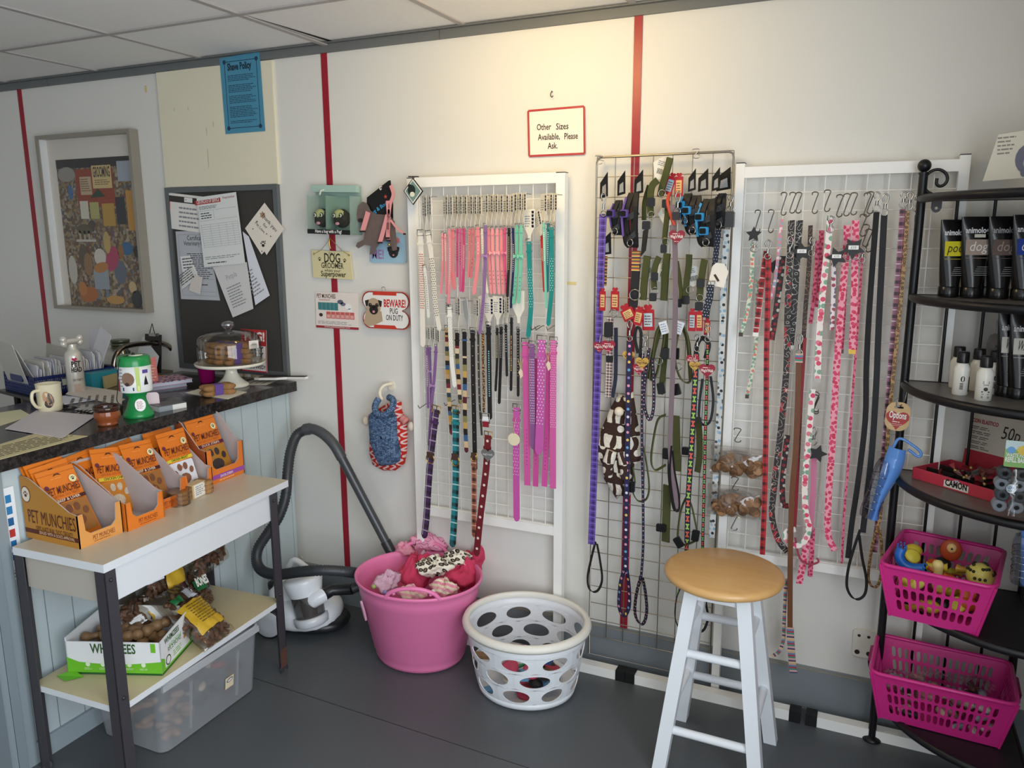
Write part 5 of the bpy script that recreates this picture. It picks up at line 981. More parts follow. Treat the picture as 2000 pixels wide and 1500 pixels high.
for i, (u, lb) in enumerate(((.23, 'pug face slipper on the left inside the mint box'), (.68, 'pug face slipper on the right inside the mint box'))):
    c = F(w*u, h*.42, -.038); sl = thing('slipper', lb, 'slipper', c); G = FR(c+V((0, 0, 0)), F.X, F.Y); m = MB(); m.ball(c, (.034, .03, .036), M('#3a352e', .95, bump=.5, sc=300), 16); m.ball(c+V((-.002, -.012, .012)), (.026, .02, .022), M('#c9c58a', .95), 12); m.ball(c+V((0, -.018, -.012)), (.026, .014, .018), M('#2c2622', .95), 12); m.build('head', sl)
    for sx in (-1, 1): m = MB(); e = c+V((sx*.015, -.029, .010)); m.ball(e, (.0095, .004, .0105), M('#24201c'), 10); m.ball(e+V((0, -.002, 0)), (.0065, .004, .0075), M('#eeeedd'), 10); m.ball(e+V((0, -.004, 0)), (.004, .003, .005), M('#141414'), 8); m.build('eye', sl)
    m = MB(); m.ball(c+V((0, -.032, -.02)), (.010, .003, .006), M('#e8a3b4'), 10); m.build('tongue', sl)
m = MB(); F = wall_frame(629, 372, .05); m.rod(F(0, .01, -.05), F(0, 0, .0), .003, WHT, 8); m.tube(smooth_path([F(-.004, 0, 0), F(.002, -.014, .02), F(.012, -.018, .03), F(.02, -.006, .034)], 4), .0024, WHT, 8); m.build('wall_hook', label='white hook holding the mint slipper box', cat='hook')
# blue pug sign and harness pack in front of it
F, w, h, q = sheetf((722, 455), (794, 455), (794, 514), (724, 513), .006); m = MB(); m.prism(F, rrect(0, w, 0, h, .008), 0, .002, M('#9dc0d4', .3)); m.text(F, w*.22, h*.14, 'ME!', .034, M('#a07aa8'), w=w*.34, n=.003, bold=.02); pugface(m, F, w*.66, h*.38, .026, .003, True, '#2d2a2c'); flat(m, F, star(w*.78, h*.75, .014, 6, .6), M('#c9707c'), .0042); m.build('sign', label='light blue tin sign with a black pug and a bow behind the harness pack', cat='sign')
hp = thing('harness_pack', 'puppy shaped card pack with pink harness straps and a black header', 'harness pack', W(745, 480, .03)); F = wall_frame(740, 430, .03)
m = MB(); m.prism(F, wpoly(F, [(759, 353), (763, 352), (768, 400), (768, 440), (740, 452), (728, 430), (717, 400), (717, 386)], .03), 0, .002, M('#141314', .35)); m.text(F.at(0, 0, 0, .5), .02, .03, 'Hug & Boo', .014, M('#3f9ad0'), n=.003, bold=.02); m.lines(F, -.03, .03, -.002, -.03, 4, M('#b0403c'), n=.003, words=3); m.prism(F, star(.035, .085, .008), .002, .003, M('#c8433c')); m.build('header_card', hp, 'black header card')
m = MB(); m.prism(F, wpoly(F, [(709, 394), (717, 398), (724, 412), (735, 418), (760, 420), (770, 432), (773, 460), (775, 488), (767, 490), (762, 472), (745, 470), (735, 484), (730, 496), (722, 497), (725, 480), (712, 478), (700, 485), (695, 481), (698, 474), (710, 468), (713, 450), (704, 436), (697, 430), (696, 420), (700, 402)], .04), .008, .011, M('#6b5c58', .6, var=.2, sc=40)); flat(m, F, [(q[0], q[1]) for q in ell(-.075, -.0, .012, .008)], M('#2c2422'), .0116); m.build('puppy_card', hp, 'grey puppy shaped card')
PK = M('#e79a9c', .6)
for i, (pp, ww) in enumerate((([(719, 414), (714, 432), (708, 452)], .02), ([(757, 420), (750, 446), (742, 474)], .017), ([(763, 362), (768, 380), (762, 400), (758, 440), (759, 470)], .012), ([(757, 392), (759, 425), (757, 465)], .014), ([(763, 430), (775, 445), (790, 457)], .007))):
    m = MB(); m.ribbon(smooth_path([W(*p, .055) for p in pp], 4), ww, PK, t=.003); P = W(*pp[-1], .06); m.box(P, (ww*1.15, .006, .006), M('#26201f', .4)); m.build('strap', hp, 'pink webbing strap')
m = MB(); m.ball(W(760, 478, .06), .006, GOLD, 8); m.build('bell', hp)
m = MB(); F = wall_frame(747, 368, .035); m.tube(smooth_path([F(-.006, .008, -.03), F(-.004, .004, .01), F(.004, -.006, .02), F(.01, -.002, .022)], 4), .0018, WHT, 6); m.build('wall_hook', label='small white hook through the black harness pack header', cat='hook')
# dog groomer plaque
F, w, h, q = sheetf((608, 488), (683, 492), (689, 546), (612, 542), .012); dp = thing('hanging_plaque', 'cream dog groomer plaque hung on a cord over the red stripe', 'plaque', W(648, 545, .01))
m = MB(); m.prism(F, q, -.006, 0, M('#ddd2a4', .5)); K = M('#2c261f', .5); n = .0008
m.text(F, w*.5, h*.86, "I'm a", .011, K, n=n); m.text(F, w*.5, h*.58, 'DOG', .036, K, w=w*.40, n=n, bold=.015); m.text(F, w*.5, h*.37, 'GROOMER', .022, K, w=w*.56, n=n, bold=.01); m.text(F, w*.5, h*.24, 'whats your', .012, K, n=n); m.text(F, w*.52, h*.07, 'Superpower', .021, K, w=w*.63, n=n, bold=.015)
paw(m, F, w*.18, h*.68, .011, K, n, .2); paw(m, F, w*.81, h*.66, .011, K, n, -.2); m.build('board', dp)
m = MB(); c = W(645, 466, .016); m.tube([F(w*.06, h*.88, .001), F(w*.24, h*1.02, .003), c, F(w*.78, h*1.0, .003), F(w*.93, h*.88, .001)], .0012, M('#b59d6e', .8), 6); [m.ball(F(w*u, h*.87, .002), .004, M('#a08c60', .8), 8) for u in (.05, .93)]; m.build('cord', dp, 'twine cord')
m = MB(); F = wall_frame(645, 468, .012); m.rod(F(0, 0, -.012), F(0, 0, .006), .0035, GOLD, 8); m.tube([F(0, 0, .006), F(.001, -.02, .008), F(.003, -.035, .004)], .002, GOLD, 6); m.build('wall_hook', label='brass screw hook above the dog groomer plaque', cat='hook')
# treat leaflet
m, F, w, h = paper((616, 570), (700, 572), (701, 644), (618, 639), .005, '#eadfd6'); RD = M('#a02c34', .5); m.text(F, w*.27, h*.83, 'PET MUNCHIES', .017, M('#5c2a24'), w=w*.44, n=.0014, bold=.01); m.lines(F, w*.1, w*.42, h*.8, h*.76, 1, RD, n=.0013)
for k in range(5): m.fbox(F, w*(.07+.095*k), w*(.16+.095*k), h*.5, h*.71, .0009, .0014, M('#3f7f82', .5))
for k in range(6): m.fbox(F, w*(.26+.11*k), w*(.36+.11*k), h*.27, h*.46, .0009, .0014, M('#c9605a', .5)); m.fbox(F, w*(.275+.11*k), w*(.345+.11*k), h*.29, h*.38, .0014, .0018, M('#e3a9a0', .5))
blobs = ((.6, .74, .07, .06, '#5a5f74'), (.66, .68, .06, .05, '#6a6f86'), (.78, .62, .08, .08, '#f2f0ee'), (.82, .52, .06, .05, '#f2f0ee'), (.13, .36, .045, .05, '#3a2a26'))
for u, v_, a, b_, c in blobs: flat(m, F, ell(w*u, h*v_, w*a, h*b_), M(c), .0016)
m.lines(F, w*.05, w*.9, h*.2, h*.1, 3, GY, n=.0013); m.fbox(F, 0, w, -.001, h*.06, .0008, .0012, RD); m.text(F, w*.5, h*.015, 'www.petmunchies.com', .007, WHT, w=w*.6, n=.0016); m.build('leaflet', label='treat range leaflet with rows of teal and pink packets stuck over the red stripe', cat='leaflet')
# bone shaped pug sign
F = wall_frame(754, 606, .02); bs = thing('bone_sign', 'bone shaped red and white Beware Pug On Duty sign', 'sign', W(754, 637, .015)); s = mpp(754, 606, .02)
def bone(w, h, r, k=9):
    pts = []
    for cx, cy, s0, s1 in ((w-r, h-r, 100, -80), (w-r, -(h-r), 80, -100), (-(w-r), -(h-r), -80, -260), (-(w-r), h-r, 260, 80)):
        for i in range(k+1): a = radians(s0+(s1-s0)*i/k); pts.append((cx+r*cos(a), cy+r*sin(a)))
    return pts[::-1]
m = MB(); bp = bone(46*s, 31*s, 15*s); m.prism(F, bp, 0, .0025, M('#c83a28', .35)); flat(m, F, [(x*.975, y*.965) for x, y in bp], M('#201512'), .0027)
flat(m, F, [(x*.955, y*.94) for x, y in bp], M('#c93c2a', .35), .0029); flat(m, F, [(x*.955, y*.70) if abs(x) < 22*s else (x*.955, y*.94) for x, y in bp], M('#eeebe6', .35), .0032)
for y0_ in (24.5, -30.5): flat(m, F, [(-24*s, y0_*s), (22*s, y0_*s), (17*s, (y0_+6)*s) if y0_ < 0 else (22*s, (y0_+6)*s), (-24*s, (y0_+6)*s)], M('#c93c2a', .35), .0034)
m.build('board', bs)
m = MB(); flat(m, F, [(-44*s, -22*s), (-36*s, -28*s), (-24*s, -26*s), (-6*s, -18*s), (-8*s, -2*s), (-38*s, 0)], M('#b9a184', .5), .0036); pugface(m, F, -23*s, 5*s, 16*s, .004); m.build('pug_picture', bs); m = MB()
m.text(F, 18*s, 6*s, 'BEWARE!', 12*s, M('#c4302a'), w=42*s, n=.0038, bold=.03); m.text(F, 16*s, -5*s, 'PUG', 9*s, M('#231a18'), w=15*s, n=.0038, bold=.01); m.text(F, 17*s, -16*s, 'ON DUTY', 9*s, M('#231a18'), w=33*s, n=.0038, bold=.01); m.build('lettering', bs)
m = MB(); m.tube(smooth_path([F(-5*s, 31*s, .002), F(-6*s, 37*s, .002), F(-1*s, 38*s, .004), F(2*s, 33*s, .004)], 4), .0012, STEEL, 6); m.build('wire_loop', bs, 'steel wire loop')
# handwritten sign
F, w, h, q = sheetf((1032, 217), (1141, 208), (1142, 300), (1034, 305), .004); m = MB(); m.prism(F, q, 0, .0012, M('#efe6da', .9)); rb = M('#b0383a', .5)
for i in range(4): a, b = q[i], q[(i+1) % 4]; bar(m, F, a[0], a[1], b[0], b[1], .007, rb, .0018)
K = M('#2a221c', .95); m.text(F, w*.27, h*.56, 'Other', .02, K, w=w*.26, n=.002, bold=.012); m.text(F, w*.60, h*.55, 'Sizes', .02, K, w=w*.22, n=.002, bold=.012); m.text(F, w*.36, h*.34, 'Available,', .02, K, w=w*.40, n=.002, bold=.012); m.text(F, w*.76, h*.33, 'Please', .02, K, w=w*.24, n=.002, bold=.012); m.text(F, w*.43, h*.14, 'Ask.', .02, K, w=w*.18, n=.002, bold=.012); m.build('handwritten_sign', label='white card sign with a red border reading Other Sizes Available, Please Ask', cat='sign')
# dog sweaters
def knit(c1, c2, c3, kind=0):
    t = NT('knit'); uv, u, v = t.uv()
    nd = t.t.nodes.new('ShaderNodeTexBrick'); t.t.links.new(uv, nd.inputs[0]); nd.inputs['Scale'].default_value = 1.; nd.inputs['Brick Width'].default_value = .016; nd.inputs['Row Height'].default_value = .005; nd.inputs['Mortar Size'].default_value = .0007
    nd.inputs['Color1'].default_value = lin(c1); nd.inputs['Color2'].default_value = lin(c2); nd.inputs['Mortar'].default_value = lin(c3)
    n = t.n('TexNoise', Vector=uv, Scale=90.); col = t.mix(t.m('MULTIPLY', t.m('GREATER_THAN', n, .54), .7), nd.outputs[0], lin(c3)); return t.done(col, .95, 0., nd.outputs[1], .8, .004)
def garment(F, pl, mat, dep, name, par, sc=1.):
    cx = sum(p[0] for p in pl)/len(pl); cy = sum(p[1] for p in pl)/len(pl); n_ = len(pl); vs = []; uvs = []
    for s_, z_ in ((1., 0.), (1.01, .3), (.95, .65), (.8, .9), (.5, 1.), (.05, 1.02)):
        for a, b in pl: x, y = cx+(a-cx)*s_, cy+(b-cy)*s_; vs.append(F(x, y, z_*dep+.004*sin(x*160+y*60)*(s_ > .1))); uvs.append((x, y))
    m = MB(); m.add(vs, [(j*n_+i, (j+1)*n_+i, (j+1)*n_+(i+1) % n_, j*n_+(i+1) % n_) for j in range(5) for i in range(n_)], mat, True, uvs); m.add(vs[:n_], [tuple(range(n_))], mat); return m.build(name, par)
F = wall_frame(760, 850, .02); rs = thing('dog_jumper', 'red and white patterned dog jumper hanging behind the blue one', 'dog jumper', W(762, 919, .02))
t = NT('red_pattern_knit'); uv, u, v = t.uv(); zz = t.m('ABSOLUTE', t.m('SUBTRACT', t.m('FRACT', t.m('DIVIDE', v, .03)), .5)); xx = t.m('FRACT', t.m('DIVIDE', t.m('ADD', u, 5.), .03)); k = t.m('LESS_THAN', t.m('ABSOLUTE', t.m('SUBTRACT', zz, t.m('MULTIPLY', xx, .5))), .12)
RK = t.done(t.mix(k, lin('#c22a1e'), lin('#e6c4c0')), .95, 0., t.n('TexNoise', Vector=uv, Scale=200.), .5, .003)
garment(F, wpoly(F, [(770, 783), (784, 785), (785, 803), (793, 820), (797, 845), (795, 880), (790, 905), (775, 917), (750, 918), (732, 908), (726, 885), (726, 840), (735, 800)], .02), RK, .03, 'body', rs)
for a, b in (((784, 815), (800, 830)), ((734, 812), (720, 818))): m = MB(); p, q = W(*a, .04), W(*b, .035); m.lathe([(.014, 0), (.017, .02), (.016, .028), (.012, .03)], p, RK, 12, axis=(q-p)); m.build('sleeve', rs)
for a, lb in (((803, 833), 'right'), ((714, 823), 'left')): m = MB(); m.ball(W(*a, .035), (.015, .01, .019), M('#ded3c2', .8), 10); m.build('cuff', rs, 'cream cuff')
bs = thing('dog_jumper', 'blue marled knitted dog jumper with a rolled neck on a white wall hook', 'dog jumper', W(755, 908, .055)); BKN = knit('#7f9cc0', '#4f6d96', '#26374f')
F = wall_frame(755, 850, .055); garment(F, wpoly(F, [(735, 800), (748, 812), (768, 800), (775, 815), (777, 850), (784, 880), (781, 900), (772, 906), (748, 908), (738, 890), (728, 860), (724, 825), (726, 808)], .055), BKN, .035, 'body', bs)
m = MB(); m.tube(smooth_path([W(740, 778, .07), W(733, 792, .085), W(735, 806, .1), W(750, 811, .105), W(765, 798, .1), W(768, 782, .08), W(760, 776, .06)], 4), .013, BKN, 10); m.build('rolled_collar', bs)
m = MB(); F = wall_frame(757, 762, .03); m.prism(F, rrect(-.012, .014, -.004, .03, .008), -.03, -.022, M('#e8e0cc', .3)); m.tube(smooth_path([F(.006, .022, -.022), F(-.008, .02, .004), F(-.018, .006, .02), F(-.016, -.012, .03), F(-.006, -.026, .036), F(.002, -.03, .036)], 5), .0065, M('#e8e0cc', .3), 10); m.build('wall_hook', label='cream plastic wall hook carrying the blue knitted jumper', cat='hook')
# ================================================================ ON AND BEHIND THE COUNTER
T0 = .955
def sheet_on(px4, z, name, lb, col='#e6e3de', draw=None, cat='paper', curl=0., th=.0008, parent=None):
    P = [Z(*p, z) for p in px4]; F = FR(P[3], P[2]-P[3], P[0]-P[3]); q = [((p-F.O).dot(F.X), (p-F.O).dot(F.Y)) for p in (P[3], P[2], P[1], P[0])]; m = MB()
    if F.N.z < 0: F = FR(P[2], P[3]-P[2], P[1]-P[2]); q = [((p-F.O).dot(F.X), (p-F.O).dot(F.Y)) for p in (P[2], P[3], P[0], P[1])]
    m.prism(F, q, 0, th, M(col, .55))
    if draw: draw(m, F, q[1][0], q[3][1])
    return m.build(name, parent, lb, cat)
sheet_on(((0, 868), (75, 845), (172, 852), (0, 898)), T0+.0005, 'printed_sheet', 'cream printed sheet along the front edge of the worktop', '#dccf9f', lambda m, F, w, h: m.lines(F, w*.05, w*.95, h*.85, h*.15, 7, M('#4b3a3a', .6), n=.0012, words=6))
sheet_on(((0, 806), (40, 800), (62, 812), (0, 832)), T0+.0004, 'card', 'cream card at the far left end of the worktop', '#e4dfb8')
sheet_on(((10, 838), (72, 802), (188, 812), (122, 856)), T0+.002, 'folded_paper', 'large folded lilac white sheet in front of the mug', '#d6cfd2', lambda m, F, w, h: (m.lines(F, w*.3, w*.7, h*.62, h*.58, 1, M('#8f8a90'), n=.0012, words=3), bar(m, F, 0, h*.45, w, h*.5, .001, M('#c3bcc0'), .0013)), th=.002)
sheet_on(((120, 790), (158, 755), (245, 780), (210, 802)), T0+.001, 'paper', 'plain white sheet lying under the lined form by the mug', '#dcdad9')
o = sheet_on(((128, 770), (150, 752), (240, 765), (238, 792)), T0+.018, 'form', 'lined paper form with its left edge curling up beside the mug', '#dbd2c8', lambda m, F, w, h: (m.lines(F, w*.08, w*.92, h*.9, h*.1, 6, M('#6a625c'), n=.0012, words=5)), th=.001)
m = MB(); 
for i, (a, dz) in enumerate((((128, 776), .002), ((131, 778), .006), ((129, 774), .010), ((132, 777), .014))): P = Z(a[0]+25, a[1], T0+dz); m.obox(P+V((-.07, -.07, 0)), V((.05, .15, 0)), V((.12, -.03, 0)), (0, 0, .002), M('#dfe0ea', .6))
m.build('paper_stack', label='small stack of white folded papers under the lined form', cat='papers')
sheet_on(((146, 800), (160, 794), (192, 800), (178, 806)), T0+.0024, 'leaflet', 'small leaflet with black lettering near the brown pot', '#d9d6d2', lambda m, F, w, h: m.lines(F, w*.05, w*.95, h*.9, h*.1, 4, M('#141414'), n=.0012, h=h*.12))
sheet_on(((362, 768), (398, 757), (482, 766), (445, 780)), T0+.0006, 'paper', 'white paper under the two wrapped bone biscuits', '#e5dfcf', th=.0016)
sheet_on(((440, 752), (500, 742), (560, 736), (520, 752)), T0+.0006, 'magazine', 'pale magazine under the spatula at the end of the worktop', '#cfccc2', lambda m, F, w, h: m.lines(F, w*.1, w*.9, h*.9, h*.1, 5, M('#7c7a74'), n=.0012))
# mug
c = V((-2.585, -.785, T0)); mg = thing('mug', 'cream mug printed with dogs standing on the worktop', 'mug', c); m = MB(); CR_ = M('#e8dfbe', .15)
m.lathe([(.034, 0), (.038, .003), (.0385, .02), (.040, .095), (.0415, .097), (.038, .096), (.036, .01), (.0001, .008)], c, CR_, 28); m.build('cup', mg)
m = MB(); h = c+V((-.010, -.040, .05)); q = V((-.35, -.94, 0)); q = V((.1, -1, 0)).normalized(); m.tube(smooth_path([c+q*.038+V((0, 0, .078)), c+q*.062+V((0, 0, .076)), c+q*.068+V((0, 0, .05)), c+q*.055+V((0, 0, .025)), c+q*.038+V((0, 0, .018))], 4), .0055, CR_, 8); m.build('handle', mg)
m = MB()
def on_cyl(m, c, r, a0, z0, poly, mat, e=.0006): m.add([c+V((cos(a0+x/r)*(r+e), sin(a0+x/r)*(r+e), z0+y)) for x, y in poly], [tuple(range(len(poly)))], mat, True)
for a, z, rx, ry, col in ((-.75, .05, .015, .026, '#c39a78'), (-.6, .04, .01, .018, '#a8795a'), (-.72, .03, .012, .014, '#3a2b26'), (-.5, .05, .008, .02, '#4a3a33'), (-.55, .028, .006, .008, '#1f1a18'), (-2.1, .02, .01, .012, '#9a6a48')): on_cyl(m, c, .0397, a, z, ell(0, 0, rx, ry, 10, .3), M(col, .3), .0006+ry*.01)
m.build('dog_print', mg, 'printed brown dogs')
# brown pot
c = V((-2.218, -.850, T0)); m = MB(); PT_ = M('#8a4a28', .12, var=.15, sc=20); m.lathe([(.028, 0), (.031, .003), (.031, .007), (.029, .010), (.038, .022), (.0405, .034), (.038, .044), (.0375, .048)], c, PT_, 32)
m.lathe([(.0377, .046), (.040, .052), (.041, .062), (.0385, .063), (.036, .055), (.034, .02), (.0001, .012)], c, M('#3c2118', .1, var=.2, sc=20), 32); m.build('glazed_pot', label='small brown glazed pot with a dark rim near the front of the worktop', cat='pot')
# charity box
c = V((-2.228, -.722, T0)); cb = thing('collection_box', 'green and white charity collection box with a black cord', 'collection box', c); GRN = M('#1f8f4a', .25); m = MB()
m.lathe([(.047, 0), (.049, .004), (.047, .012), (.036, .032), (.029, .055), (.028, .068), (.034, .078), (.040, .084), (.040, .09)], c, GRN, 32); m.build('base', cb)
m = MB(); m.lathe([(.050, .088), (.052, .092), (.0515, .178), (.0001, .178)], c, M('#eceeed', .3), 32); m.build('can', cb, 'white printed can'); m = MB(); m.lathe([(.0525, .176), (.0525, .186), (.050, .204), (.046, .208), (.0001, .209)], c, GRN, 32); m.lathe([(.022, .2095), (.022, .2105), (.0001, .2105)], c+V((.012, .0, 0)), M('#e9ead8', .4), 20); m.build('lid', cb)
m = MB(); R0 = .0522
on_cyl(m, c, R0, -.55, .13, [(-.0065, -.036), (.0065, -.036), (.0065, .044), (-.0065, .044)], M('#b9cf6a', .4)); on_cyl(m, c, R0, -1.15, .135, ell(0, 0, .021, .023, 14), M('#8a6c58', .6, var=.3, sc=90), .0012); on_cyl(m, c, R0, -1.2, .118, ell(0, 0, .007, .006), M('#3a2c28'), .0018); on_cyl(m, c, R0, -.05, .125, [(-.008, -.012), (.008, -.012), (.004, .004), (.0, .02), (-.006, .0)], M('#18181a'), .001)
on_cyl(m, c, R0, -.05, .158, [(-.01, -.006), (.01, -.006), (.01, .006), (-.01, .006)], M('#5a4a98')); on_cyl(m, c, R0, -1.95, .125, [(-.010, -.034), (.006, -.034), (.006, .01), (-.010, .01)], M('#b8342a'), .0008); on_cyl(m, c, R0, -1.95, .152, [(-.010, -.01), (.004, -.01), (.004, .014), (-.010, .014)], M('#2f2f7a'), .0008)
on_cyl(m, c, R0, -1.15, .101, [(-.02, -.005), (.018, -.005), (.018, .006), (-.02, .006)], M('#1f3f66'), .001); on_cyl(m, c, R0, -.55, .104, [(-.003, -.008), (.004, -.008), (.004, .008), (-.003, .008)], M('#dfe6a0'), .0016)
for k in range(6): on_cyl(m, c, R0, -1.62, .112+.011*k, [(-.006, -.0015), (.007, -.0015), (.007, .0015), (-.006, .0015)], M('#8a8f9a'), .001)
m.build('printing', cb, 'printed hedgehog picture and lettering'); m = MB(); cc = c+V((cos(-.5)*.0375, sin(-.5)*.0375, .045)); Fq = FR(cc+V((.004, -.003, 0)), V((-sin(-.5), cos(-.5), 0)), V((-.15, .1, 1))); m.prism(Fq, ell(0, 0, .017, .021, 24), 0, .0006, M('#eef0ee', .4)); m.lines(Fq, -.011, .011, .013, -.013, 5, M('#b05a6a'), n=.001, words=2); m.build('sticker', cb, 'round white sticker')
m = MB(); m.tube(smooth_path([c+V((.0, -.02, .211)), c+V((-.002, -.052, .2)), c+V((-.008, -.058, .15)), c+V((-.015, -.06, .10)), c+V((-.02, -.062, .06)), c+V((-.006, -.045, .045)), c+V((.004, -.038, .07))], 4), .0015, BLK, 6); m.ball(c+V((0, .0, .212)), .006, BLK, 8); m.build('cord', cb, 'black cord')
m = MB(); P = Z(300, 800, T0); Fq = FR(P+V((0, 0, .001)), (.6, .8, 0), (-.25, .1, 1)); m.prism(Fq, rrect(-.022, .022, 0, .06, .012), 0, .001, M('#d9c6cc', .4)); m.build('gift_tag', label='pale pink card tag leaning behind the green collection box', cat='tag')
# book, notebooks, red leaflet
P = Z(341, 800, T0); m = MB(); u = V((.25, .97, 0)).normalized(); v = V((-.97, .25, 0)); m.obox(P-u*.055, u*.10, v*.075, (0, 0, .018), M('#e6e5e0', .6)); m.obox(P-u*.056-V((0, 0, -.018)), u*.102, v*.077, (0, 0, .002), M('#5c5d60', .4)); m.obox(P-u*.0565-v*.001, u*.05, v*.001, (0, 0, .018), M('#8f979b', .5)); m.build('small_book', label='small thick grey and white book at the front edge of the worktop', cat='book')
NBK = patt('spots', '#c99aa8', ('#2b2740', '#3a3355', '#c99aa8'), 60., .4, None)
for k, (px, py, lb) in enumerate(((342, 764, 'pink and navy patterned notebook, the lower of two'), (350, 752, 'pink and navy patterned notebook, the upper of two'))):
    P = Z(px, 766, T0)+V((-.09+.01*k, .02, .017*k)); u = V((.35, .94, 0)).normalized(); v = V((-.94, .35, 0)); m = MB(); F = FR(P-u*.09, u, v); F = F if F.N.z > 0 else FR(P+u*.09, -u, v)
    m.fbox(F, 0, .19, 0, .14, .0, .0015, NBK); m.fbox(F, .002, .188, .002, .138, .0015, .0135, M('#c9cede', .7)); m.prism(F, [(0, 0), (.19, 0), (.19, .14), (0, .14)], .0135, .016, NBK); m.build('notebook', label=lb, cat='notebook')
m = MB(); P = Z(322, 780, T0); F = FR(P+V((-.05, -.03, 0)), (.5, .86, 0), (-.86, .5, 0)); m.prism(F, [(0, 0), (.12, 0), (.12, .09), (0, .09)], 0, .002, M('#4a4047', .35)); m.build('booklet', label='dark booklet lying between the notebooks and the small book', cat='booklet')
m = MB(); P = Z(316, 741, T0); m.obox(P+V((-.05, -.03, .0)), (.05, .02, 0), (-.02, .06, 0), (0, 0, .008), M('#d8742a', .4)); m.build('treat_packet', label='small orange packet behind the notebooks', cat='packet')
P = Z(296, 765, T0); m = MB(); F = FR(P+V((-.045, .01, .001)), (.55, .83, 0), (-.1, .0, 1)); m.prism(F, [(0, 0), (.05, 0), (.05, .13), (0, .115)], 0, .001, M('#b8402c', .4)); m.lines(F, .005, .045, .10, .02, 7, M('#e0a890'), n=.0014, words=3); m.build('red_leaflet', label='red leaflet standing behind the green collection box', cat='leaflet')
# cake stand and dome with bone biscuits
c = V((-2.325, -.186, T0)); cs = thing('cake_stand', 'white footed cake stand piled with bone biscuits', 'cake stand', c); WC = M('#e9e6d6', .12); m = MB()
m.lathe([(.064, 0), (.067, .003), (.065, .010), (.052, .018), (.034, .035), (.024, .055), (.021, .075), (.030, .083), (.034, .086)], c, WC, 36); m.build('foot', cs); m = MB(); m.lathe([(.03, .083), (.10, .086), (.132, .088), (.137, .092), (.138, .100), (.134, .101), (.128, .096), (.0001, .095)], c, WC, 48); m.build('plate', cs)
dm = thing('glass_dome', 'clear glass dome with a round knob over the biscuits', 'dome', c+V((0, 0, .097))); m = MB(); cl = CLEAR('#f4f2ef', .02, .03, .6)
m.lathe([(.122, .098), (.124, .12), (.124, .175), (.118, .20), (.104, .213), (.08, .221), (.04, .226), (.012, .227)], c, cl, 48, cap=False); m.build('dome', dm); m = MB(); m.lathe([(.010, .227), (.012, .232), (.022, .240), (.026, .249), (.022, .259), (.010, .264), (.0001, .265)], c, CLEAR('#dcd9e4', .05, .25, .8), 20); m.build('knob', dm)
m = MB(); a0 = .05; on_cyl(m, c, .1245, a0, .178, [(-.028, -.017), (.028, -.020), (.028, .012), (-.028, .015)], M('#f0eee8', .5)); on_cyl(m, c, .125, a0, .178, [(-.015, -.003), (.012, -.005), (.012, -.002), (-.015, .0)], M('#8a8f9a')); m.build('price_label', dm, 'white paper price label')
BIS = M('#9c7346', .85, var=.2, sc=60, bump=.5); PUR = M('#5f4592', .45)
def bonepoly(L, w, r): 
    pts = []
    for cx, cy, s0, s1 in ((L/2, r*.8, 186, -50), (L/2, -r*.8, 50, -186), (-L/2, -r*.8, 6, -230), (-L/2, r*.8, 230, -6)):
        for i in range(7): a = radians(s0+(s1-s0)*i/6); pts.append((cx+r*cos(a), cy+r*sin(a)))
    return pts[::-1]
def biscuit(pos, ang, lb, group, band=True, s=1.):
    o = thing('bone_biscuit', lb, 'dog biscuit', pos, group); F = FR(pos, (cos(ang), sin(ang), 0), (-sin(ang), cos(ang), 0)); bp = bonepoly(.085*s, .03*s, .021*s); m = MB(); n_ = len(bp)
    vs = [F(x*k, y*k, z) for k, z in ((.9, 0), (1, .006), (1, .013), (.88, .0185), (.4, .0195)) for x, y in bp]; m.add(vs, [(j*n_+i, j*n_+(i+1) % n_, (j+1)*n_+(i+1) % n_, (j+1)*n_+i) for j in range(4) for i in range(n_)], BIS, True); m.add(vs[-n_:], [tuple(range(n_))], BIS, True); m.add(vs[:n_], [tuple(reversed(range(n_)))], BIS); m.build('biscuit', o)
    if band: m = MB(); m.obox(F(-.016*s, -.0165*s, -.0005), F.X*.032*s, F.Y*.033*s, F.N*.021, PUR); m.build('wrapper_band', o, 'purple paper band')
for L in range(4):
    for k in range(3): pos = c+V((-.052+.048*k, -.004*k+(.004 if L % 2 else -.004), .0965+.0205*L)); biscuit(pos, 1.15+.06*L, 'bone biscuit with a purple band in the pile under the glass dome', 'bone biscuits under the dome', band=True, s=.88 if k != 1 else 1.05)
P = Z(426, 770, T0+.003); biscuit(P, 1.15, 'purple banded bone biscuit, the lower of two lying in front of the cake stand', 'wrapped bone biscuits on the worktop'); biscuit(P+V((0, .0, .0205)), 1.18, 'purple banded bone biscuit, the upper of two lying in front of the cake stand', 'wrapped bone biscuits on the worktop')
m = MB(); P = Z(412, 748, T0); m.lathe([(.027, 0), (.031, .004), (.035, .07), (.037, .072), (.033, .07), (.028, .006), (.0001, .005)], P+V((-.03, .01, 0)), M('#a01468', .1), 16); m.build('magenta_glass', label='magenta ribbed glass behind the cake stand foot', cat='glass')
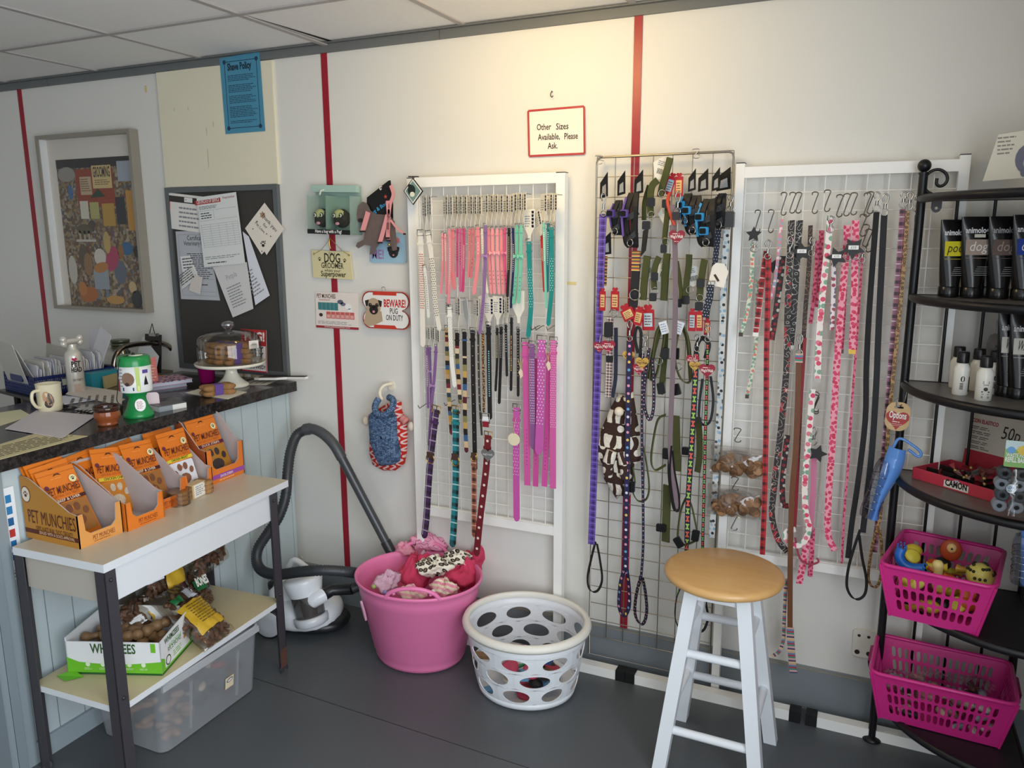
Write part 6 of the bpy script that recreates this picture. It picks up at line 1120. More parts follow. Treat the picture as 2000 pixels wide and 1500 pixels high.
def owlbag(px, py, lb, s=1.):
    P = Z(px, py, T0); o = thing('treat_bag', lb, 'treat bag', P, 'owl faced treat bags behind the cake stand'); F = FR(P, (.93, .36, 0)); m = MB(); w, h = .055*s, .07*s
    m.sheet(lambda u, v: F((u-.5)*w, v*h, .014*sin(pi*u)*(1-v*.7)), 8, 6, M('#a8987c', .5, var=.35, sc=120)); m.sheet(lambda u, v: F((.5-u)*w, v*h, -.014*sin(pi*u)*(1-v*.7)), 8, 6, M('#a8987c', .5, var=.35, sc=120)); m.build('bag', o)
    for sx in (-1, 1): m = MB(); m.prism(F, ell(sx*.011*s, h*.72, .009*s, .009*s, 12), .010, .012, M('#d9cdb2')); m.prism(F, ell(sx*.011*s, h*.72, .0035*s, .0035*s, 8), .012, .0125, M('#1f1a16')); m.build('eye', o)
owlbag(503, 738, 'beige owl faced treat bag, right of the cake stand foot'); owlbag(483, 735, 'beige owl faced treat bag half hidden by the cake stand foot', .9); owlbag(466, 735, 'brown treat bag tucked behind the cake stand', .8)
m = MB(); F = FR(W(519, 728, .03), (1, 0, 0), (0, .06, 1)); s = mpp(519, 700, .03); w, h = 50*s, 65*s; F = F.at(-w*.95, 0); m.fbox(F, 0, w, 0, h, -.002, 0, M('#e5e2de', .4)); bd = M('#c02a30', .4)
for a in ((0, w, 0, h*.03), (0, .004, 0, h), (w-.004, w, 0, h), (0, w, h*.62, h)): m.fbox(F, a[0], a[1], a[2], a[3], 0, .0006, bd)
m.text(F, w*.55, h*.74, 'PUG!', .036, M('#f0eeea'), w=w*.78, n=.0012, bold=.04); K = M('#231a1a'); m.text(F, w*.55, h*.5, 'ONLY', .018, K, w=w*.7, n=.0012, bold=.03); m.text(F, w*.55, h*.36, 'SILLY', .018, K, w=w*.7, n=.0012, bold=.03); m.text(F, w*.55, h*.22, 'PUG', .02, bd, w=w*.7, n=.0012, bold=.03); m.text(F, w*.55, h*.08, 'ALLOWED!', .016, K, w=w*.8, n=.0012, bold=.02)
m.build('pug_sign', label='red and white sign with big pug lettering leaning behind the cake stand', cat='sign')
m = MB(); a, b = Z(503, 741, T0+.012), Z(598, 738, T0+.02); b = V((-2.10, -.045, T0+.022)); a = V((-2.30, -.06, T0+.010)); u = (b-a).normalized(); w_ = u.cross(V((0, 0, 1)))
m.prism(FR(a, u, -w_), [(0, -.028), (.03, -.034), (.11, -.03), (.15, -.012), (.24, -.014), (.245, 0), (.24, .014), (.15, .012), (.11, .03), (.03, .034), (0, .028)], 0, .009, M('#ebe9e4', .3)); m.prism(FR(a, u, -w_), [(.02, -.024), (.1, -.022), (.14, -.008), (.235, -.009), (.235, .009), (.14, .008), (.1, .022), (.02, .024)], .009, .012, M('#26211e', .5)); m.build('spatula', label='white and black spatula sticking out over the end of the worktop', cat='spatula')
# spray bottle
P = V((-2.765, -.56, T0)); P = V((-2.74, 0, T0)); P.y = X(150, 760, -2.74).y; zt = zat(P.x, P.y, 700); k = (zt-T0); sb = thing('spray_bottle', 'pearl white pet spray bottle with a bone shaped cap', 'bottle', P); m = MB(); PW = M('#d2cdc2', .25, .25)
hb = zat(P.x, P.y, 683)-T0; m.lathe([(.029, 0), (.031, .004), (.031, hb*.86), (.027, hb*.94), (.018, hb), (.016, hb+.002), (.016, hb+.022)], P, PW, 28); m.build('bottle', sb)
m = MB(); zc = P+V((0, 0, hb+.034)); m.rod(zc-V((0, .030, 0)), zc+V((0, .030, 0)), .010, PW, 14); [m.ball(zc+V((0, sy*.034, sz*.008)), .0135, PW, 12) for sy in (-1, 1) for sz in (-1, 1)]; m.build('cap', sb, 'bone shaped cap')
m = MB(); G = FR(P+V((.029, -.012, 0)), (.38, .92, 0)); n = .004; flat(m, G, heart(-.006, hb*.8, .010), M('#b8284c'), n); m.text(G, -.002, hb*.66, 'PET', .020, K, w=.032, n=n, bold=.04); m.text(G, -.002, hb*.54, 'HEAD', .018, K, w=.036, n=n, bold=.04); m.text(G, 0, hb*.34, 'DRY PARTY', .009, K, w=.036, n=n); m.lines(G, -.016, .014, hb*.28, hb*.1, 6, M('#c08a78'), n=n, words=2); m.build('lettering', sb)
# blue basket of record cards
A_ = X(66, 738, -2.87); zr = A_.z; B_, C_ = Z(222, 716, zr), Z(0, 730, zr); ux = (B_-A_); Lx = ux.length; ux.normalize(); uy = V((ux.y*-1, ux.x, 0)); uy = uy if uy.x < 0 else -uy; Ly = .26; hb = .075
bk = thing('letter_basket', 'navy blue plastic mesh basket packed with record cards', 'basket', A_-V((0, 0, hb))); BL = M('#1b2a66', .4)
def lattice(name, O, a, L, h, mat, par, nx, nz, bw=.003, rim=.012):
    m = MB(); up = V((0, 0, 1)); nrm = a.cross(up)*.0025
    m.obox(O+up*(h-rim), a*L, nrm, up*rim, mat); m.obox(O, a*L, nrm, up*rim*.7, mat)
    for i in range(nx+1): m.obox(O+a*(L-bw)*(i/nx), a*bw, nrm, up*h, mat)
    for j in range(1, nz): m.obox(O+up*(h*j/nz), a*L, nrm, up*bw, mat)
    return m.build(name, par)
o0 = A_-V((0, 0, hb)); lattice('side_wall', o0, ux, Lx, hb, BL, bk, 42, 6); lattice('side_wall', o0, uy, Ly, hb, BL, bk, 26, 6); lattice('side_wall', o0+ux*Lx, uy, Ly, hb, BL, bk, 26, 6); lattice('side_wall', o0+uy*Ly, ux, Lx, hb, BL, bk, 42, 6)
m = MB(); m.obox(o0, ux*Lx, uy*Ly, (0, 0, .002), BL); m.build('base', bk); m = MB(); m.prism(FR(o0+uy*Ly*.5+V((0, 0, .05))-ux*.003, uy*-1, V((0, 0, 1))), rrect(-.05, .05, .0, .05, .01), 0, .006, BL); m.build('handle', bk)
m = MB(); m.obox(o0+ux*.10+V((0, 0, .03))-uy*.003, ux*.028, uy*.001, (0, 0, .025), M('#b9c0a8')); m.build('small_label', bk, 'small pale label')
r_ = random.Random(3); cols = ['#d9d8dc', '#cfd0da', '#e2e0de', '#c6c6d0', '#dedbd0']
for i in range(46):
    t = .03+(Lx-.05)*i/46; w = .15+r_.uniform(-.01, .01); hh = .105+r_.uniform(-.012, .02)+(.03 if i > 38 else 0); O = o0+ux*t+uy*(.05+r_.uniform(-.015, .015))+V((0, 0, .003)); ln = r_.uniform(-.08, .12); m = MB()
    F = FR(O, uy, V((ux.x*ln, ux.y*ln, 1))); m.prism(F, [(0, 0), (w, 0), (w, hh*.94), (w*.96, hh), (.008, hh), (0, hh*.95)], 0, .0035, M(cols[i % 5], .6))
    if i % 7 == 3: m.fbox(F, .0, .02, hh*.55, hh*.95, .0035, .0042, M('#2a4a9a'))
    m.build('record_card', label='white record card filed upright in the navy basket', cat='card', group='record cards filed in the navy basket')
for i, (t, w, hh, ln, rot, col, lb) in enumerate(((.02, .17, .20, -.3, .12, '#c9c4bc', 'large grey speckled card sleeve leaning at the left end of the navy basket'), (.09, .15, .18, -.35, -.2, '#d6d5d4', 'white sleeve with green and purple tabs tilted in the navy basket'), (.30, .2, .15, .1, .05, '#b9b4a8', 'wide grey folder standing behind the cards in the navy basket'), (.50, .10, .21, .25, .35, '#d3d1d3', 'tilted clear sleeve with a purple dot at the right end of the navy basket'), (.56, .12, .22, .2, -.1, '#cfced4', 'tall white sleeve with a blue mark, rightmost in the navy basket'))):
    F = FR(o0+ux*Lx*t/.6+uy*.06+V((0, 0, .012)), uy, V((ux.x*ln, ux.y*ln, 1))).at(0, 0, 0, rot); m = MB(); m.prism(F, rrect(0, w, 0, hh, .008), 0, .002, M(col, .5, var=.06, sc=60))
    if i == 1: m.prism(F, [(.01, hh*.5), (.03, hh*.5), (.03, hh*.9), (.01, hh*.8)], .002, .003, M('#1e7a46')); m.prism(F, ell(.05, hh*.6, .015, .022), .002, .003, M('#5a2a86'))
    if i == 3: m.prism(F, ell(w*.7, hh*.85, .01, .012), .002, .003, M('#3c2450'))
    if i == 4: m.prism(F, [(.01, hh*.3), (.028, hh*.3), (.028, hh*.6), (.01, hh*.6)], .002, .003, M('#2a4a9a'))
    m.build('card_sleeve', label=lb, cat='card sleeve')
# trolley under the basket
zb = o0.z; tr = thing('wire_trolley', 'dark metal trolley behind the counter carrying the navy basket', 'trolley', (o0.x, o0.y, 0)); m = MB(); DK_ = M('#2c2520', .3, .6); m.obox(o0-V((0, 0, .012))-ux*.02, ux*(Lx+.04), uy*(Ly+.03), (0, 0, .0115), DK_); m.build('shelf', tr)
for a, b in ((.03, .03), (Lx-.03, .03), (.03, Ly-.02), (Lx-.03, Ly-.02)): m = MB(); p = o0+ux*a+uy*b; m.rod((p.x, p.y, 0), (p.x, p.y, zb-.012), .012, DK_, 8); m.build('leg', tr)
# chrome chair back
ch = thing('office_chair', 'chair with a shiny bent chrome back tube behind the counter', 'chair', (-2.9, -.45, 0)); XC = -2.86; m = MB(); cp = [X(*p, XC) for p in ((222, 770), (222, 735), (224, 703), (234, 683), (252, 675), (285, 671), (316, 671), (334, 680), (342, 698), (346, 722), (348, 760))]; m.tube(smooth_path(cp, 4), .0115, M('#8c8176', .15, 1.), 10); m.tube([cp[0], V((cp[0].x-.02, cp[0].y, .45))], .0115, CHROME(), 10); m.tube([cp[-1], V((cp[-1].x-.02, cp[-1].y, .45))], .0115, CHROME(), 10); m.build('back_tube', ch)
m = MB(); a, b = X(248, 735, XC-.02), X(335, 692, XC-.02); b.y = min(b.y, -.22); m.obox((XC-.05, a.y, a.z-.1), (0, b.y-a.y, 0), (.03, 0, 0), (0, 0, b.z-a.z+.1), M('#55585a', .8)); m.build('backrest', ch); m = MB(); m.obox((XC-.48, a.y-.03, .42), (.44, 0, 0), (0, b.y-a.y+.03, 0), (0, 0, .06), M('#46494b', .8)); m.build('seat', ch)
for xx in (XC-.45, XC-.06):
    for yy in (a.y, b.y): m = MB(); m.rod((xx, yy, 0), (xx, yy, .42), .011, CHROME(), 8); m.build('leg', ch)
# things standing on a back shelf by the wall
m = MB(); SH = M('#6a625a', .6); m.obox((-3.75, -.18, .93), (.90, 0, 0), (0, .175, 0), (0, 0, .025), SH); bs_ = thing('back_shelf', 'low wooden shelf against the wall behind the counter', 'shelf', (-3.1, -.12, 0)); m.build('board', bs_)
for xx in (-3.7, -2.92): m = MB(); m.obox((xx, -.175, 0), (.03, 0, 0), (0, .17, 0), (0, 0, .93), SH); m.build('upright', bs_)
zs = .955
m = MB(); F = FR(W(253, 680, .10), (1, 0, 0), (0, .2, 1)); F = FR((F.O.x, F.O.y, zs+.0), (1, 0, 0), (0, .25, 1)); s = mpp(270, 660, .1); m.prism(F.at(0, 0, 0, -.12), [(0, 0), (46*s, -.0), (46*s, 30*s), (8*s, 52*s)], 0, .0012, M('#dedfe0', .5)); m.build('calendar', label='white sheet with a grey band leaning on the wall behind the chrome chair', cat='paper')
m = MB(); F = FR((W(284, 690, .07).x, -.08, zs), (1, 0, 0), (0, .12, 1)); m.fbox(F, 0, .10, 0, .17, 0, .003, M('#2c2724', .5)); cbo = m.build('clipboard', label='dark clipboard with a bulldog clip leaning on the wall behind the chrome chair', cat='clipboard'); m = MB(); m.obox((W(297, 655, .09).x-.02, -.09, zs+.165), (.04, 0, 0), (0, .02, 0), (0, 0, .012), STEEL); m.tube([W(291, 655, .08), W(297, 632, .08), W(303, 655, .08)], .002, BLK, 6)
m.build('bulldog_clip', label='black bulldog clip on top of the leaning clipboard', cat='clip')
m = MB(); P = W(237, 690, .12); m.lathe([(.035, 0), (.038, .004), (.038, .09), (.03, .10), (.03, .105)], (P.x, P.y, zs), CLEAR('#8f9a84', .1, .2), 20); jr = m.build('glass_jar', label='green tinted glass jar with stacked metal lids behind the navy basket', cat='jar')
for k in range(3): m = MB(); m.lathe([(.037, .106+.014*k), (.040, .108+.014*k), (.040, .116+.014*k), (.037, .118+.014*k)], (P.x, P.y, zs), M('#59604c', .3, .6), 20); m.build('jar_lid', label='dull green metal lid, %s of the stack of three on the glass jar' % ('lowest', 'middle', 'topmost')[k], cat='lid', group='stacked green lids')
bxp = Z(200, 755, T0); m = MB(); P = X(168, 752, -2.86); m.obox((-2.83, X(168, 740, -2.8).y, .9555), (.06, 0, 0), (0, .15, 0), (0, 0, .065), M('#2f8b9a', .3)); m.build('teal_box', label='teal plastic box beside the pet spray bottle', cat='box')
m = MB(); m.obox((-2.75, X(215, 755, -2.75).y-.03, T0+.001), (.01, 0, 0), (-.03, .09, 0), (0, 0, .05), M('#b9a878', .6)); m.build('envelope', label='brown cream envelope leaning on the teal box', cat='envelope')
P = X(190, 712, -3.0); m = MB(); F = FR((-2.90, P.y, 1.03), (-.4, .9, 0), (-.9, -.4, .25)); m.prism(F, [(0, 0), (.2, 0), (.22, .12), (-.02, .12)], 0, .001, M('#dcdad6', .5)); m.build('paper', label='plain white sheet draped over the right end of the navy basket', cat='paper')
# ================================================================ TABLE AND WHAT STANDS ON AND UNDER IT
ZT = .70; tb_ = thing('side_table', 'small grey side table with dark angle legs and a lower shelf', 'table', (-1.98, -.85, 0))
FLc, FRc = V((-1.795, -1.235, 0)), V((-1.832, -.456, 0)); u = (FRc-FLc).normalized(); L = (FRc-FLc).length; v = V((-u.y, u.x, 0)); Wd = .345
top = M('#cfc4ae', .35, var=.03, sc=10); edge = M('#dfe3e6', .4); edge_shaded = M('#b9b3a8', .5)  # end aprons darker than the front: their shade is put into the colour
m = MB(); m.obox(FLc+V((0, 0, ZT-.024)), u*L, v*Wd, (0, 0, .023), edge); m.obox(FLc+V((0, 0, ZT-.001)), u*L, v*Wd, (0, 0, .001), top); m.build('table_top', tb_)
m = MB(); m.obox(FLc+u*.04+v*.008+V((0, 0, ZT-.12)), u*(L-.11), v*.014, (0, 0, .095), edge); m.obox(FLc+u*.012+v*.03+V((0, 0, ZT-.12)), u*.014, v*(Wd-.06), (0, 0, .095), edge_shaded); m.obox(FLc+u*(L-.076)+v*.03+V((0, 0, ZT-.12)), u*.014, v*(Wd-.06), (0, 0, .095), edge_shaded); m.obox(FLc+u*.04+v*(Wd-.022)+V((0, 0, ZT-.12)), u*(L-.11), v*.014, (0, 0, .095), edge); m.build('apron', tb_)
LG = M('#3f3d42', .45)
for i, (a, b, sa, sb) in enumerate(((.0, .0, 1, 1), (L-.065, .0, -1, 1), (.0, Wd, 1, -1), (L-.065, Wd, -1, -1))):
    m = MB(); p = FLc+u*a+v*b
    if i in (1, 3): p = p+u*.0
    m.obox(p, u*sa*.036, v*sb*.003, (0, 0, ZT-.024), LG); m.obox(p, u*sa*.003, v*sb*.036, (0, 0, ZT-.024), LG)
    for zz in (ZT-.05, .3): m.ball(p-v*sb*.001+u*sa*.018+V((0, 0, zz)), .006, STEEL if 0 else M('#2c2a2d', .4), 8)
    if i == 1: m.obox(p+u*sa*.001-v*sb*.0008+V((0, 0, .02)), u*sa*.034, v*sb*.001, (0, 0, .07), M('#59392e', .8, var=.5, sc=160))
    lg = m.build('leg', tb_); m = MB(); m.lathe([(.012, 0), (.014, .003), (.010, .012), (.006, .016)], p+u*sa*.012+v*sb*.012-V((0, 0, .0)), M('#58585a', .4), 10); m.build('foot', lg)
ZS = .275; m = MB(); m.obox(FLc+u*.005+v*.006+V((0, 0, ZS-.02)), u*(L-.075), v*(Wd-.01), (0, 0, .019), edge); m.obox(FLc+u*.005+v*.006+V((0, 0, ZS-.001)), u*(L-.075), v*(Wd-.01), (0, 0, .001), M('#cdbf98', .4, var=.03, sc=8)); m.build('lower_shelf', tb_)
# treat display boxes
OR_, ORD, BRN = '#e07a22', '#b9741f', '#4a1c18'; INB = M('#bdb2b0', .8, var=.05, sc=40)
def dbox(y0, y1, xb, xf, hb, hf, outer, front, lb, txt=False, band=None, cut=.035, z=ZT, side_logo=False):
    o = thing('display_box', lb, 'display box', ((xb+xf)/2, (y0+y1)/2, z), 'open cardboard display boxes of dog treats'); t = .003; D = xf-xb; OM, FM = M(outer, .6), M(front, .6)
    prof = [(0, 0), (D, 0), (D, hf), (D-.03, hf+.006), (D*.2, hb*.97), (D*.1, hb), (0, hb)]
    for nm, yy, s in (('side_panel', y0, 1), ('side_panel', y1-t, 1)):
        m = MB(); F = FR((xb, yy+t, z), (1, 0, 0), (0, 0, 1)); m.prism(F, prof, 0, t*.3, OM if yy == y0 else INB, side=INB); m.prism(F, prof, -0.0+t*.3, t, OM, side=INB)
        F2 = FR((xb, yy+t+.0002, z)); m2 = [F2(x, y, 0) for x, y in prof]; m.add(m2[::-1], [tuple(range(len(prof)))], INB if yy == y0 else OM)
        if yy != y0: F3 = FR((xb, yy, z)); m.add([F3(x, y, .0004) for x, y in prof], [tuple(range(len(prof)))], INB)
        sp_ = m.build(nm, o)
        if yy == y0 and txt:
            m = MB(); G = FR((xb, yy, z)); B1 = M('#5a2416', .6); m.text(G, D*.53, hf*.52, 'PET MUNCHIES', .040, B1, w=D*.88, n=.0012, bold=.0); m.text(G, D*.56, hf*.29, '100% NATURAL DOG TREATS', .016, B1, w=D*.68, n=.0012); m.fbox(G, 0, D, .018, .031, .0006, .001, B1); m.text(G, D*.6, .021, "SEALED WITH A DOG'S APPROVAL", .009, M('#d9b48a'), w=D*.66, n=.0014, bold=.02)
            flat(m, G, ell(D*.09, hb*.72, .017, .022, 20), M('#e8dcc6'), .001); flat(m, G, ell(D*.09, hb*.72, .019, .0245, 20), B1, .0008); paw(m, G, D*.09, hb*.72, .013, B1, .0014); m.build('printing', sp_)
        if yy == y0 and side_logo: m = MB(); G = FR((xb, yy, z)); flat(m, G, ell(D*.3, hb*.6, .022, .03, 20), M('#a8562c'), .001); flat(m, G, ell(D*.3, hb*.6, .019, .026, 20), M('#c97a4c'), .0012); m.lines(G, D*.22, D*.38, hb*.68, hb*.52, 3, M('#f0c9a8'), n=.0014, words=1); m.build('printing', sp_)
    m = MB(); m.obox((xb, y0+t, z), (t, 0, 0), (0, y1-y0-2*t, 0), (0, 0, hb), INB); m.build('back_panel', o)
    m = MB(); m.obox((xb+t, y0+t, z), (D-2*t, 0, 0), (0, y1-y0-2*t, 0), (0, 0, .002), INB); m.build('base', o)
    wy = y1-y0; F = FR((xf, y0, z), (0, 1, 0), (0, 0, 1)); m = MB(); c = wy*.16; m.prism(F, [(0, 0), (wy, 0), (wy, hf), (wy-c*.8, hf), (wy-c, cut+.012), (wy-c-.014, cut), (c+.014, cut), (c, cut+.012), (c*.8, hf), (0, hf)], -t, 0, FM, side=INB)
    if band: m.fbox(F, 0, wy, cut*.3, cut*.62, 0, .0006, M(band, .5)); m.text(F, wy*.5, cut*.36, 'DUCK STRIPS', .008, M('#f0e0f0'), w=wy*.34, n=.001, bold=.02); m.lines(F, wy*.3, wy*.8, cut*.25, cut*.1, 1, M('#f3c9a0'), n=.001)
    else: m.text(F, wy*.55, cut*.35, 'PET MUNCHIES', .014, M('#8a3a1c'), w=wy*.5, n=.001, bold=.0); m.lines(F, wy*.32, wy*.8, cut*.28, cut*.16, 1, M('#8a3a1c'), n=.001)
    m.build('front_panel', o); return o
YA = (-1.188, -1.046), (-1.040, -.905), (-.898, -.772), (-.766, -.640), (-.628, -.452)
dbox(*YA[0], -2.17, -1.945, .185, .097, '#b9812f', '#dd9a50', 'brown cardboard box of orange treat packets, nearest on the side table', txt=True)
dbox(*YA[1], -2.16, -1.935, .185, .085, OR_, OR_, 'orange display box of treat packets, second from the near end of the side table')
dbox(*YA[2], -2.17, -1.985, .185, .085, OR_, '#d86f22', 'orange display box mostly hidden behind the banded biscuits, middle of the five')
dbox(*YA[3], -2.17, -2.0, .17, .08, OR_, '#e07a26', 'small orange display box holding a white windowed packet, fourth of the five')
dbox(*YA[4], -2.17, -2.035, .225, .125, '#9a4c22', '#df7a2c', 'tall orange display box with a purple stripe, farthest on the side table', band='#9a4fa0', cut=.05, side_logo=True)
def packet(x, yc, lean, lb, win='#a06a34', band=BRN, bt='BEEF & LIVER', wind=None, h=.215, w=.118, rot=0., z=ZT+.003, yaw=0., blank=False, pawc='#7a4a30', btc='#e9c9b0'):
    X_ = V((-sin(yaw), cos(yaw), 0)); O = V((x, yc, z)); F = FR(O, X_, V((-sin(lean)*cos(yaw), -sin(lean)*sin(yaw), cos(lean)))).at(0, 0, 0, rot); o = thing('treat_packet', lb, 'treat packet', O, 'orange packets of dog treats')
    OM = M(OR_, .3); m = MB(); q = lambda u, v: .008*sin(pi*min(1, max(0, u)))*sin(pi*min(1, v*1.25))**.6 if 0 < v < .8 else 0
    fz = lambda u, v, s: F((u-.5)*w*(1-.04*(sin(pi*v))), v*h, s*(q(u, v)+.0006))
    m.sheet(lambda u, v: fz(u, v, 1), 8, 12, OM); m.sheet(lambda u, v: fz(1-u, v, -1), 8, 12, OM); m.build('pouch', o)
    m = MB(); n = .0095; WN = M(win, .3); flat(m, F, rrect(-w*.42, w*.42, h*.06, h*.50, .008), WN if not wind else M(wind, .3), n-.001); PM = M(pawc, .5, var=.25, sc=90)
    G = F.at(0, h*.29, 0); [flat(m, G, ell(a*w, b*h, rx*w, ry*h, 10, r), PM, n+.0004) for a, b, rx, ry, r in ((.0, -.07, .20, .085, 0), (-.28, .04, .075, .055, .3), (-.10, .12, .08, .06, .1), (.10, .12, .08, .06, -.1), (.28, .04, .075, .055, -.3))]; m.build('window', o, 'clear window in the shape of a paw')
    m = MB(); K2 = M('#5a1c16', .5); m.fbox(F, -w*.45, w*.45, h*.515, h*.565, n-.002, n-.0008, M(band, .4)); m.text(F, 0, h*.525, bt, .008, M(btc), w=w*.6, n=n, bold=.02)
    m.text(F, -.002, h*.64, 'PET MUNCHIES', .022, K2, w=w*.84, n=n-.001, shear=.15, bold=.01); m.text(F, 0, h*.59, 'NATURAL DOG TREATS', .008, M('#b0501c'), w=w*.68, n=n-.001)
    flat(m, F, ell(w*.33, h*.80, .0115, .0115, 16), M('#e8dca8'), .0052); paw(m, F, w*.33, h*.80, .008, M('#241a14'), .0058); flat(m, F, ell(-w*.38, h*.76, .007, .007, 10), M('#6a2440'), .004); m.fbox(F, -w*.5, w*.5, h*.93, h*.936, .001, .0016, M('#b85e14', .3)); m.lines(F, -w*.2, w*.15, h*.87, h*.85, 1, M('#f0a860'), n=.003, words=2)
    flat(m, F, [(-.013, h*.93-.008), (0, h*.93-.004), (.013, h*.93-.008), (.006, h*.93-.001), (-.006, h*.93-.001)], M('#3a1a10'), .0016); m.build('printing', o); return o
for i in range(4): packet(-2.02-.034*i, -1.117+.004*i, .50-.09*i, 'orange treat packet standing in the brown cardboard box, %s' % ('front of the four', 'second of the four', 'third of the four', 'rearmost of the four')[i], rot=.04*i, z=ZT+.003+.006*i)
packet(-2.07, -.955, .35, 'orange packet with a yellow stripe leaning in the second display box', band='#e3c83a', bt='CHICKEN CHIPS', btc='#5a3a10', wind='#c97f2c', rot=-.15, pawc='#c9b8a0'); packet(-2.10, -.985, .32, 'curled orange treat packet in the middle of the second display box', rot=.1); packet(-2.125, -1.0, .35, 'orange treat packet rearmost in the second display box', rot=.18)
packet(-2.045, -.838, .42, 'orange treat packet in the middle display box, front one', rot=-.05); packet(-2.09, -.845, .4, 'orange treat packet in the middle display box, behind the front one', rot=.1)
packet(-2.05, -.703, .3, 'orange packet with a white window and yellow stripe in the fourth display box', band='#e6d23a', bt='CHICKEN BREAST', btc='#3a2a10', wind='#e2e4ea', pawc='#8a5a44'); packet(-2.10, -.712, .3, 'orange treat packet hidden behind the white windowed one')
packet(-2.062, -.535, .42, 'large duck strips packet with a dark paw in the far display box', band='#5a1c3a', bt='DUCK STRIPS', wind='#b07a30', pawc='#3f3432', h=.235, w=.135)
# banded flat biscuits
P, Q = Z(338, 990, ZT), Z(410, 956, ZT); d = (Q-P).normalized(); ang = math.atan2(d.y, d.x); o = thing('biscuit_pack', 'clear wrapped stack of three long bone biscuits with a white label on the side table', 'biscuit pack', (P+Q)/2)
for k in range(3):
    F = FR(P+(Q-P)*.5+V((0, 0, .002+.0145*k)), d, V((-d.y, d.x, 0))); bp = bonepoly(.125, .03, .0185); n_ = len(bp); m = MB(); vs = [F(x*s_, y*s_, z) for s_, z in ((.93, 0), (1, .004), (1, .010), (.92, .0135), (.4, .014)) for x, y in bp]
    m.add(vs, [(j*n_+i, j*n_+(i+1) % n_, (j+1)*n_+(i+1) % n_, (j+1)*n_+i) for j in range(4) for i in range(n_)], BIS, True); m.add(vs[-n_:], [tuple(range(n_))], BIS, True); m.add(vs[:n_], [tuple(reversed(range(n_)))], BIS); m.build('biscuit', o)
m = MB(); F = FR(P+(Q-P)*.5, d, V((-d.y, d.x, 0))); m.obox(F(-.012, -.0160, .0), F.X*.062, F.Y*.032, F.N*.047, M('#d2b98c', .5)); m.obox(F(-.006, -.0180, .002), F.X*.05, F.Y*.002, F.N*.044, M('#efece4', .5)); G = FR(F(-.006, -.0182, .002), d, V((0, 0, 1))); m.lines(G, .004, .042, .04, .006, 5, GY, n=.0006, words=2); m.build('paper_band', o, 'tan paper band with a white label')
m = MB(); m.lathe([(.036, .0), (.036, .046)], F(-.062, 0, 0), CLEAR('#f4f0ea', .05, .05), 20); m.build('wrap', o, 'clear wrap')
# white and green box of rice bones
a, b, c_ = V((-2.088, -1.168, ZS)), V((-1.822, -1.062, ZS)), V((-1.896, -.880, ZS)); u1 = (b-a); L1 = u1.length; u1.normalize(); u2 = V((-u1.y, u1.x, 0)); L2 = .20; hf_ = .105
wb = thing('chew_box', 'white and green open box of dental chew bones on the lower shelf', 'box', (a+b)/2); WB = M('#e9ebec', .45); GB = M('#6fbf2c', .45); t = .003
def wpanel(name, O, X_, L, h, label_fn, slope=0.): 
    F = FR(O, X_, (0, 0, 1)); m = MB(); m.prism(F, [(0, 0), (L, 0), (L, h+slope), (0, h)], -t, 0, WB); flat(m, F, [(0, 0), (L, 0), (L, h*.42)]+[(L*(1-i/8), h*(.42+.14*(1-cos(0)) -.10*sin(pi*i/8))) for i in range(1, 8)]+[(0, h*.52)], GB, .0006); m.fbox(F, 0, L, 0, h*.06, .0006, .001, M('#1f5a24', .5))
    if label_fn: label_fn(m, F)
    return m.build(name, wb)
def f1(m, F):
    G_ = M('#2f5a24', .5); m.text(F, L1*.5, hf_*.66, 'WHIMZEES', .030, G_, w=L1*.48, n=.001, bold=.02); m.fbox(F, L1*.90, L1*.95, hf_*.7, hf_*.97, .0004, .001, GB)
    for k in (.22, .38, .66, .81): flat(m, F, ell(L1*k, hf_*.32, .007, .008, 10), M('#dfeed4'), .0012); m.lines(F, L1*k-.012, L1*k+.012, hf_*.22, hf_*.15, 2, M('#cfe6b8'), n=.0012, words=1)
def f2(m, F):
    G_ = M('#2f5a24', .5); m.text(F, L2*.36, hf_*.8, 'WHIMZEES', .018, G_, w=L2*.46, n=.001, bold=.02); m.text(F, L2*.45, hf_*.58, 'RICE BONE', .014, M('#6fbf2c'), w=L2*.4, n=.0012); flat(m, F, rrect(L2*.1, L2*.9, hf_*.12, hf_*.72, .004), WB, .0008); m.text(F, L2*.42, hf_*.5, 'RICE BONE', .015, G_, w=L2*.42, n=.0012); flat(m, F, ell(L2*.2, hf_*.28, .016, .016), M('#234a20'), .0012); flat(m, F, ell(L2*.2, hf_*.28, .012, .012), WB, .0014); flat(m, F, ell(L2*.78, hf_*.5, .018, .008, 10, .6), M('#d98a5a'), .0014); m.lines(F, L2*.36, L2*.66, hf_*.4, hf_*.2, 3, GB, n=.0012, words=2)
wpanel('front_panel', a, u1, L1, hf_, f1); wpanel('side_panel', b, u2, L2, hf_, f2, .012); m = MB(); m.obox(a, u2*L2, u1*t, (0, 0, hf_), WB); m.obox(a+V((0, 0, hf_)), u2*L2, u1*t, (0, 0, .012), WB); m.build('side_panel', wb); m = MB(); m.obox(a+u2*(L2-t), u1*L1, u2*t, (0, 0, hf_+.018), WB); m.build('back_panel', wb); m = MB(); m.obox(a+u1*t+u2*t, u1*(L1-2*t), u2*(L2-2*t), (0, 0, .003), WB); m.build('base', wb)
r_ = random.Random(5); CH2 = M('#8a6a48', .5, var=.25, sc=40)
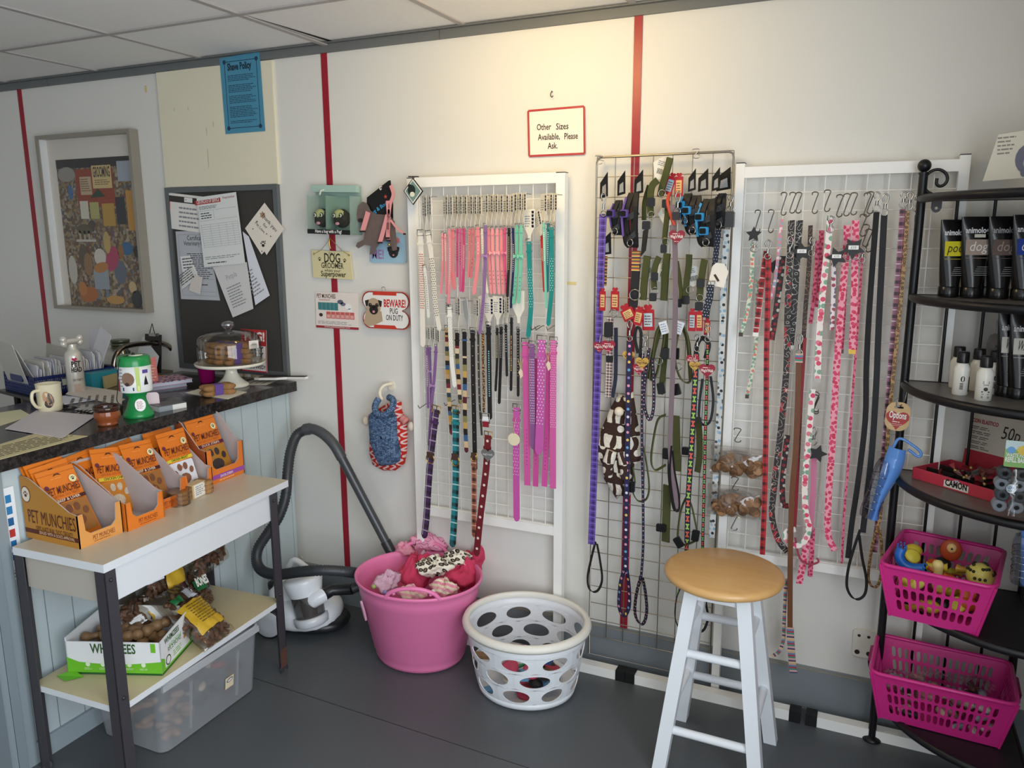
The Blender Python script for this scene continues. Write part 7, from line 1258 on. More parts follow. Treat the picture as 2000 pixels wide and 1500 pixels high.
def chew(P, ang, el, s=1.):
    d = V((cos(ang)*cos(el), sin(ang)*cos(el), sin(el))); m = MB(); pr = [(.001, 0), (.014, .004), (.020, .014), (.016, .026), (.011, .036), (.0105, .060), (.014, .072), (.020, .084), (.016, .096), (.001, .1)]
    m.lathe([(r*s, z*s-.05*s) for r, z in pr], P, CH2, 12, axis=d); m.build('chew_bone', label='tan knuckle shaped chew bone lying in the white and green box', cat='chew bone', group='chew bones in the white and green box')
for i in range(26):
    lay = i//9; P = a+u1*(.045+.022*(i % 9)+r_.uniform(-.004, .004))+u2*r_.uniform(.055, .145)+V((0, 0, .028+.026*lay)); chew(P, r_.uniform(0, 3.1), r_.uniform(-.15, .25), r_.uniform(.85, 1.))
m = MB(); P = a+V((.0, -.005, 0)); m.add([P+V((-.02, -.02, .002)), P+V((.03, -.03, .002)), P+V((.06, .01, .002)), P+V((.01, .015, .01))], [(0, 1, 2, 3)], GB); m.build('torn_flap', wb, 'torn green cardboard flap')
# bags of chews
STK = M('#6a4a36', .6, var=.3, sc=60); FILM = CLEAR('#eee9e0', .08, .06)
def chewbag(F, w, h, dep, lb, labels, ns=70, seed=1, tuft=True):
    o = thing('chew_bag', lb, 'bag of chews', F(0, 0, 0), 'clear bags of brown dog chews'); r_ = random.Random(seed); m = MB()
    th = lambda u, v: dep*(max(0., sin(pi*u))**.6)*(max(0., sin(pi*min(1, .08+v*.95)))**.5)
    for i in range(ns):
        u, v = r_.uniform(.1, .9), r_.uniform(.04, .82); P = F((u-.5)*w, v*h, (r_.random()*.5+.35)*th(u, v)); a = r_.uniform(0, 6.3); d = F.X*cos(a)+F.Y*sin(a)+F.N*r_.uniform(-.1, .1); l_ = r_.uniform(.01, .018); m.tube([P-d*l_, P, P+d*l_], [.006, .0085, .006], STK, 6)
    m.build('chews', o, 'brown chew sticks', kind='stuff'); m = MB(); wr = lambda u, v: .004*sin(u*23+v*11)+.003*sin(v*31-u*7)
    m.sheet(lambda u, v: F((u-.5)*w*(1+.04*sin(v*8)-(.35*max(0, v-.8)/.2 if tuft else 0)), v*h, th(u, v)+.004+wr(u, v)), 16, 16, FILM); m.sheet(lambda u, v: F((.5-u)*w, v*h, -.002+.5*wr(u, v)), 8, 8, FILM); m.build('film', o, 'crinkled clear film')
    for (u0, u1_, v0, v1, col, tx) in labels:
        m = MB(); m.sheet(lambda u, v: F((u0+(u1_-u0)*u-.5)*w, (v0+(v1-v0)*v)*h, th(u0+(u1_-u0)*u, v0+(v1-v0)*v)+.0075+wr(u0+(u1_-u0)*u, v0+(v1-v0)*v)), 8, 8, M(col, .35)); nn = th((u0+u1_)/2, (v0+v1)/2)+.016; G = F.at((u0-.5)*w, v0*h, 0); ww, hh = (u1_-u0)*w, (v1-v0)*h
        if tx == 'lines': m.lines(G, ww*.1, ww*.9, hh*.9, hh*.2, 8, M('#6a5214' if col != '#dcdfe6' else '#3a3d44'), n=nn, words=4)
        elif tx: m.text(G, ww*.5, hh*.4, tx, .03, M('#efeee2'), w=ww*.8, n=nn, bold=.04)
        m.build('label', o, 'yellow printed label' if col.startswith('#c') else 'white printed label' if col == '#dcdfe6' else 'green printed label')
    return o
P = Z(445, 1262, ZS); chewbag(FR(P+V((-.03, -.0, .012)), (-.10, 1, .0), (-.80, -.12, .52)), .145, .25, .04, 'slumped bag of brown chews with a large yellow label beside the white and green box', ((.14, .86, .16, .62, '#c9a32a', 'lines'), (.55, .85, .66, .82, '#dcdfe6', 'lines'), (.2, .45, .68, .78, '#1f6a3a', None)), 110, 2)
chewbag(FR((-2.05, -.83, ZS+.09), (.15, 1, .05), (-.30, .1, 1)), .18, .27, .05, 'bag of brown chews with a white barcode label at the back of the lower shelf', ((.05, .42, .3, .85, '#dcdfe6', 'lines'), (.45, .9, .15, .45, '#c9a32a', None)), 110, 3)
chewbag(FR((-2.04, -.64, ZS+.13), (.0, 1, .15), (-.25, .1, 1)), .17, .25, .05, 'bag of chews with a green and yellow label, uppermost on the lower shelf', ((.08, .6, .62, .95, '#c9a32a', None), (.1, .55, .82, .97, '#1f6a3a', 'DENTAL'), (.62, .9, .5, .9, '#dcdfe6', 'lines')), 110, 4)
chewbag(FR((-2.03, -.93, ZS+.004), (.1, 1, 0), (-.5, .1, .9)), .18, .16, .06, 'dark bag of chews with a silvery knot behind the white and green box', ((.5, .8, .3, .5, '#c9a32a', None),), 100, 5)
chewbag(FR((-2.05, -.72, ZS+.004), (.1, 1, 0), (-.5, .1, .9)), .17, .15, .06, 'bag of chews with a green label, lowest at the back of the lower shelf', ((.45, .8, .35, .6, '#1f6a3a', 'BONES'),), 100, 6)
# storage bin under the table
bn = thing('storage_bin', 'large translucent grey storage bin of treats on the floor under the side table', 'storage bin', (-1.97, -.85, 0)); FRS = FROST('#b4b9bd', .42, .3)
x0, x1, y0, y1, hh = -2.12, -1.85, -1.062, -.662, .245
def taper(z): k = z/hh; return (x0-.02*k, x1+.03*k, y0-.02*k, y1+.005*k)
def ringp(z, r=.03): A = taper(z); return [V((x, y, z)) for x, y in rrect(A[0], A[1], A[2], A[3], r, 4)]
m = MB(); zz = [.004, .05, .12, .19, .243]; n_ = 20; vs = []; [vs.extend(ringp(z)) for z in zz]; m.add(vs, [(j*n_+i, j*n_+(i+1) % n_, (j+1)*n_+(i+1) % n_, (j+1)*n_+i) for j in range(len(zz)-1) for i in range(n_)], FRS, True); m.add(vs[:n_], [tuple(reversed(range(n_)))], FRS)
m.obox((x1+.002, y0+.10, .03), (.006, 0, 0), (.0, .006, 0), (.02, 0, .17), FRS); m.obox((x1+.002, y1-.10, .03), (.006, 0, 0), (.0, .006, 0), (.02, 0, .17), FRS); m.build('tub', bn)
m = MB(); A = taper(.243); m.tube([V((p.x, p.y, .243)) for p in ringp(.243)], .006, FROST('#c2c6c9', .7, .3), 8, closed=True); m.obox((A[1]-.004, A[2]+.01, .225), (.010, 0, 0), (0, A[3]-A[2]-.02, 0), (0, 0, .02), FROST('#c2c6c9', .7, .3)); m.build('rim', bn)
m = MB(); F = FR((x1+.019, -.80, .105), (0, 1, 0), (.13, 0, 1)); m.fbox(F, -.018, .018, -.02, .02, 0, .001, M('#e4d4b0', .5)); flat(m, F, ell(0, .009, .014, .007, 14, .2), M('#2a2f6a'), .0016); flat(m, F, ell(0, .009, .011, .004, 14, .2), WHT, .002); m.build('price_sticker', bn, 'cream price sticker')
r_ = random.Random(9); TC = [M(c, .7, var=.2, sc=40) for c in ('#9a7458', '#b49a80', '#6a4436', '#3a332f', '#a03a30', '#c9b49a')]
for i in range(60):
    P = V((r_.uniform(x0+.03, x1-.035), r_.uniform(y0+.035, y1-.035), .02+.024*(i//15)+r_.uniform(0, .008))); a = r_.uniform(0, 3.1); d = V((cos(a), sin(a), r_.uniform(-.1, .1))); m = MB(); l_ = r_.uniform(.018, .03); k = r_.random(); m.tube([P-d*l_, P-d*l_*.7, P+d*l_*.7, P+d*l_], [.006, .012, .012, .006], TC[0 if P.y < -.9 else int(k*6)], 8); m.build('dog_treat', label='brown, red or cream dog treat inside the translucent storage bin', cat='dog treat', group='treats inside the translucent storage bin')
# ================================================================ THINGS ON THE FLOOR
def perf(m, fn, nc, nr, hole, mat, th, K=20, stagger=.5, closed=True, u0=0., u1=1., v0=0., v1=1.):
    """wall with rounded holes: fn(u, v, depth) -> point; one ring of faces per cell"""
    for r in range(nr):
        for c in range(nc):
            off = stagger if r % 2 else 0.
            if not closed: off = 0.
            a0, a1 = u0+(u1-u0)*(c+off)/nc, u0+(u1-u0)*(c+1+off)/nc; b0, b1 = v0+(v1-v0)*r/nr, v0+(v1-v0)*(r+1)/nr; rx, ry, rot, pw = hole(r, c); inn, out = [], []
            for k in range(K):
                t = 2*pi*k/K+.0001; x, y = cos(t), sin(t); s = 1/max(abs(x), abs(y)); out.append((x*s, y*s)); ex = abs(x)**(2/pw)*(1 if x > 0 else -1)*rx; ey = abs(y)**(2/pw)*(1 if y > 0 else -1)*ry; inn.append((ex*cos(rot)-ey*sin(rot), ex*sin(rot)+ey*cos(rot)))
            ps = lambda q, d: fn((a0+a1)/2+q[0]*(a1-a0)/2, (b0+b1)/2+q[1]*(b1-b0)/2, d)
            vs = [ps(q, 0) for q in out]+[ps(q, 0) for q in inn]+[ps(q, th) for q in out]+[ps(q, th) for q in inn]; fs = []
            for k in range(K): j = (k+1) % K; fs += [(k, j, K+j, K+k), (2*K+j, 2*K+k, 3*K+k, 3*K+j), (K+k, K+j, 3*K+j, 3*K+k)]
            m.add(vs, fs, mat, False)
# pink tub
PKT = M('#ec7fb0', .38, var=.03, sc=6); c = V((-1.438, -.235, 0)); SY = .87; a_ = radians(0)
tub = thing('rubber_tub', 'bright pink flexible rubber tub full of dog clothes', 'tub', c); RM, RB, TH = .240, .168, .325
m = MB(); prof = [(.001, .001), (RB-.02, .001), (RB-.004, .008), (RB+.004, .022)]+[(RB+.004+(RM-RB-.006)*(z-.022)/(TH-.022)+(.002 if i % 2 else 0), z) for i, z in enumerate([.05, .052, .08, .082, .11, .112, .14, .142, .17, .172, .2, .202, .23, .232, .26, .262, .29])]+[(RM-.002, TH-.012), (RM+.003, TH-.008), (RM+.004, TH), (RM, TH+.003), (RM-.006, TH-.002), (RM-.010, TH-.02), (RB-.002, .02), (.001, .008)]
m.lathe(prof, c, PKT, 64, sy=SY); m.build('body', tub)
for a in (-68, 112):
    m = MB(); pts = []
    for k in range(13): t = radians(a-24+4*k); b = .045*sin(pi*k/12)**.6; pts.append(c+V((cos(t)*(RM-.002), sin(t)*(RM-.002)*SY, TH-.004+b)))
    m.tube(pts, .0075, PKT, 8); P = pts[2]; [m.rod(pts[k], pts[k]-V((0, 0, .012)), .006, PKT, 6) for k in (2, 10)]; m.build('handle', tub)
m = MB(); t = radians(-128); G = FR(c+V((cos(t)*.228, sin(t)*.228*SY, .22)), (-sin(t), cos(t)*SY, 0), (cos(t)*.2, sin(t)*.2, 1)); m.prism(G, ell(0, 0, .008, .042, 14), -.004, .003, FROST('#f0b4cf', .6, .3)); m.build('sticker', tub, 'pale pink sticker')
def cloth(name, px, py, z, rx, ry, rz, mat, lb, seed, cat='dog clothes', fold=1., ang=0.):
    P = Z(px, py, z); r_ = random.Random(seed); ph = [r_.uniform(0, 6.3) for _ in range(6)]; m = MB(); N_, K_ = 24, 48; vs = []; uvs = []; R3 = Matrix.Rotation(ang, 3, 'Z')
    for i in range(N_+1):
        th = pi*i/N_
        for k in range(K_):
            a = 2*pi*k/K_; f = 1+fold*(.20*sin(2*a+ph[0]+th*2)+.10*sin(5*a+ph[1]-th*4)+.06*sin(11*a+ph[2]+th*6)); h = .85+fold*(.22*sin(3*a+ph[3]+th)+.16*sin(6*th+ph[4]+a*3)+.10*sin(13*a+ph[5]-4*th))
            d = R3 @ V((rx*sin(th)*cos(a)*f, ry*sin(th)*sin(a)*f, -rz*cos(th)*h)); vs.append(P+d); uvs.append((d.x, d.y+d.z))
    fs = [(i*K_+k, i*K_+(k+1) % K_, (i+1)*K_+(k+1) % K_, (i+1)*K_+k) for i in range(N_) for k in range(K_)]; m.add(vs, fs, mat, True, uvs); return m.build(name, None, lb, cat, 'dog clothes in the pink tub')
CRI = M('#c93a5e', .9, var=.22, sc=18, bump=.8); LP = patt('spots', '#ece6d4', ('#231e1c', '#2c2624', '#ece6d4'), 42., .40, '#8a7563', rough=.95)
FLW = patt('scroll', '#e79ab8', '#6a2438', '#e6b884', 38.); STP = patt('stripes', ('#e28aa0', '#e8dcc0', '#eba8b4', '#e4d4b8'), .05)
cloth('dog_shirt', 835, 1062, .345, .085, .045, .045, FLW, 'pink floral dog top draped over the back rim of the tub', 1, ang=.5)
cloth('dog_shirt', 790, 1075, .325, .05, .03, .03, M('#e59ab0', .8, bump=.5, sc=60), 'plain light pink cloth under the floral dog top', 2)
cloth('tulle_skirt', 815, 1118, .29, .06, .07, .07, CRI, 'crimson tulle bundle on the left of the leopard print fleece', 3)
cloth('tulle_skirt', 905, 1115, .29, .075, .09, .06, CRI, 'crimson tulle bundle on the right of the leopard print fleece', 4, ang=.3)
cloth('tulle_skirt', 935, 1085, .33, .022, .05, .045, CRI, 'crimson tulle flap standing up against the right rim of the tub', 5, fold=.6)
cloth('fleece_coat', 850, 1105, .335, .065, .05, .035, LP, 'white fleece with black leopard spots, left half', 6, ang=.5); cloth('fleece_coat', 893, 1090, .345, .055, .035, .03, LP, 'white fleece with black leopard spots, right end', 7, ang=.2)
cloth('lace_dress', 758, 1135, .28, .045, .06, .035, M('#dcb6cc', .7, var=.2, sc=90, bump=.7), 'pale lilac lace dress at the left of the tub', 8, fold=1.4)
cloth('striped_jumper', 868, 1148, .30, .05, .035, .035, STP, 'pink and cream striped jumper near the front rim of the tub', 9, ang=-.3); cloth('striped_jumper', 806, 1160, .295, .05, .028, .03, STP, 'pink and cream striped jumper seen through the front handle', 10)
for i, (px, py, col, lb) in enumerate(((730, 1146, '#a9c46a', 'green'), (752, 1157, '#8f8fc8', 'lilac blue'), (846, 1156, '#f2e6ee', 'pearl white'))): m = MB(); m.ball(Z(px, py, .30), .009, M(col, .3), 10); m.build('bead', label='%s bead on the clothes in the pink tub' % lb, cat='bead')
cloth('fabric_pile', 830, 1120, .18, .17, .13, .09, M('#a8385c', .9, bump=.5, sc=30), 'dark pink fabric filling the bottom of the tub', 12, fold=.3)
# white laundry basket
c = V((-.989, -.268, 0)); SYB = .91; RM, RB, TH = .202, .170, .263; LW = M('#e3e6ea', .35); lb_ = thing('laundry_basket', 'round white laundry basket with oval holes', 'laundry basket', c)
def lf(u, v, d): a = 2*pi*u+.35; r = RB+(RM-RB)*v**.85+.006-d; return c+V((r*cos(a), r*sin(a)*SYB, .03+(TH-.05-.03)*v))
r_ = random.Random(11); holes = {(r, k): (r_.uniform(.62, .78), r_.uniform(.5, .62), r_.uniform(-.45, .45), 2.) for r in range(4) for k in range(12)}
m = MB(); perf(m, lf, 9, 3, lambda r, k: (holes[(r, k)][0]*1.0, holes[(r, k)][1]*1.38, holes[(r, k)][2]*.7, 2.), LW, .003, 26, .5)
m.lathe([(.001, .001), (RB-.012, .001), (RB, .008), (RB+.006, .03), (RB+.003, .03), (RB-.004, .01), (.001, .005)], c, LW, 48, sy=SYB); m.lathe([(RM+.006, TH-.052), (RM+.008, TH-.02), (RM+.003, TH-.02), (RM+.003, TH-.052)], c, LW, 48, sy=SYB, cap=False); m.build('body', lb_)
m = MB(); m.lathe([(RM+.004, TH-.024), (RM+.022, TH-.026), (RM+.024, TH-.016), (RM+.018, TH-.003), (RM+.006, TH), (RM-.002, TH-.004), (RM+.002, TH-.022)], c, M('#e5e2d8', .4, var=.05, sc=15), 64, cap=False, sy=SYB); m.build('rim', lb_)
r_ = random.Random(21); TOYC = ['#c9b89a', '#5c8fb8', '#3a332c', '#b0344a', '#d9cdb6', '#2d5a9a', '#e8e2d6', '#c94a6a', '#2f8a5a', '#8a6a48', '#1c1c20', '#d8d0c4']
for i in range(34):
    a, rr = r_.uniform(0, 6.28), (RB-.065)*sqrt(r_.random()); lay = i//9; P = c+V((rr*cos(a), rr*sin(a)*SYB, .022+.032*lay)); m = MB(); cl_ = M(TOYC[i % 12], .6, var=.15, sc=50); k = i % 4
    if k == 0: m.tube(smooth_path([P+V((.035*cos(a+t), .035*sin(a+t), .008*sin(3*t))) for t in (0, 1, 2, 3, 4)], 4), .0055, cl_, 8); nm, lb = 'rope_toy', 'loop of cord or collar seen through the holes of the white laundry basket'
    elif k == 1: m.obox(P-V((.03, .015, .006)), V((.06*cos(a), .06*sin(a), 0)), V((-.03*sin(a), .03*cos(a), 0)), (0, 0, .012), cl_); nm, lb = 'boxed_item', 'small packet seen through the holes of the white laundry basket'
    elif k == 2: m.ball(P, (.026, .022, .016), cl_, 12); nm, lb = 'soft_toy', 'rounded soft item seen through the holes of the white laundry basket'
    else: m.lathe([(.028, 0), (.032, .002), (.032, .008), (.02, .011), (.001, .012)], P-V((0, 0, .006)), cl_, 18, axis=(.4*cos(a), .4*sin(a), 1)); nm, lb = 'pet_dish', 'disc shaped item seen through the holes of the white laundry basket'
    m.build(nm, None, lb, 'pet item', 'loose %ss in the white laundry basket' % nm.replace('_', ' '))
# stool
WP = M('#e6eaee', .35, var=.02, sc=8); fBL, fBR = Z(1331, 1402, 0), Z(1505, 1447, 0); e = fBR-fBL; f = V((e.y, -e.x, 0)); fFR, fFL = fBR+f, fBL+f; cen = (fBL+fBR+fFR+fFL)/4; SZ = .612
st = thing('bar_stool', 'white wooden stool with a round honey coloured seat', 'stool', cen); sc_ = V((-.318, -.394, 0))
t = NT('honey_wood'); o_ = t.obj(); w1 = t.n('TexNoise', Vector=t.n('Mapping', 0, None, Vector=o_, Scale=(3., 26., 3.)), Scale=2.5, Detail=6., Distortion=.6); sx_ = t.n('SeparateXYZ', 0, None, Vector=o_); st_ = t.n('TexWhiteNoise', 0, {'noise_dimensions': '1D'}, W=t.m('FLOOR', t.m('DIVIDE', t.m('ADD', sx_, 5.), .095)))
HW = t.done(t.mix(t.m('MULTIPLY', st_, .35), t.mix(w1, '#c89a5e', '#deb47a'), lin('#bd8c50')), .28)
m = MB(); m.lathe([(.14, 0), (.155, .003), (.165, .010), (.168, .018), (.165, .026), (.155, .031), (.001, .0325)], sc_+V((0, 0, SZ-.032)), HW, 56, rz=.5); m.build('seat', st)
def sleg(P, Q, w, mat): m = MB(); d = (Q-P); ex = e.normalized()*w; ey = f.normalized()*w; o0 = P-ex/2-ey/2; m.obox(o0, ex, ey, d, mat); return m
tops = {}; 
for nm, ft in (('fl', fFL), ('fr', fFR), ('bl', fBL), ('br', fBR)):
    tp = sc_+(ft-cen)*.50+V((0, 0, SZ-.033)); tops[nm] = (ft, tp); sleg(ft, tp, .038, WP).build('leg', st)
at_ = lambda nm, z: tops[nm][0]+(tops[nm][1]-tops[nm][0])*(z/(SZ-.033))
for a, b, z in (('fl', 'fr', .135), ('fl', 'fr', .375), ('bl', 'br', .405), ('bl', 'br', .18), ('fr', 'br', .20), ('fr', 'br', .44), ('fl', 'bl', .20), ('fl', 'bl', .44)):
    m = MB(); m.rod(at_(a, z), at_(b, z), .0125, WP, 12); m.build('rung', st)
for a, b in (('fl', 'fr'), ('bl', 'br'), ('fr', 'br'), ('fl', 'bl')):
    m = MB(); p, q = at_(a, .54), at_(b, .54); u_ = (q-p); n_ = V((-u_.y, u_.x, 0)).normalized()*.016; m.obox(p-n_/2, u_, n_, (0, 0, .039), WP); m.build('apron', st)
# vacuum cleaner
VW = M('#e6e9ec', .2); VB = M('#1d1f22', .35); HB = M('#34373b', .45); vc = V((-1.955, -.235, 0)); va = thing('vacuum_cleaner', 'white cylinder vacuum cleaner with a clear dust bin and ribbed grey hose', 'vacuum cleaner', vc)
def sup(m, c, r, mat, n1=20, n2=14, pz=.75, ang=.25):
    R3 = Matrix.Rotation(ang, 3, 'Z'); vs = []
    for i in range(n2+1):
        t = -pi/2+pi*i/n2
        for k in range(n1): a = 2*pi*k/n1; sp_ = lambda x, p: abs(x)**p*(1 if x >= 0 else -1); vs.append(c+R3@V((r[0]*sp_(cos(t), pz)*sp_(cos(a), .8), r[1]*sp_(cos(t), pz)*sp_(sin(a), .8), r[2]*sp_(sin(t), pz))))
    m.add(vs, [(i*n1+k, i*n1+(k+1) % n1, (i+1)*n1+(k+1) % n1, (i+1)*n1+k) for i in range(n2) for k in range(n1)], mat, True)
m = MB(); sup(m, vc+V((-.025, -.005, .076)), (.158, .122, .066), VW); m.build('shell', va); m = MB(); sup(m, vc+V((-.005, .005, .038)), (.165, .108, .034), VB); m.build('chassis', va)
m = MB(); sup(m, vc+V((-.09, .0, .135)), (.08, .085, .06), VW); m.build('motor_housing', va)
ax = V((-.25, .05, 1)).normalized(); b0 = vc+V((.078, -.082, .082)); m = MB(); DBN = FROST('#4a4644', .72, .12); m.lathe([(.052, 0), (.056, .01), (.062, .13)], b0, DBN, 28, axis=ax); m.build('dust_bin', va, 'smoky see-through dust bin'); m = MB(); m.lathe([(.028, .0), (.03, .09)], b0+ax*.02, M('#6a645e', .7, var=.4, sc=60), 16, axis=ax); m.build('filter', va)
m = MB(); m.lathe([(.052, -.015), (.064, -.008), (.067, .008), (.066, .022), (.058, .024)], b0-ax*.0, M('#cfd3d8', .25), 32, axis=ax); m.build('bin_collar', va); m = MB(); m.lathe([(.062, -.012), (.066, .0), (.076, .045), (.073, .054), (.05, .060), (.001, .062)], b0+ax*.120, VW, 32, axis=ax); m.build('bin_lid', va)
e0 = b0+ax*.105+V((.06, -.02, 0)); e1 = W(650, 1152, .26); m = MB(); m.tube([b0+ax*.1, e0, e0+(e1-e0)*.45], [.03, .031, .028], VW, 14); m.build('elbow', va); m = MB(); m.tube([e0+(e1-e0)*.4, e1, W(688, 1150, .24)], [.024, .023, .022], VB, 14); m.build('hose_cuff', va)
m = MB(); P = vc+V((-.135, -.045, .165)); m.lathe([(.02, -.01), (.024, .0), (.024, .02), (.018, .026), (.001, .027)], P, VB, 18); m.build('knob', va, 'black knob'); m = MB(); m.tube(smooth_path([b0+ax*.2+V((-.07, .01, 0)), b0+ax*.225+V((-.03, .01, .01)), b0+ax*.215+V((.04, .0, 0))], 4), .012, VW, 10); m.build('carry_handle', va)
for sy in (-1, 1): m = MB(); w_ = vc+Matrix.Rotation(.25, 3, 'Z')@V((-.12, sy*.112, .062)); axv = Matrix.Rotation(.25, 3, 'Z')@V((0, sy, 0)); m.lathe([(.062, -.014), (.062, .006), (.056, .010)], w_, VB, 28, axis=axv); m.lathe([(.054, .010), (.05, .014), (.02, .012), (.001, .012)], w_, M('#b9bec2', .35), 28, axis=axv); m.build('wheel', va)
hp_ = smooth_path([W(*p) for p in ((688, 1150, .24), (706, 1141, .22), (706, 1124, .24), (680, 1117, .30), (630, 1114, .36), (585, 1117, .38), (545, 1122, .38), (516, 1117, .37), (502, 1100, .36), (504, 1072, .34), (524, 1040, .31), (545, 1008, .28), (558, 968, .25), (562, 920, .22), (568, 880, .18), (580, 850, .14), (600, 838, .12))], 14)
def ribbed(m, P, r0, r1, mat, per=.006):
    rs = []; d = 0; out = [P[0]]; 
    Q = [P[0]]
    for i in range(1, len(P)):
        seg = (P[i]-P[i-1]); n_ = max(1, int(seg.length/.0034)); 
        for j in range(1, n_+1): Q.append(P[i-1]+seg*(j/n_))
    for i in range(len(Q)): rs.append(r0 if i % 2 else r1)
    m.tube(Q, rs, mat, 10)
m = MB(); ribbed(m, hp_, .0185, .0215, HB); m.build('hose', va, 'ribbed dark grey hose')
m = MB(); wn = smooth_path([W(*p) for p in ((596, 839, .12), (612, 838, .12), (632, 848, .12), (652, 868, .12), (668, 895, .115))], 5); m.tube(wn, [.024]*4+[.021]*(len(wn)-4), M('#4a4d50', .4), 14); m.build('wand_handle', va, 'grey curved wand handle')
m = MB(); a, b = W(664, 888, .115), W(765, 1080, .085); g_ = a+(b-a)*1.28; m.tube([a, b], [.0185, .0175], M('#43464a', .3), 14); m.tube([b-(b-a)*.12, b, g_], [.021, .021, .019], M('#2e3033', .35), 14); m.build('wand', va, 'dark grey wand tube')
m = MB(); P = Z(524, 1088, .17); m.tube(smooth_path([W(586, 1085, .02), W(592, 1092, .015), W(584, 1096, .02), W(590, 1100, .02)], 4), .002, M('#cfc6b0', .9), 5); m.build('fluff', label='wisp of pale fluff in the corner behind the vacuum cleaner', cat='fluff')
# ================================================================ BLACK CORNER SHELF UNIT
BI = M('#17171a', .38, .2); cc = V((.464, -.092, 0)); RS_ = .35; PX, PY = .114, -.100; CNR = V((.466, -.055, 0))
sh = thing('corner_shelf_unit', 'black wrought iron quarter round corner shelf unit', 'shelf unit', (.35, -.2, 0)); ZL = [1.655, 1.388, 1.140, .872, .545, .195]
m = MB(); m.rod((PX, PY, .012), (PX, PY, 1.715), .0115, BI, 12); m.lathe([(.026, 0), (.028, .004), (.022, .010), (.012, .014)], (PX, PY, 0), BI, 16); m.build('post', sh)
m = MB(); m.ball((PX, PY, 1.735), .0175, BI, 16); m.lathe([(.013, 1.712), (.013, 1.718)], (PX, PY, 0), BI, 12); m.build('finial', sh)
for x, y in ((CNR.x, CNR.y), (cc.x, cc.y-RS_)): m = MB(); m.rod((x, y, 0), (x, y, 1.715), .0115, BI, 12); m.build('post', sh); m = MB(); m.ball((x, y, 1.735), .0175, BI, 16); m.build('finial', sh)
arc = [cc+V((RS_*cos(radians(a)), RS_*sin(radians(a)), 0)) for a in range(180, 271, 6)]
SF = M('#6a6662', .35, var=.1, sc=20); SBK = M('#161618', .5)
for i, z in enumerate(ZL):
    m = MB(); F = FR((0, 0, z), (1, 0, 0), (0, 1, 0)); m.prism(F, [(p.x, p.y) for p in arc]+[(cc.x, CNR.y), (PX, CNR.y)], -.012, -.004, SF if i < 4 else SBK); m.build('shelf_panel', sh)
    m = MB(); m.tube([p+V((0, 0, z-.008)) for p in arc], .0115, BI, 10); m.rod((PX, CNR.y, z-.008), (cc.x, CNR.y, z-.008), .006, BI, 8); m.rod((PX, PY, z-.008), (PX, CNR.y, z-.008), .006, BI, 8); m.rod((cc.x, CNR.y, z-.008), (cc.x, cc.y-RS_, z-.008), .006, BI, 8); m.build('shelf_rim', sh)
for x in (W(1870, 400, .055).x, W(1944, 400, .055).x, .385): m = MB(); m.rod((x, CNR.y, .02), (x, CNR.y, ZL[0]), .0042, BI, 8); m.build('back_rod', sh)
m = MB(); s = mpp(1838, 350, .1); F = FR((PX, PY, 1.655)); pts = [F(-0+.004, .03, 0), F(.006, .055), F(.018, .070), F(.036, .072), F(.052, .062), F(.060, .045), F(.056, .030), F(.045, .022), F(.036, .026), F(.034, .040), F(.035, .046)]
pts = [F(.030, .002), F(.012, .012), F(.004, .030), F(.006, .052), F(.020, .066), F(.038, .068), F(.053, .058), F(.058, .042), F(.052, .029), F(.041, .025), F(.033, .032), F(.033, .046)]; m.tube(smooth_path(pts, 4), .0042, BI, 8); m.build('scroll', sh)
m = MB(); F = FR((PX+.038, -.10, 1.64)); m.prism(F, [(-.013, 0), (-.013, -.018), (-.008, -.027), (0, -.030), (.008, -.027), (.013, -.018), (.013, 0)][::-1], -.002, .002, BI, holes=[ell(0, -.018, .004, .004, 8)]); m.build('fixing_tab', sh)
# card with a dog on the top shelf
F, w, h, q = sheetf((1950, 263), (2062, 245), (2030, 345), (1919, 354), .22); m = MB(); m.prism(F, q, 0, .002, M('#ddd6c2', .5)); m.lines(F, w*.24, w*.62, h*.9, h*.5, 5, M('#8a8478'), n=.0026, words=3, jit=.5); DG2 = M('#6b6b7c', .6)
for x, y, rx, ry in ((.78, .38, .22, .3), (.95, .3, .2, .3), (.72, .12, .06, .1)): flat(m, F, ell(w*x, h*y, w*rx, h*ry, 16), DG2, .0026+x*.0004)
flat(m, F, ell(w*.8, h*.3, w*.1, h*.12, 12), M('#a9adb4'), .0034); m.build('greeting_card', label='cream card with a grey dog standing on the top black shelf', cat='card')
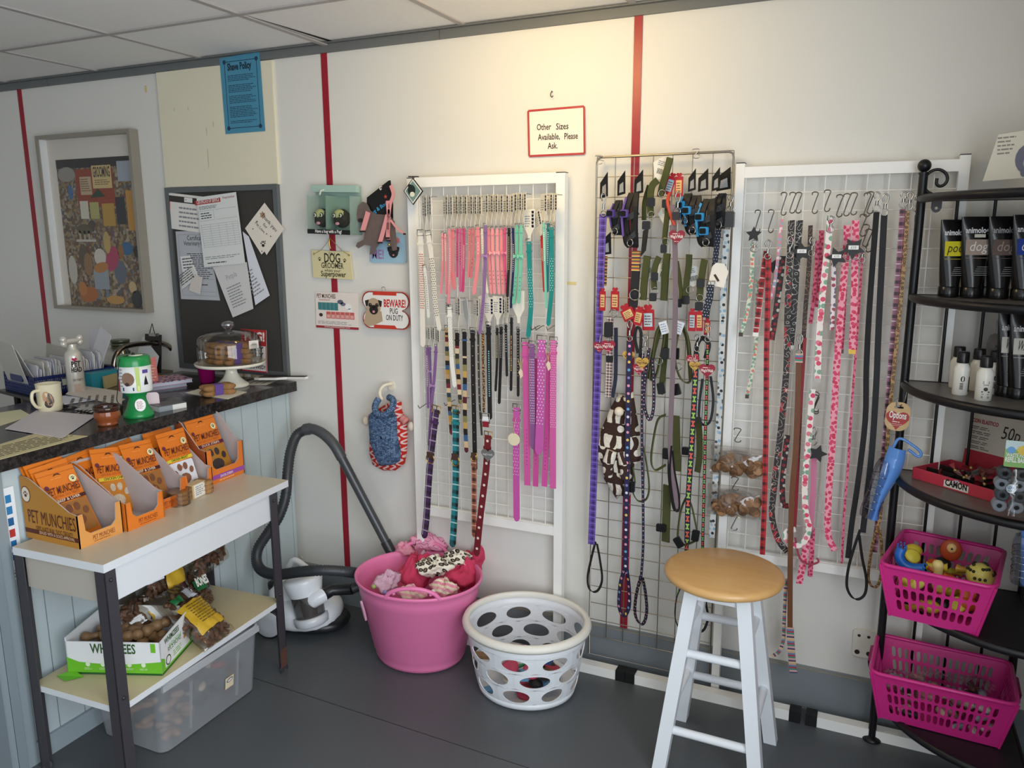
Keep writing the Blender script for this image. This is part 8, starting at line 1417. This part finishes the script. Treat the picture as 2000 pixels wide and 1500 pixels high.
# black grooming tubes
def tube(px, d, z, h, w, panel, txt, tcol, lb, yaw=.0, title='animology', tc='#e8e8e8', blank=None, wide=None, group='black squeeze tubes on the black shelf unit'):
    P = W(px, 560, d); P.z = z; o = thing('squeeze_tube', lb, 'tube', P, group); F = FR(P, (cos(yaw), sin(yaw), 0)); TB = M('#121214', .22); r = .024; m = MB(); vs = []; L = 10; K_ = 24
    for j in range(L+1):
        t = j/L; zz = .028+(h-.028)*t; hw = r+(w/2-r)*t**.8; hd = r*(1-t)**.75+.0012
        for k in range(K_): a = 2*pi*k/K_; vs.append(F(hw*cos(a), zz, hd*sin(a)))
    m.add(vs, [(j*K_+k, j*K_+(k+1) % K_, (j+1)*K_+(k+1) % K_, (j+1)*K_+k) for j in range(L) for k in range(K_)], TB, True); m.add(vs[-K_:], [tuple(range(K_))], TB); m.build('tube', o)
    m = MB(); m.lathe([(.0255, 0), (.026, .003), (.026, .026), (.024, .028), (.001, .028)], P, TB, 24); m.build('cap', o)
    m = MB(); sl = (1-0)*.0
    def n_(y): t = max(0, (y-.028)/(h-.028)); return r*(1-t)**.75+.0025
    def pq(x0, x1, y0, y1, col, e=0.): m.add([F(x0, y0, n_(y0)+e), F(x1, y0, n_(y0)+e), F(x1, y1, n_(y1)+e), F(x0, y1, n_(y1)+e)], [(0, 1, 2, 3)], M(col, .35))
    pq(-w*.36, w*.36, h*.53, h*.72, panel); G = FR(F(0, h*.53, n_(h*.53)), F.X, F(0, h*.72, n_(h*.72))-F(0, h*.53, n_(h*.53))); m.text(G, 0, h*.05, txt, h*.12, M(tcol, .4), w=w*.52, n=.001, shear=.2)
    G = FR(F(0, h*.80, n_(h*.8)), F.X, F(0, h*.9, n_(h*.9))-F(0, h*.8, n_(h*.8))); m.text(G, 0, 0, title, h*.07, M(tc, .4), w=w*.78, n=.001, bold=.03)
    for k in range(5): pq(w*(-.0-.03*k), w*.3, h*(.38-.025*k), h*(.386-.025*k), '#9a9a9a')
    pq(-w*.34, w*.3, h*.49, h*.495, panel)
    if blank: pq(-w*.12, w*.2, h*.745, h*.785, '#d8d6c4', .001)
    m.build('printing', o); return o
tube(1853, .12, ZL[1]-.002, .205, .075, '#d8cc28', 'poo', '#2a2a12', 'black squeeze tube with a yellow panel, leftmost on the second shelf', yaw=.35)
tube(1897, .13, ZL[1]-.002, .212, .085, '#a8958a', 'dog', '#ece6e0', 'black squeeze tube with a beige dog panel on the second shelf', yaw=.3, blank=True)
tube(1925, .085, ZL[1]-.002, .20, .07, '#d8cc28', 'b', '#2a2a12', 'black squeeze tube with a yellow panel standing behind the others', yaw=.3)
tube(1950, .14, ZL[1]-.002, .212, .085, '#6a5852', 'dog', '#a89a92', 'black squeeze tube with a brown dog panel on the second shelf', yaw=.3, tc='#a8a8a8')
tube(1997, .16, ZL[1]-.002, .215, .085, '#2342a0', 'dog', '#ece6e0', 'black squeeze tube with a blue dog panel at the right edge', yaw=.3)
tube(1988, .20, ZL[2]-.002, .215, .075, '#d8d6cc', 'WHITE', '#1a1a1a', 'black squeeze tube with a white wash panel on the third shelf', yaw=.2); tube(2012, .22, ZL[2]-.002, .215, .075, '#d8d6cc', 'WASH', '#1a1a1a', 'second white wash tube cut off by the right edge', yaw=.2)
# small white bottles
def sbottle(px, py, lb, s=1., face=0):
    P = Z(px, py, ZL[2]-.004); o = thing('small_bottle', lb, 'bottle', P, 'small white bottles with black caps'); m = MB(); m.lathe([(.018, 0), (.0195, .002), (.020, .064), (.0195, .072), (.014, .082), (.011, .086)], P, M('#e8e6dd', .25), 24); m.build('bottle', o); m = MB(); m.lathe([(.0145, .085), (.015, .087), (.0145, .112), (.013, .114), (.001, .114)], P, M('#141416', .3), 20); m.build('cap', o)
    a0 = -pi/2+.1; m = MB(); K = M('#1a1a1a', .5)
    if face: on_cyl(m, P, .0202, a0, .044, ell(0, 0, .005, .008, 10), K); on_cyl(m, P, .0204, a0, .044, ell(0, .0, .0018, .007, 8), M('#e8e6dd'), .001); [on_cyl(m, P, .0202, a0-.1, .018+.0035*k, [(-.004, -.001), (.004, -.001), (.004, .001), (-.004, .001)], K) for k in range(5)]; on_cyl(m, P, .0202, a0+.9, .03, [(-.002, -.02), (.002, -.02), (.002, .02), (-.002, .02)], K)
    else: [on_cyl(m, P, .0202, a0, z_, [(-w_, -.0007), (w_, -.0007), (w_, .0007), (-w_, .0007)], K) for z_, w_ in ((.05, .008), (.046, .008), (.042, .006), (.018, .008), (.012, .009), (.009, .009))]; on_cyl(m, P, .0202, a0, .031, ell(0, 0, .005, .005, 10), K); on_cyl(m, P, .0202, a0, .024, [(-.009, -.0016), (.009, -.0016), (.009, .0016), (-.009, .0016)], K)
    m.build('printing', o)
sbottle(1867, 756, 'small white bottle with a black cap at the back of the left pair', face=1); sbottle(1874, 770, 'small white bottle with a black cap at the front of the left pair', face=1); sbottle(1906, 762, 'small white bottle with a black cap, leftmost of the three on the right', face=1); sbottle(1919, 781, 'small white bottle with a black cap, front of the three on the right'); sbottle(1938, 768, 'small white bottle with a black cap, rearmost of the three on the right', face=1)
P = Z(1950, 752, ZL[2]-.004); P = V((W(1952, 700, .10).x, -.10, ZL[2]-.003)); o = thing('shampoo_bottle', 'tall clear shampoo bottle with a white cap behind the small bottles', 'bottle', P); m = MB(); m.lathe([(.03, 0), (.033, .003), (.033, .125), (.028, .145), (.014, .152)], P, FROST('#8f8a86', .55, .15), 28); m.build('bottle', o); m = MB(); m.lathe([(.016, .15), (.0165, .185), (.001, .186)], P, M('#b9b6b2', .4), 20); m.build('cap', o)
m = MB(); G = FR(P+V((0, -.0345, 0)), (1, .1, 0)); m.text(G, 0, .112, 'MUCKY', .013, M('#3a3a40'), w=.036); m.text(G, 0, .098, 'PUPPY', .013, M('#3a3a40'), w=.032); m.lines(G, -.015, .018, .08, .03, 3, M('#3a3a40'), n=.0006, words=2); m.build('lettering', o)
# tray of bows
zt = ZL[3]-.003; a, b = Z(1781, 933, zt), Z(1952, 985, zt); u_ = (b-a).normalized(); n_ = V((-u_.y, u_.x, 0)); Lt = .27; Dt = .165; hT = .032; RDT = M('#c23a4c', .4); tr = thing('bow_tray', 'red cardboard tray of dog hair bows with a display board', 'tray', a); b = a+u_*Lt
for O, d_, l_ in ((a, u_, Lt), (a+n_*Dt, u_, Lt), (a, n_, Dt), (a+u_*(Lt-.002), n_, Dt)): m = MB(); m.obox(O, d_*l_, (n_ if d_ is u_ else u_)*.002, (0, 0, hT), RDT); m.build('side', tr)
m = MB(); m.obox(a+u_*.002+n_*.002, u_*(Lt-.006), n_*(Dt-.004), (0, 0, .002), M('#151212', .5)); [m.obox(a+u_*.002+n_*(Dt*k), u_*(Lt-.006), n_*.0015, (0, 0, hT*.8), M('#1e1a1a', .5)) for k in (.35, .68)]; [m.obox(a+n_*.003+u_*(Lt*k), n_*(Dt-.006), u_*.0015, (0, 0, hT*.8), M('#1e1a1a', .5)) for k in (.33, .66)]; m.build('divider', tr, 'black dividers')
m = MB(); G = FR(a-n_*.0005, u_, (0, 0, 1)); m.prism(G, [(Lt*.36, .004), (Lt*.62, .004), (Lt*.62, .022), (Lt*.54, .024), (Lt*.49, .031), (Lt*.44, .024), (Lt*.36, .022)], 0, .0008, M('#e6dfd6', .5)); m.text(G, Lt*.49, .009, 'CAMON', .017, M('#15130f'), w=Lt*.23, n=.0012, bold=.04); [flat(m, G, ell(Lt*.49+.004*x, .026+.003*y, .0018, .0018, 6), M(c_), .0014) for x, y, c_ in ((-1, 0, '#2a4a9a'), (1, 0, '#3a7ab0'), (0, 1, '#2a4a9a'), (0, -1, '#c9406a'))]; m.build('brand_label', tr, 'white label with black lettering')
G = FR(a+n_*(Dt-.001)+u_*.035, u_, (n_.x*.12, n_.y*.12, 1)); m = MB(); m.prism(G, [(-.0, 0), (.30, 0), (.30, .19), (0, .19)], -.002, 0, M('#c9bfb0', .5)); m.fbox(G, 0, .30, 0, .075, 0, .0006, M('#a82434', .5)); m.text(G, .045, .155, 'CON ELASTICO', .011, M('#a82434'), w=.075, n=.001, bold=.03); m.text(G, .12, .125, '50p', .036, M('#17140f'), w=.05, n=.001, shear=.1)
for k in range(5): m.lines(G, .008, .07, .146-.014*k, .136-.014*k, 2, M('#4a4038'), n=.001, words=2)
m.build('display_board', tr, 'white and red display board marked 50p'); r_ = random.Random(31)
for i in range(16):
    P = a+u_*r_.uniform(.05, Lt-.03)+n_*r_.uniform(.03, Dt-.02)+V((0, 0, .014+.012*(i % 3))); c_ = ('#b02a3a', '#8a2434', '#c24a5a', '#2a3a7a', '#c9a9a0', '#1f7a8a')[i % 6]; m = MB(); cl_ = M(c_, .4); k = r_.uniform(0, 3); d_ = V((cos(k), sin(k), .2)); e_ = V((-sin(k), cos(k), 0))
    for s_ in (-1, 1): m.add([P, P+d_*.022*s_+e_*.012+V((0, 0, .006)), P+d_*.024*s_-e_*.012], [(0, 1, 2), (2, 1, 0)], cl_); m.add([P, P+d_*.022*s_+e_*.012+V((0, 0, .006)), P+d_*.018*s_+V((0, 0, .014))], [(0, 1, 2), (2, 1, 0)], cl_)
    m.ball(P, .005, M('#d8b870', .3, .6), 8); m.build('hair_bow', None, 'small shiny dog hair bow lying in the red tray', 'hair bow', 'hair bows in the red tray')
m = MB(); P0 = a+u_*.10+n_*.06+V((0, 0, .036)); m.sheet(lambda x, y: P0+u_*(.15*x)+n_*(.09*y)+V((0, 0, .022*sin(pi*x)*sin(pi*y)+.006*sin(x*21+y*9))), 14, 10, CLEAR('#f4efe9', .08, .08)); m.build('plastic_bag', label='crinkled clear plastic bag over the bows in the red tray', cat='plastic bag')
# waste bag refills
o = thing('refill_pack', 'clear pack of black and grey waste bag rolls with a green header card', 'waste bags', W(1975, 1015, .45)); F = wall_frame(1975, 930, .45); s = mpp(1975, 930, .45)
m = MB(); m.prism(F, rrect(-18*s, 34*s, 22*s, 84*s, .003), 0, .0015, M('#7fae5a', .4)); m.fbox(F, -18*s, 34*s, 64*s, 84*s, .0015, .002, M('#b9cfd0', .4)); m.text(F, 6*s, 46*s, 'WASTE PICK', 9*s, WHT, w=42*s, n=.0025, bold=.02); m.text(F, 6*s, 34*s, 'REFILL BAGS', 11*s, WHT, w=44*s, n=.0025, bold=.03); m.prism(F, ell(-6*s, 62*s, 8*s, 8*s), .0015, .003, M('#5a9ad0', .4)); m.prism(F, star(16*s, 63*s, 12*s, 8, .8), .0015, .003, M('#d8b83a', .4)); m.build('header_card', o, 'green header card')
for r in range(4):
    for k in range(2): m = MB(); P = F((-12+34*k-4*(r % 2))*s, (4-26*r)*s, -.014); ccol = '#3a3f46' if r % 2 == 0 else '#8a929c'; m.lathe([(15*s*.35, .012), (15*s*.4, .016), (15*s*.9, .016), (15*s, .012), (15*s, -.012), (15*s*.9, -.016)], P, M(ccol, .5), 20, axis=(0, -1, 0)); m.lathe([(15*s*.35, .013), (.001, .013)], P, M('#1a1a1c', .6), 12, axis=(0, -1, 0)); m.build('roll', o)
m = MB(); m.prism(F, ell(2*s, -28*s, 10*s, 11*s), .006, .0075, M('#e6eef2', .4)); m.text(F, 2*s, -28*s, 'LEAK', 7*s, M('#3a7ab8'), w=15*s, n=.0085, bold=.03); m.text(F, 2*s, -35*s, 'PROOF', 4*s, M('#3a7ab8'), w=14*s, n=.0085); m.build('sticker', o, 'white leak proof sticker')
m = MB(); m.sheet(lambda x, y: F((-32+72*x)*s, (-92+112*y)*s, .008+.004*sin(pi*x)+.001*sin(x*18+y*12)), 8, 8, CLEAR('#f2f2f2', .06, .05)); m.build('film', o, 'clear film')
# drinking bottles
def drinkb(pts, d, r, lb, tag=None):
    P = [W(p[0], p[1], d) for p in pts]; o = thing('travel_water_bottle', lb, 'water bottle', P[-1]); PB_ = M('#5f92da', .25); ax = (P[1]-P[0]).normalized(); L = (P[1]-P[0]).length; sd = ax.cross(V((0, 1, 0))).normalized(); sd = sd if sd.x > 0 else -sd
    m = MB(); Q = [P[0]+ax*L*t for t in (0, .05, .12, .22, .3, .45, .62, .8, .95, 1.)]; rr = [.6, .75, .8, .78, .95, 1., .88, .98, 1., .9]; m.tube([q-sd*r*.55 for q in Q[3:]], [r*k for k in rr[3:]], CLEAR('#e8eef6', .04, .04), 18); m.build('clear_flask', o, 'clear ribbed flask')
    for k in range(5): m = MB(); q = P[0]+ax*L*(.42+.11*k)-sd*r*.55; X_, Y_, _n = basis(ax); m.tube([q+(X_*cos(t)+Y_*sin(t))*r*.97 for t in [2*pi*i/16 for i in range(16)]], .0012, CLEAR('#dfe7f2', .1, .2, .9), 5, closed=True); m.build('rib', o)
    m = MB(); m.sheet(lambda u, v: P[0]+ax*L*(.02+.98*v)+sd*((u-.5)*r*1.9*(.75+.25*sin(v*5+.5))+r*.12*sin(v*6))-V((0, 1, 0))*(r*.9*sin(pi*u)**.7*(.6 if v < .2 else 1)), 12, 24, PB_, thick=(0, .003, 0)); m.build('drinking_trough', o, 'blue fold out trough')
    m = MB(); q = P[0]+ax*L*.02; m.tube(smooth_path([q-sd*r*.4, q-sd*r*.1-ax*.028, q+sd*r*1.2-ax*.02, q+sd*r*2.2-ax*.006, q+sd*r*2.1+ax*.008, q+sd*r*1.0-ax*.004], 4), .004, PB_, 8); m.build('carry_loop', o, 'blue carry loop'); return o
drinkb([(1754, 872), (1706, 1012)], .17, .027, 'blue folding dog water bottle hanging on the left of the shelf unit'); drinkb([(2016, 1020), (2006, 1140)], .42, .024, 'blue water bottle cut off by the right edge above the lower pink basket')
m = MB(); F = wall_frame(1753, 815, .175, -.06); s = mpp(1753, 815, .175); m.prism(F, rrect(-24*s, 24*s, -30*s, 34*s, 20*s, 6), 0, .0012, M('#c9a878', .6), holes=[rrect(-9*s, 9*s, 20*s, 25*s, 2*s, 3)]); m.prism(F, heart(0, -8*s, 25*s), .0012, .0018, M('#a82c2a', .5)); m.text(F, 0, -2*s, 'Options', 15*s, WHT, w=34*s, n=.0026, bold=.02); m.lines(F, -9*s, 9*s, -8*s, -12*s, 1, WHT, n=.0024, words=2); m.lines(F, -14*s, 14*s, -13*s, -20*s, 2, WHT, n=.0024, words=4, h=.0008); m.build('hang_tag', label='tan and red heart Options hang tag above the blue water bottle', cat='tag')
m = MB(); m.tube(smooth_path([W(1767, 744, .12), W(1772, 750, .14), W(1768, 780, .16), W(1758, 793, .18), W(1752, 792, .18), W(1753, 782, .18)], 4), .002, M('#9a9a9c', .3, .8), 6); m.build('s_hook', label='steel hook hanging from the third shelf rim holding the hang tag', cat='hook')
# pink storage baskets
def pbasket(rim, bot, zr, zb, lb, nx, ny, nz, handles=False):
    MG = M('#cc2a82', .35, var=.03, sc=8); R = [V((x, y, zr)) for x, y in rim]; B = [V((x, y, zb)) for x, y in bot]; o = thing('plastic_basket', lb, 'basket', sum(B, V((0, 0, 0)))/4)
    for i in range(4):
        j = (i+1) % 4; nc = nx if i % 2 == 0 else ny; cn = (R[0]+R[2])/2
        def fn(u, v, d, i=i, j=j): p = (B[i].lerp(B[j], u)).lerp(R[i].lerp(R[j], u), v); q = cn-p; q.z = 0; return p+q.normalized()*d
        m = MB(); perf(m, fn, nc, nz, lambda r, c: (.70, .80, 0, 3.2), MG, .002, 16, 0., False, .09, .91, .14, .86); pan = lambda u0, u1, v0, v1: m.add([fn(u0, v0, 0), fn(u1, v0, 0), fn(u1, v1, 0), fn(u0, v1, 0), fn(u0, v0, .002), fn(u1, v0, .002), fn(u1, v1, .002), fn(u0, v1, .002)], [(0, 1, 2, 3), (7, 6, 5, 4)], MG)
        pan(0, .09, 0, 1); pan(.91, 1, 0, 1); pan(.09, .91, 0, .14); pan(.09, .91, .86, 1); m.rod(B[i], R[i], .004, MG, 8); m.build('side_wall', o)
    m = MB(); m.add([p for p in B], [(0, 1, 2, 3)], MG); m.add([p+V((0, 0, .002)) for p in B], [(0, 1, 2, 3)], MG); m.build('base', o); m = MB(); ctr = sum(R, V((0, 0, 0)))/4; pts = []
    for i in range(4):
        a, b, c_ = R[i-1], R[i], R[(i+1) % 4]; p, q = b+(a-b).normalized()*.02, b+(c_-b).normalized()*.02; pts += [p, (p+q+b)/3, q]
    m.tube(pts, .006, MG, 8, closed=True); m.build('rim', o)
    if handles:
        for i in (1, 3): j = (i+1) % 4; m = MB(); p, q = R[i].lerp(R[j], .3), R[i].lerp(R[j], .7); ow = (p-ctr); ow.z = 0; ow = (p+q)/2-ctr; ow.z = 0; ow.normalize(); m.add([p, q, q+ow*.014-V((0, 0, .006)), p+ow*.014-V((0, 0, .006)), q+ow*.010-V((0, 0, .03)), p+ow*.010-V((0, 0, .03))], [(0, 1, 2, 3), (3, 2, 4, 5), (3, 2, 1, 0), (5, 4, 2, 3)], MG); m.build('handle', o)
    return R, B
pbasket([(.083, -.376), (.344, -.42), (.400, -.135), (.150, -.075)], [(.118, -.360), (.318, -.396), (.355, -.165), (.165, -.12)], .690, .5435, 'deep pink slotted basket of rubber dog toys on the fifth shelf', 10, 10, 3)
pbasket([(.086, -.330), (.436, -.349), (.450, -.112), (.106, -.087)], [(.119, -.288), (.412, -.308), (.42, -.14), (.135, -.125)], .350, .1935, 'deep pink slotted basket of wrapped treats on the bottom shelf', 16, 9, 3, True)
g = 'rubber toys in the upper pink basket'; r_ = random.Random(41)
def toy(nm, lb, mb): mb.build(nm, None, lb, 'dog toy', g)
P = V((.165, -.30, .685)); m = MB(); bl = M('#1b62b8', .35); cv = [P+V((-.030+.0, 0, .030)), P+V((-.034, -.004, .008)), P+V((-.022, -.008, -.012)), P+V((0, -.01, -.018)), P+V((.028, -.010, -.014))]; m.tube(smooth_path(cv, 4), .013, bl, 12)
for k in range(14): a = k*.9; q = cv[0]+V((.011*cos(a), .011*sin(a), .006*(k % 3))); m.ball(q, .0028, bl, 6); q = cv[-1]+V((.004*(k % 3)-.004, .012*cos(a), .012*sin(a))); m.ball(q, .0028, bl, 6)
toy('chew_toy', 'blue curved knobbly rubber toy sticking out of the upper pink basket', m)
P = V((.225, -.33, .665)); m = MB(); m.lathe([(.014, -.03), (.018, -.02), (.010, 0), (.013, .022), (.015, .030), (.010, .040), (.001, .043)], P, M('#d8c07a', .5), 14, axis=(-.1, 0, 1)); toy('bone_toy', 'cream rubber bone end standing next to the blue knobbly toy', m)
m = MB(); P = V((.330, -.26, .655)); m.ball(P, .034, M('#dcd06a', .4), 20)
for k in range(26): a, t = k*2.4, .25+.1*(k % 8); q = P+V((cos(a)*sin(t*1.6), sin(a)*sin(t*1.6), cos(t*1.6)))*.0345; m.ball(q, .0045, M('#2a2a1a', .5), 6)
toy('spiky_ball', 'yellow ball with dark spots in the upper pink basket', m)
m = MB(); P = V((.265, -.18, .685)); m.ball(P, (.028, .010, .032), M('#a8401c', .5), 14); m.ball(P+V((0, -.010, .010)), (.013, .006, .014), M('#d8b070', .5), 12); m.ball(P+V((0, -.018, .010)), (.003, .002, .003), BLK, 6); toy('hang_card_toy', 'rust coloured dog face hang card standing at the back of the upper pink basket', m)
for i in range(34):
    P = V((r_.uniform(.150, .33), r_.uniform(-.35, -.15), .562+.026*(i//8))); c_ = ('#e0d24a', '#d8c23a', '#c9501e', '#151417', '#d86a2a', '#e8dc6a', '#1d1a1e', '#c9a03a')[i % 8]; m = MB(); k = i % 3
    if k == 0: m.ball(P, (.024, .022, .018), M(c_, .4), 12)
    elif k == 1: d_ = V((cos(i), sin(i), .1)); m.tube([P-d_*.026, P-d_*.018, P+d_*.018, P+d_*.026], [.013, .009, .009, .013], M(c_, .35), 10)
    else: m.lathe([(.018, -.004), (.022, 0), (.018, .004), (.001, .005)], P, M(c_, .4), 14, axis=(.3*cos(i), -.6, .6))
    m.build('rubber_toy', None, ('yellow, orange or black rounded rubber toy inside the upper pink basket', 'rubber bone in yellow, orange or black inside the upper pink basket', 'flat rubber disc in yellow, orange or black inside the upper pink basket')[k], 'dog toy', ('rounded rubber toys', 'rubber bones', 'flat rubber discs')[k]+' in the upper pink basket')
for i in range(44):
    P = V((r_.uniform(.145, .40), r_.uniform(-.285, -.145), .210+.026*(i//13))); c_ = ('#c9b4a4', '#a8747a', '#6a4a42', '#d8c8c0', '#8a6a5a', '#b88a90', '#3a3438', '#9aa0ac')[i % 8]; m = MB(); a = r_.uniform(0, 3.1); d_ = V((cos(a), sin(a), r_.uniform(-.2, .2))); m.tube([P-d_*.022, P-d_*.016, P+d_*.016, P+d_*.022], [.003, .010, .010, .003], M(c_, .25, var=.2, sc=60), 8); m.build('wrapped_treat', None, 'small wrapped treat inside the lower pink basket', 'treat', 'wrapped treats in the lower pink basket')
for k, (x, y) in enumerate(((.17, -.25), (.26, -.22), (.36, -.2))):
    m = MB(); P = V((x, y, .31)); m.sheet(lambda u, v: P+V(((u-.5)*.09, (v-.5)*.07, .016*sin(pi*u)*sin(pi*v)+.005*sin(u*17+v*13+k))), 10, 8, CLEAR('#f2eef0', .08, .08)); m.build('clear_wrapper', label=('crinkled clear wrapper at the left of the lower pink basket', 'crinkled clear wrapper in the middle of the lower pink basket', 'crinkled clear wrapper at the right of the lower pink basket')[k], cat='wrapper')
# ================================================================ LIGHT AND CAMERA
def area(name, loc, size, sizey, power, col, target, spread=None):
    l = bpy.data.lights.new(name, 'AREA'); l.shape = 'RECTANGLE'; l.size = size; l.size_y = sizey; l.energy = power; l.color = col
    if spread: l.spread = spread
    o = bpy.data.objects.new(name, l); COL.objects.link(o); o.location = loc
    o.rotation_euler = (V(target)-V(loc)).to_track_quat('-Z', 'Y').to_euler(); return o
area('shop_window_daylight', (XR+.10, -2.6, 1.28), 2.6, 1.7, 95, (.88, .94, 1.0), (-2., -2.2, 1.15))
area('front_window_daylight', ((WX0+WX1)/2, YF-.2, 1.35), 3.0, 1.5, 12, (.95, .97, 1.0), (-1.2, 0, 1.0))
area('ceiling_lamp', (-.95, -.62, CEIL-.03), .35, .35, 8.0, (1.0, .70, .28), (-1.0, .1, 1.7))
w = bpy.data.worlds.new('World'); SC.world = w; w.use_nodes = True
bg = w.node_tree.nodes['Background']; bg.inputs[0].default_value = (.80, .88, 1.0, 1); bg.inputs[1].default_value = .7
cd = bpy.data.cameras.new('camera'); co = bpy.data.objects.new('camera', cd); COL.objects.link(co)
cd.sensor_width = 36; cd.sensor_fit = 'HORIZONTAL'; cd.lens = CF/2000*36; cd.clip_start = .02
R = Matrix((RT2, UP2, -FW)).transposed(); co.matrix_world = Matrix.Translation(CAM) @ R.to_4x4()
SC.camera = co
SC.view_settings.view_transform = 'Standard'; SC.view_settings.look = 'None'; SC.view_settings.gamma = 1; SC.view_settings.exposure = -0.2; SC.view_settings.use_curve_mapping = False
for o in bpy.data.objects:
    if '_o' in o: del o['_o']
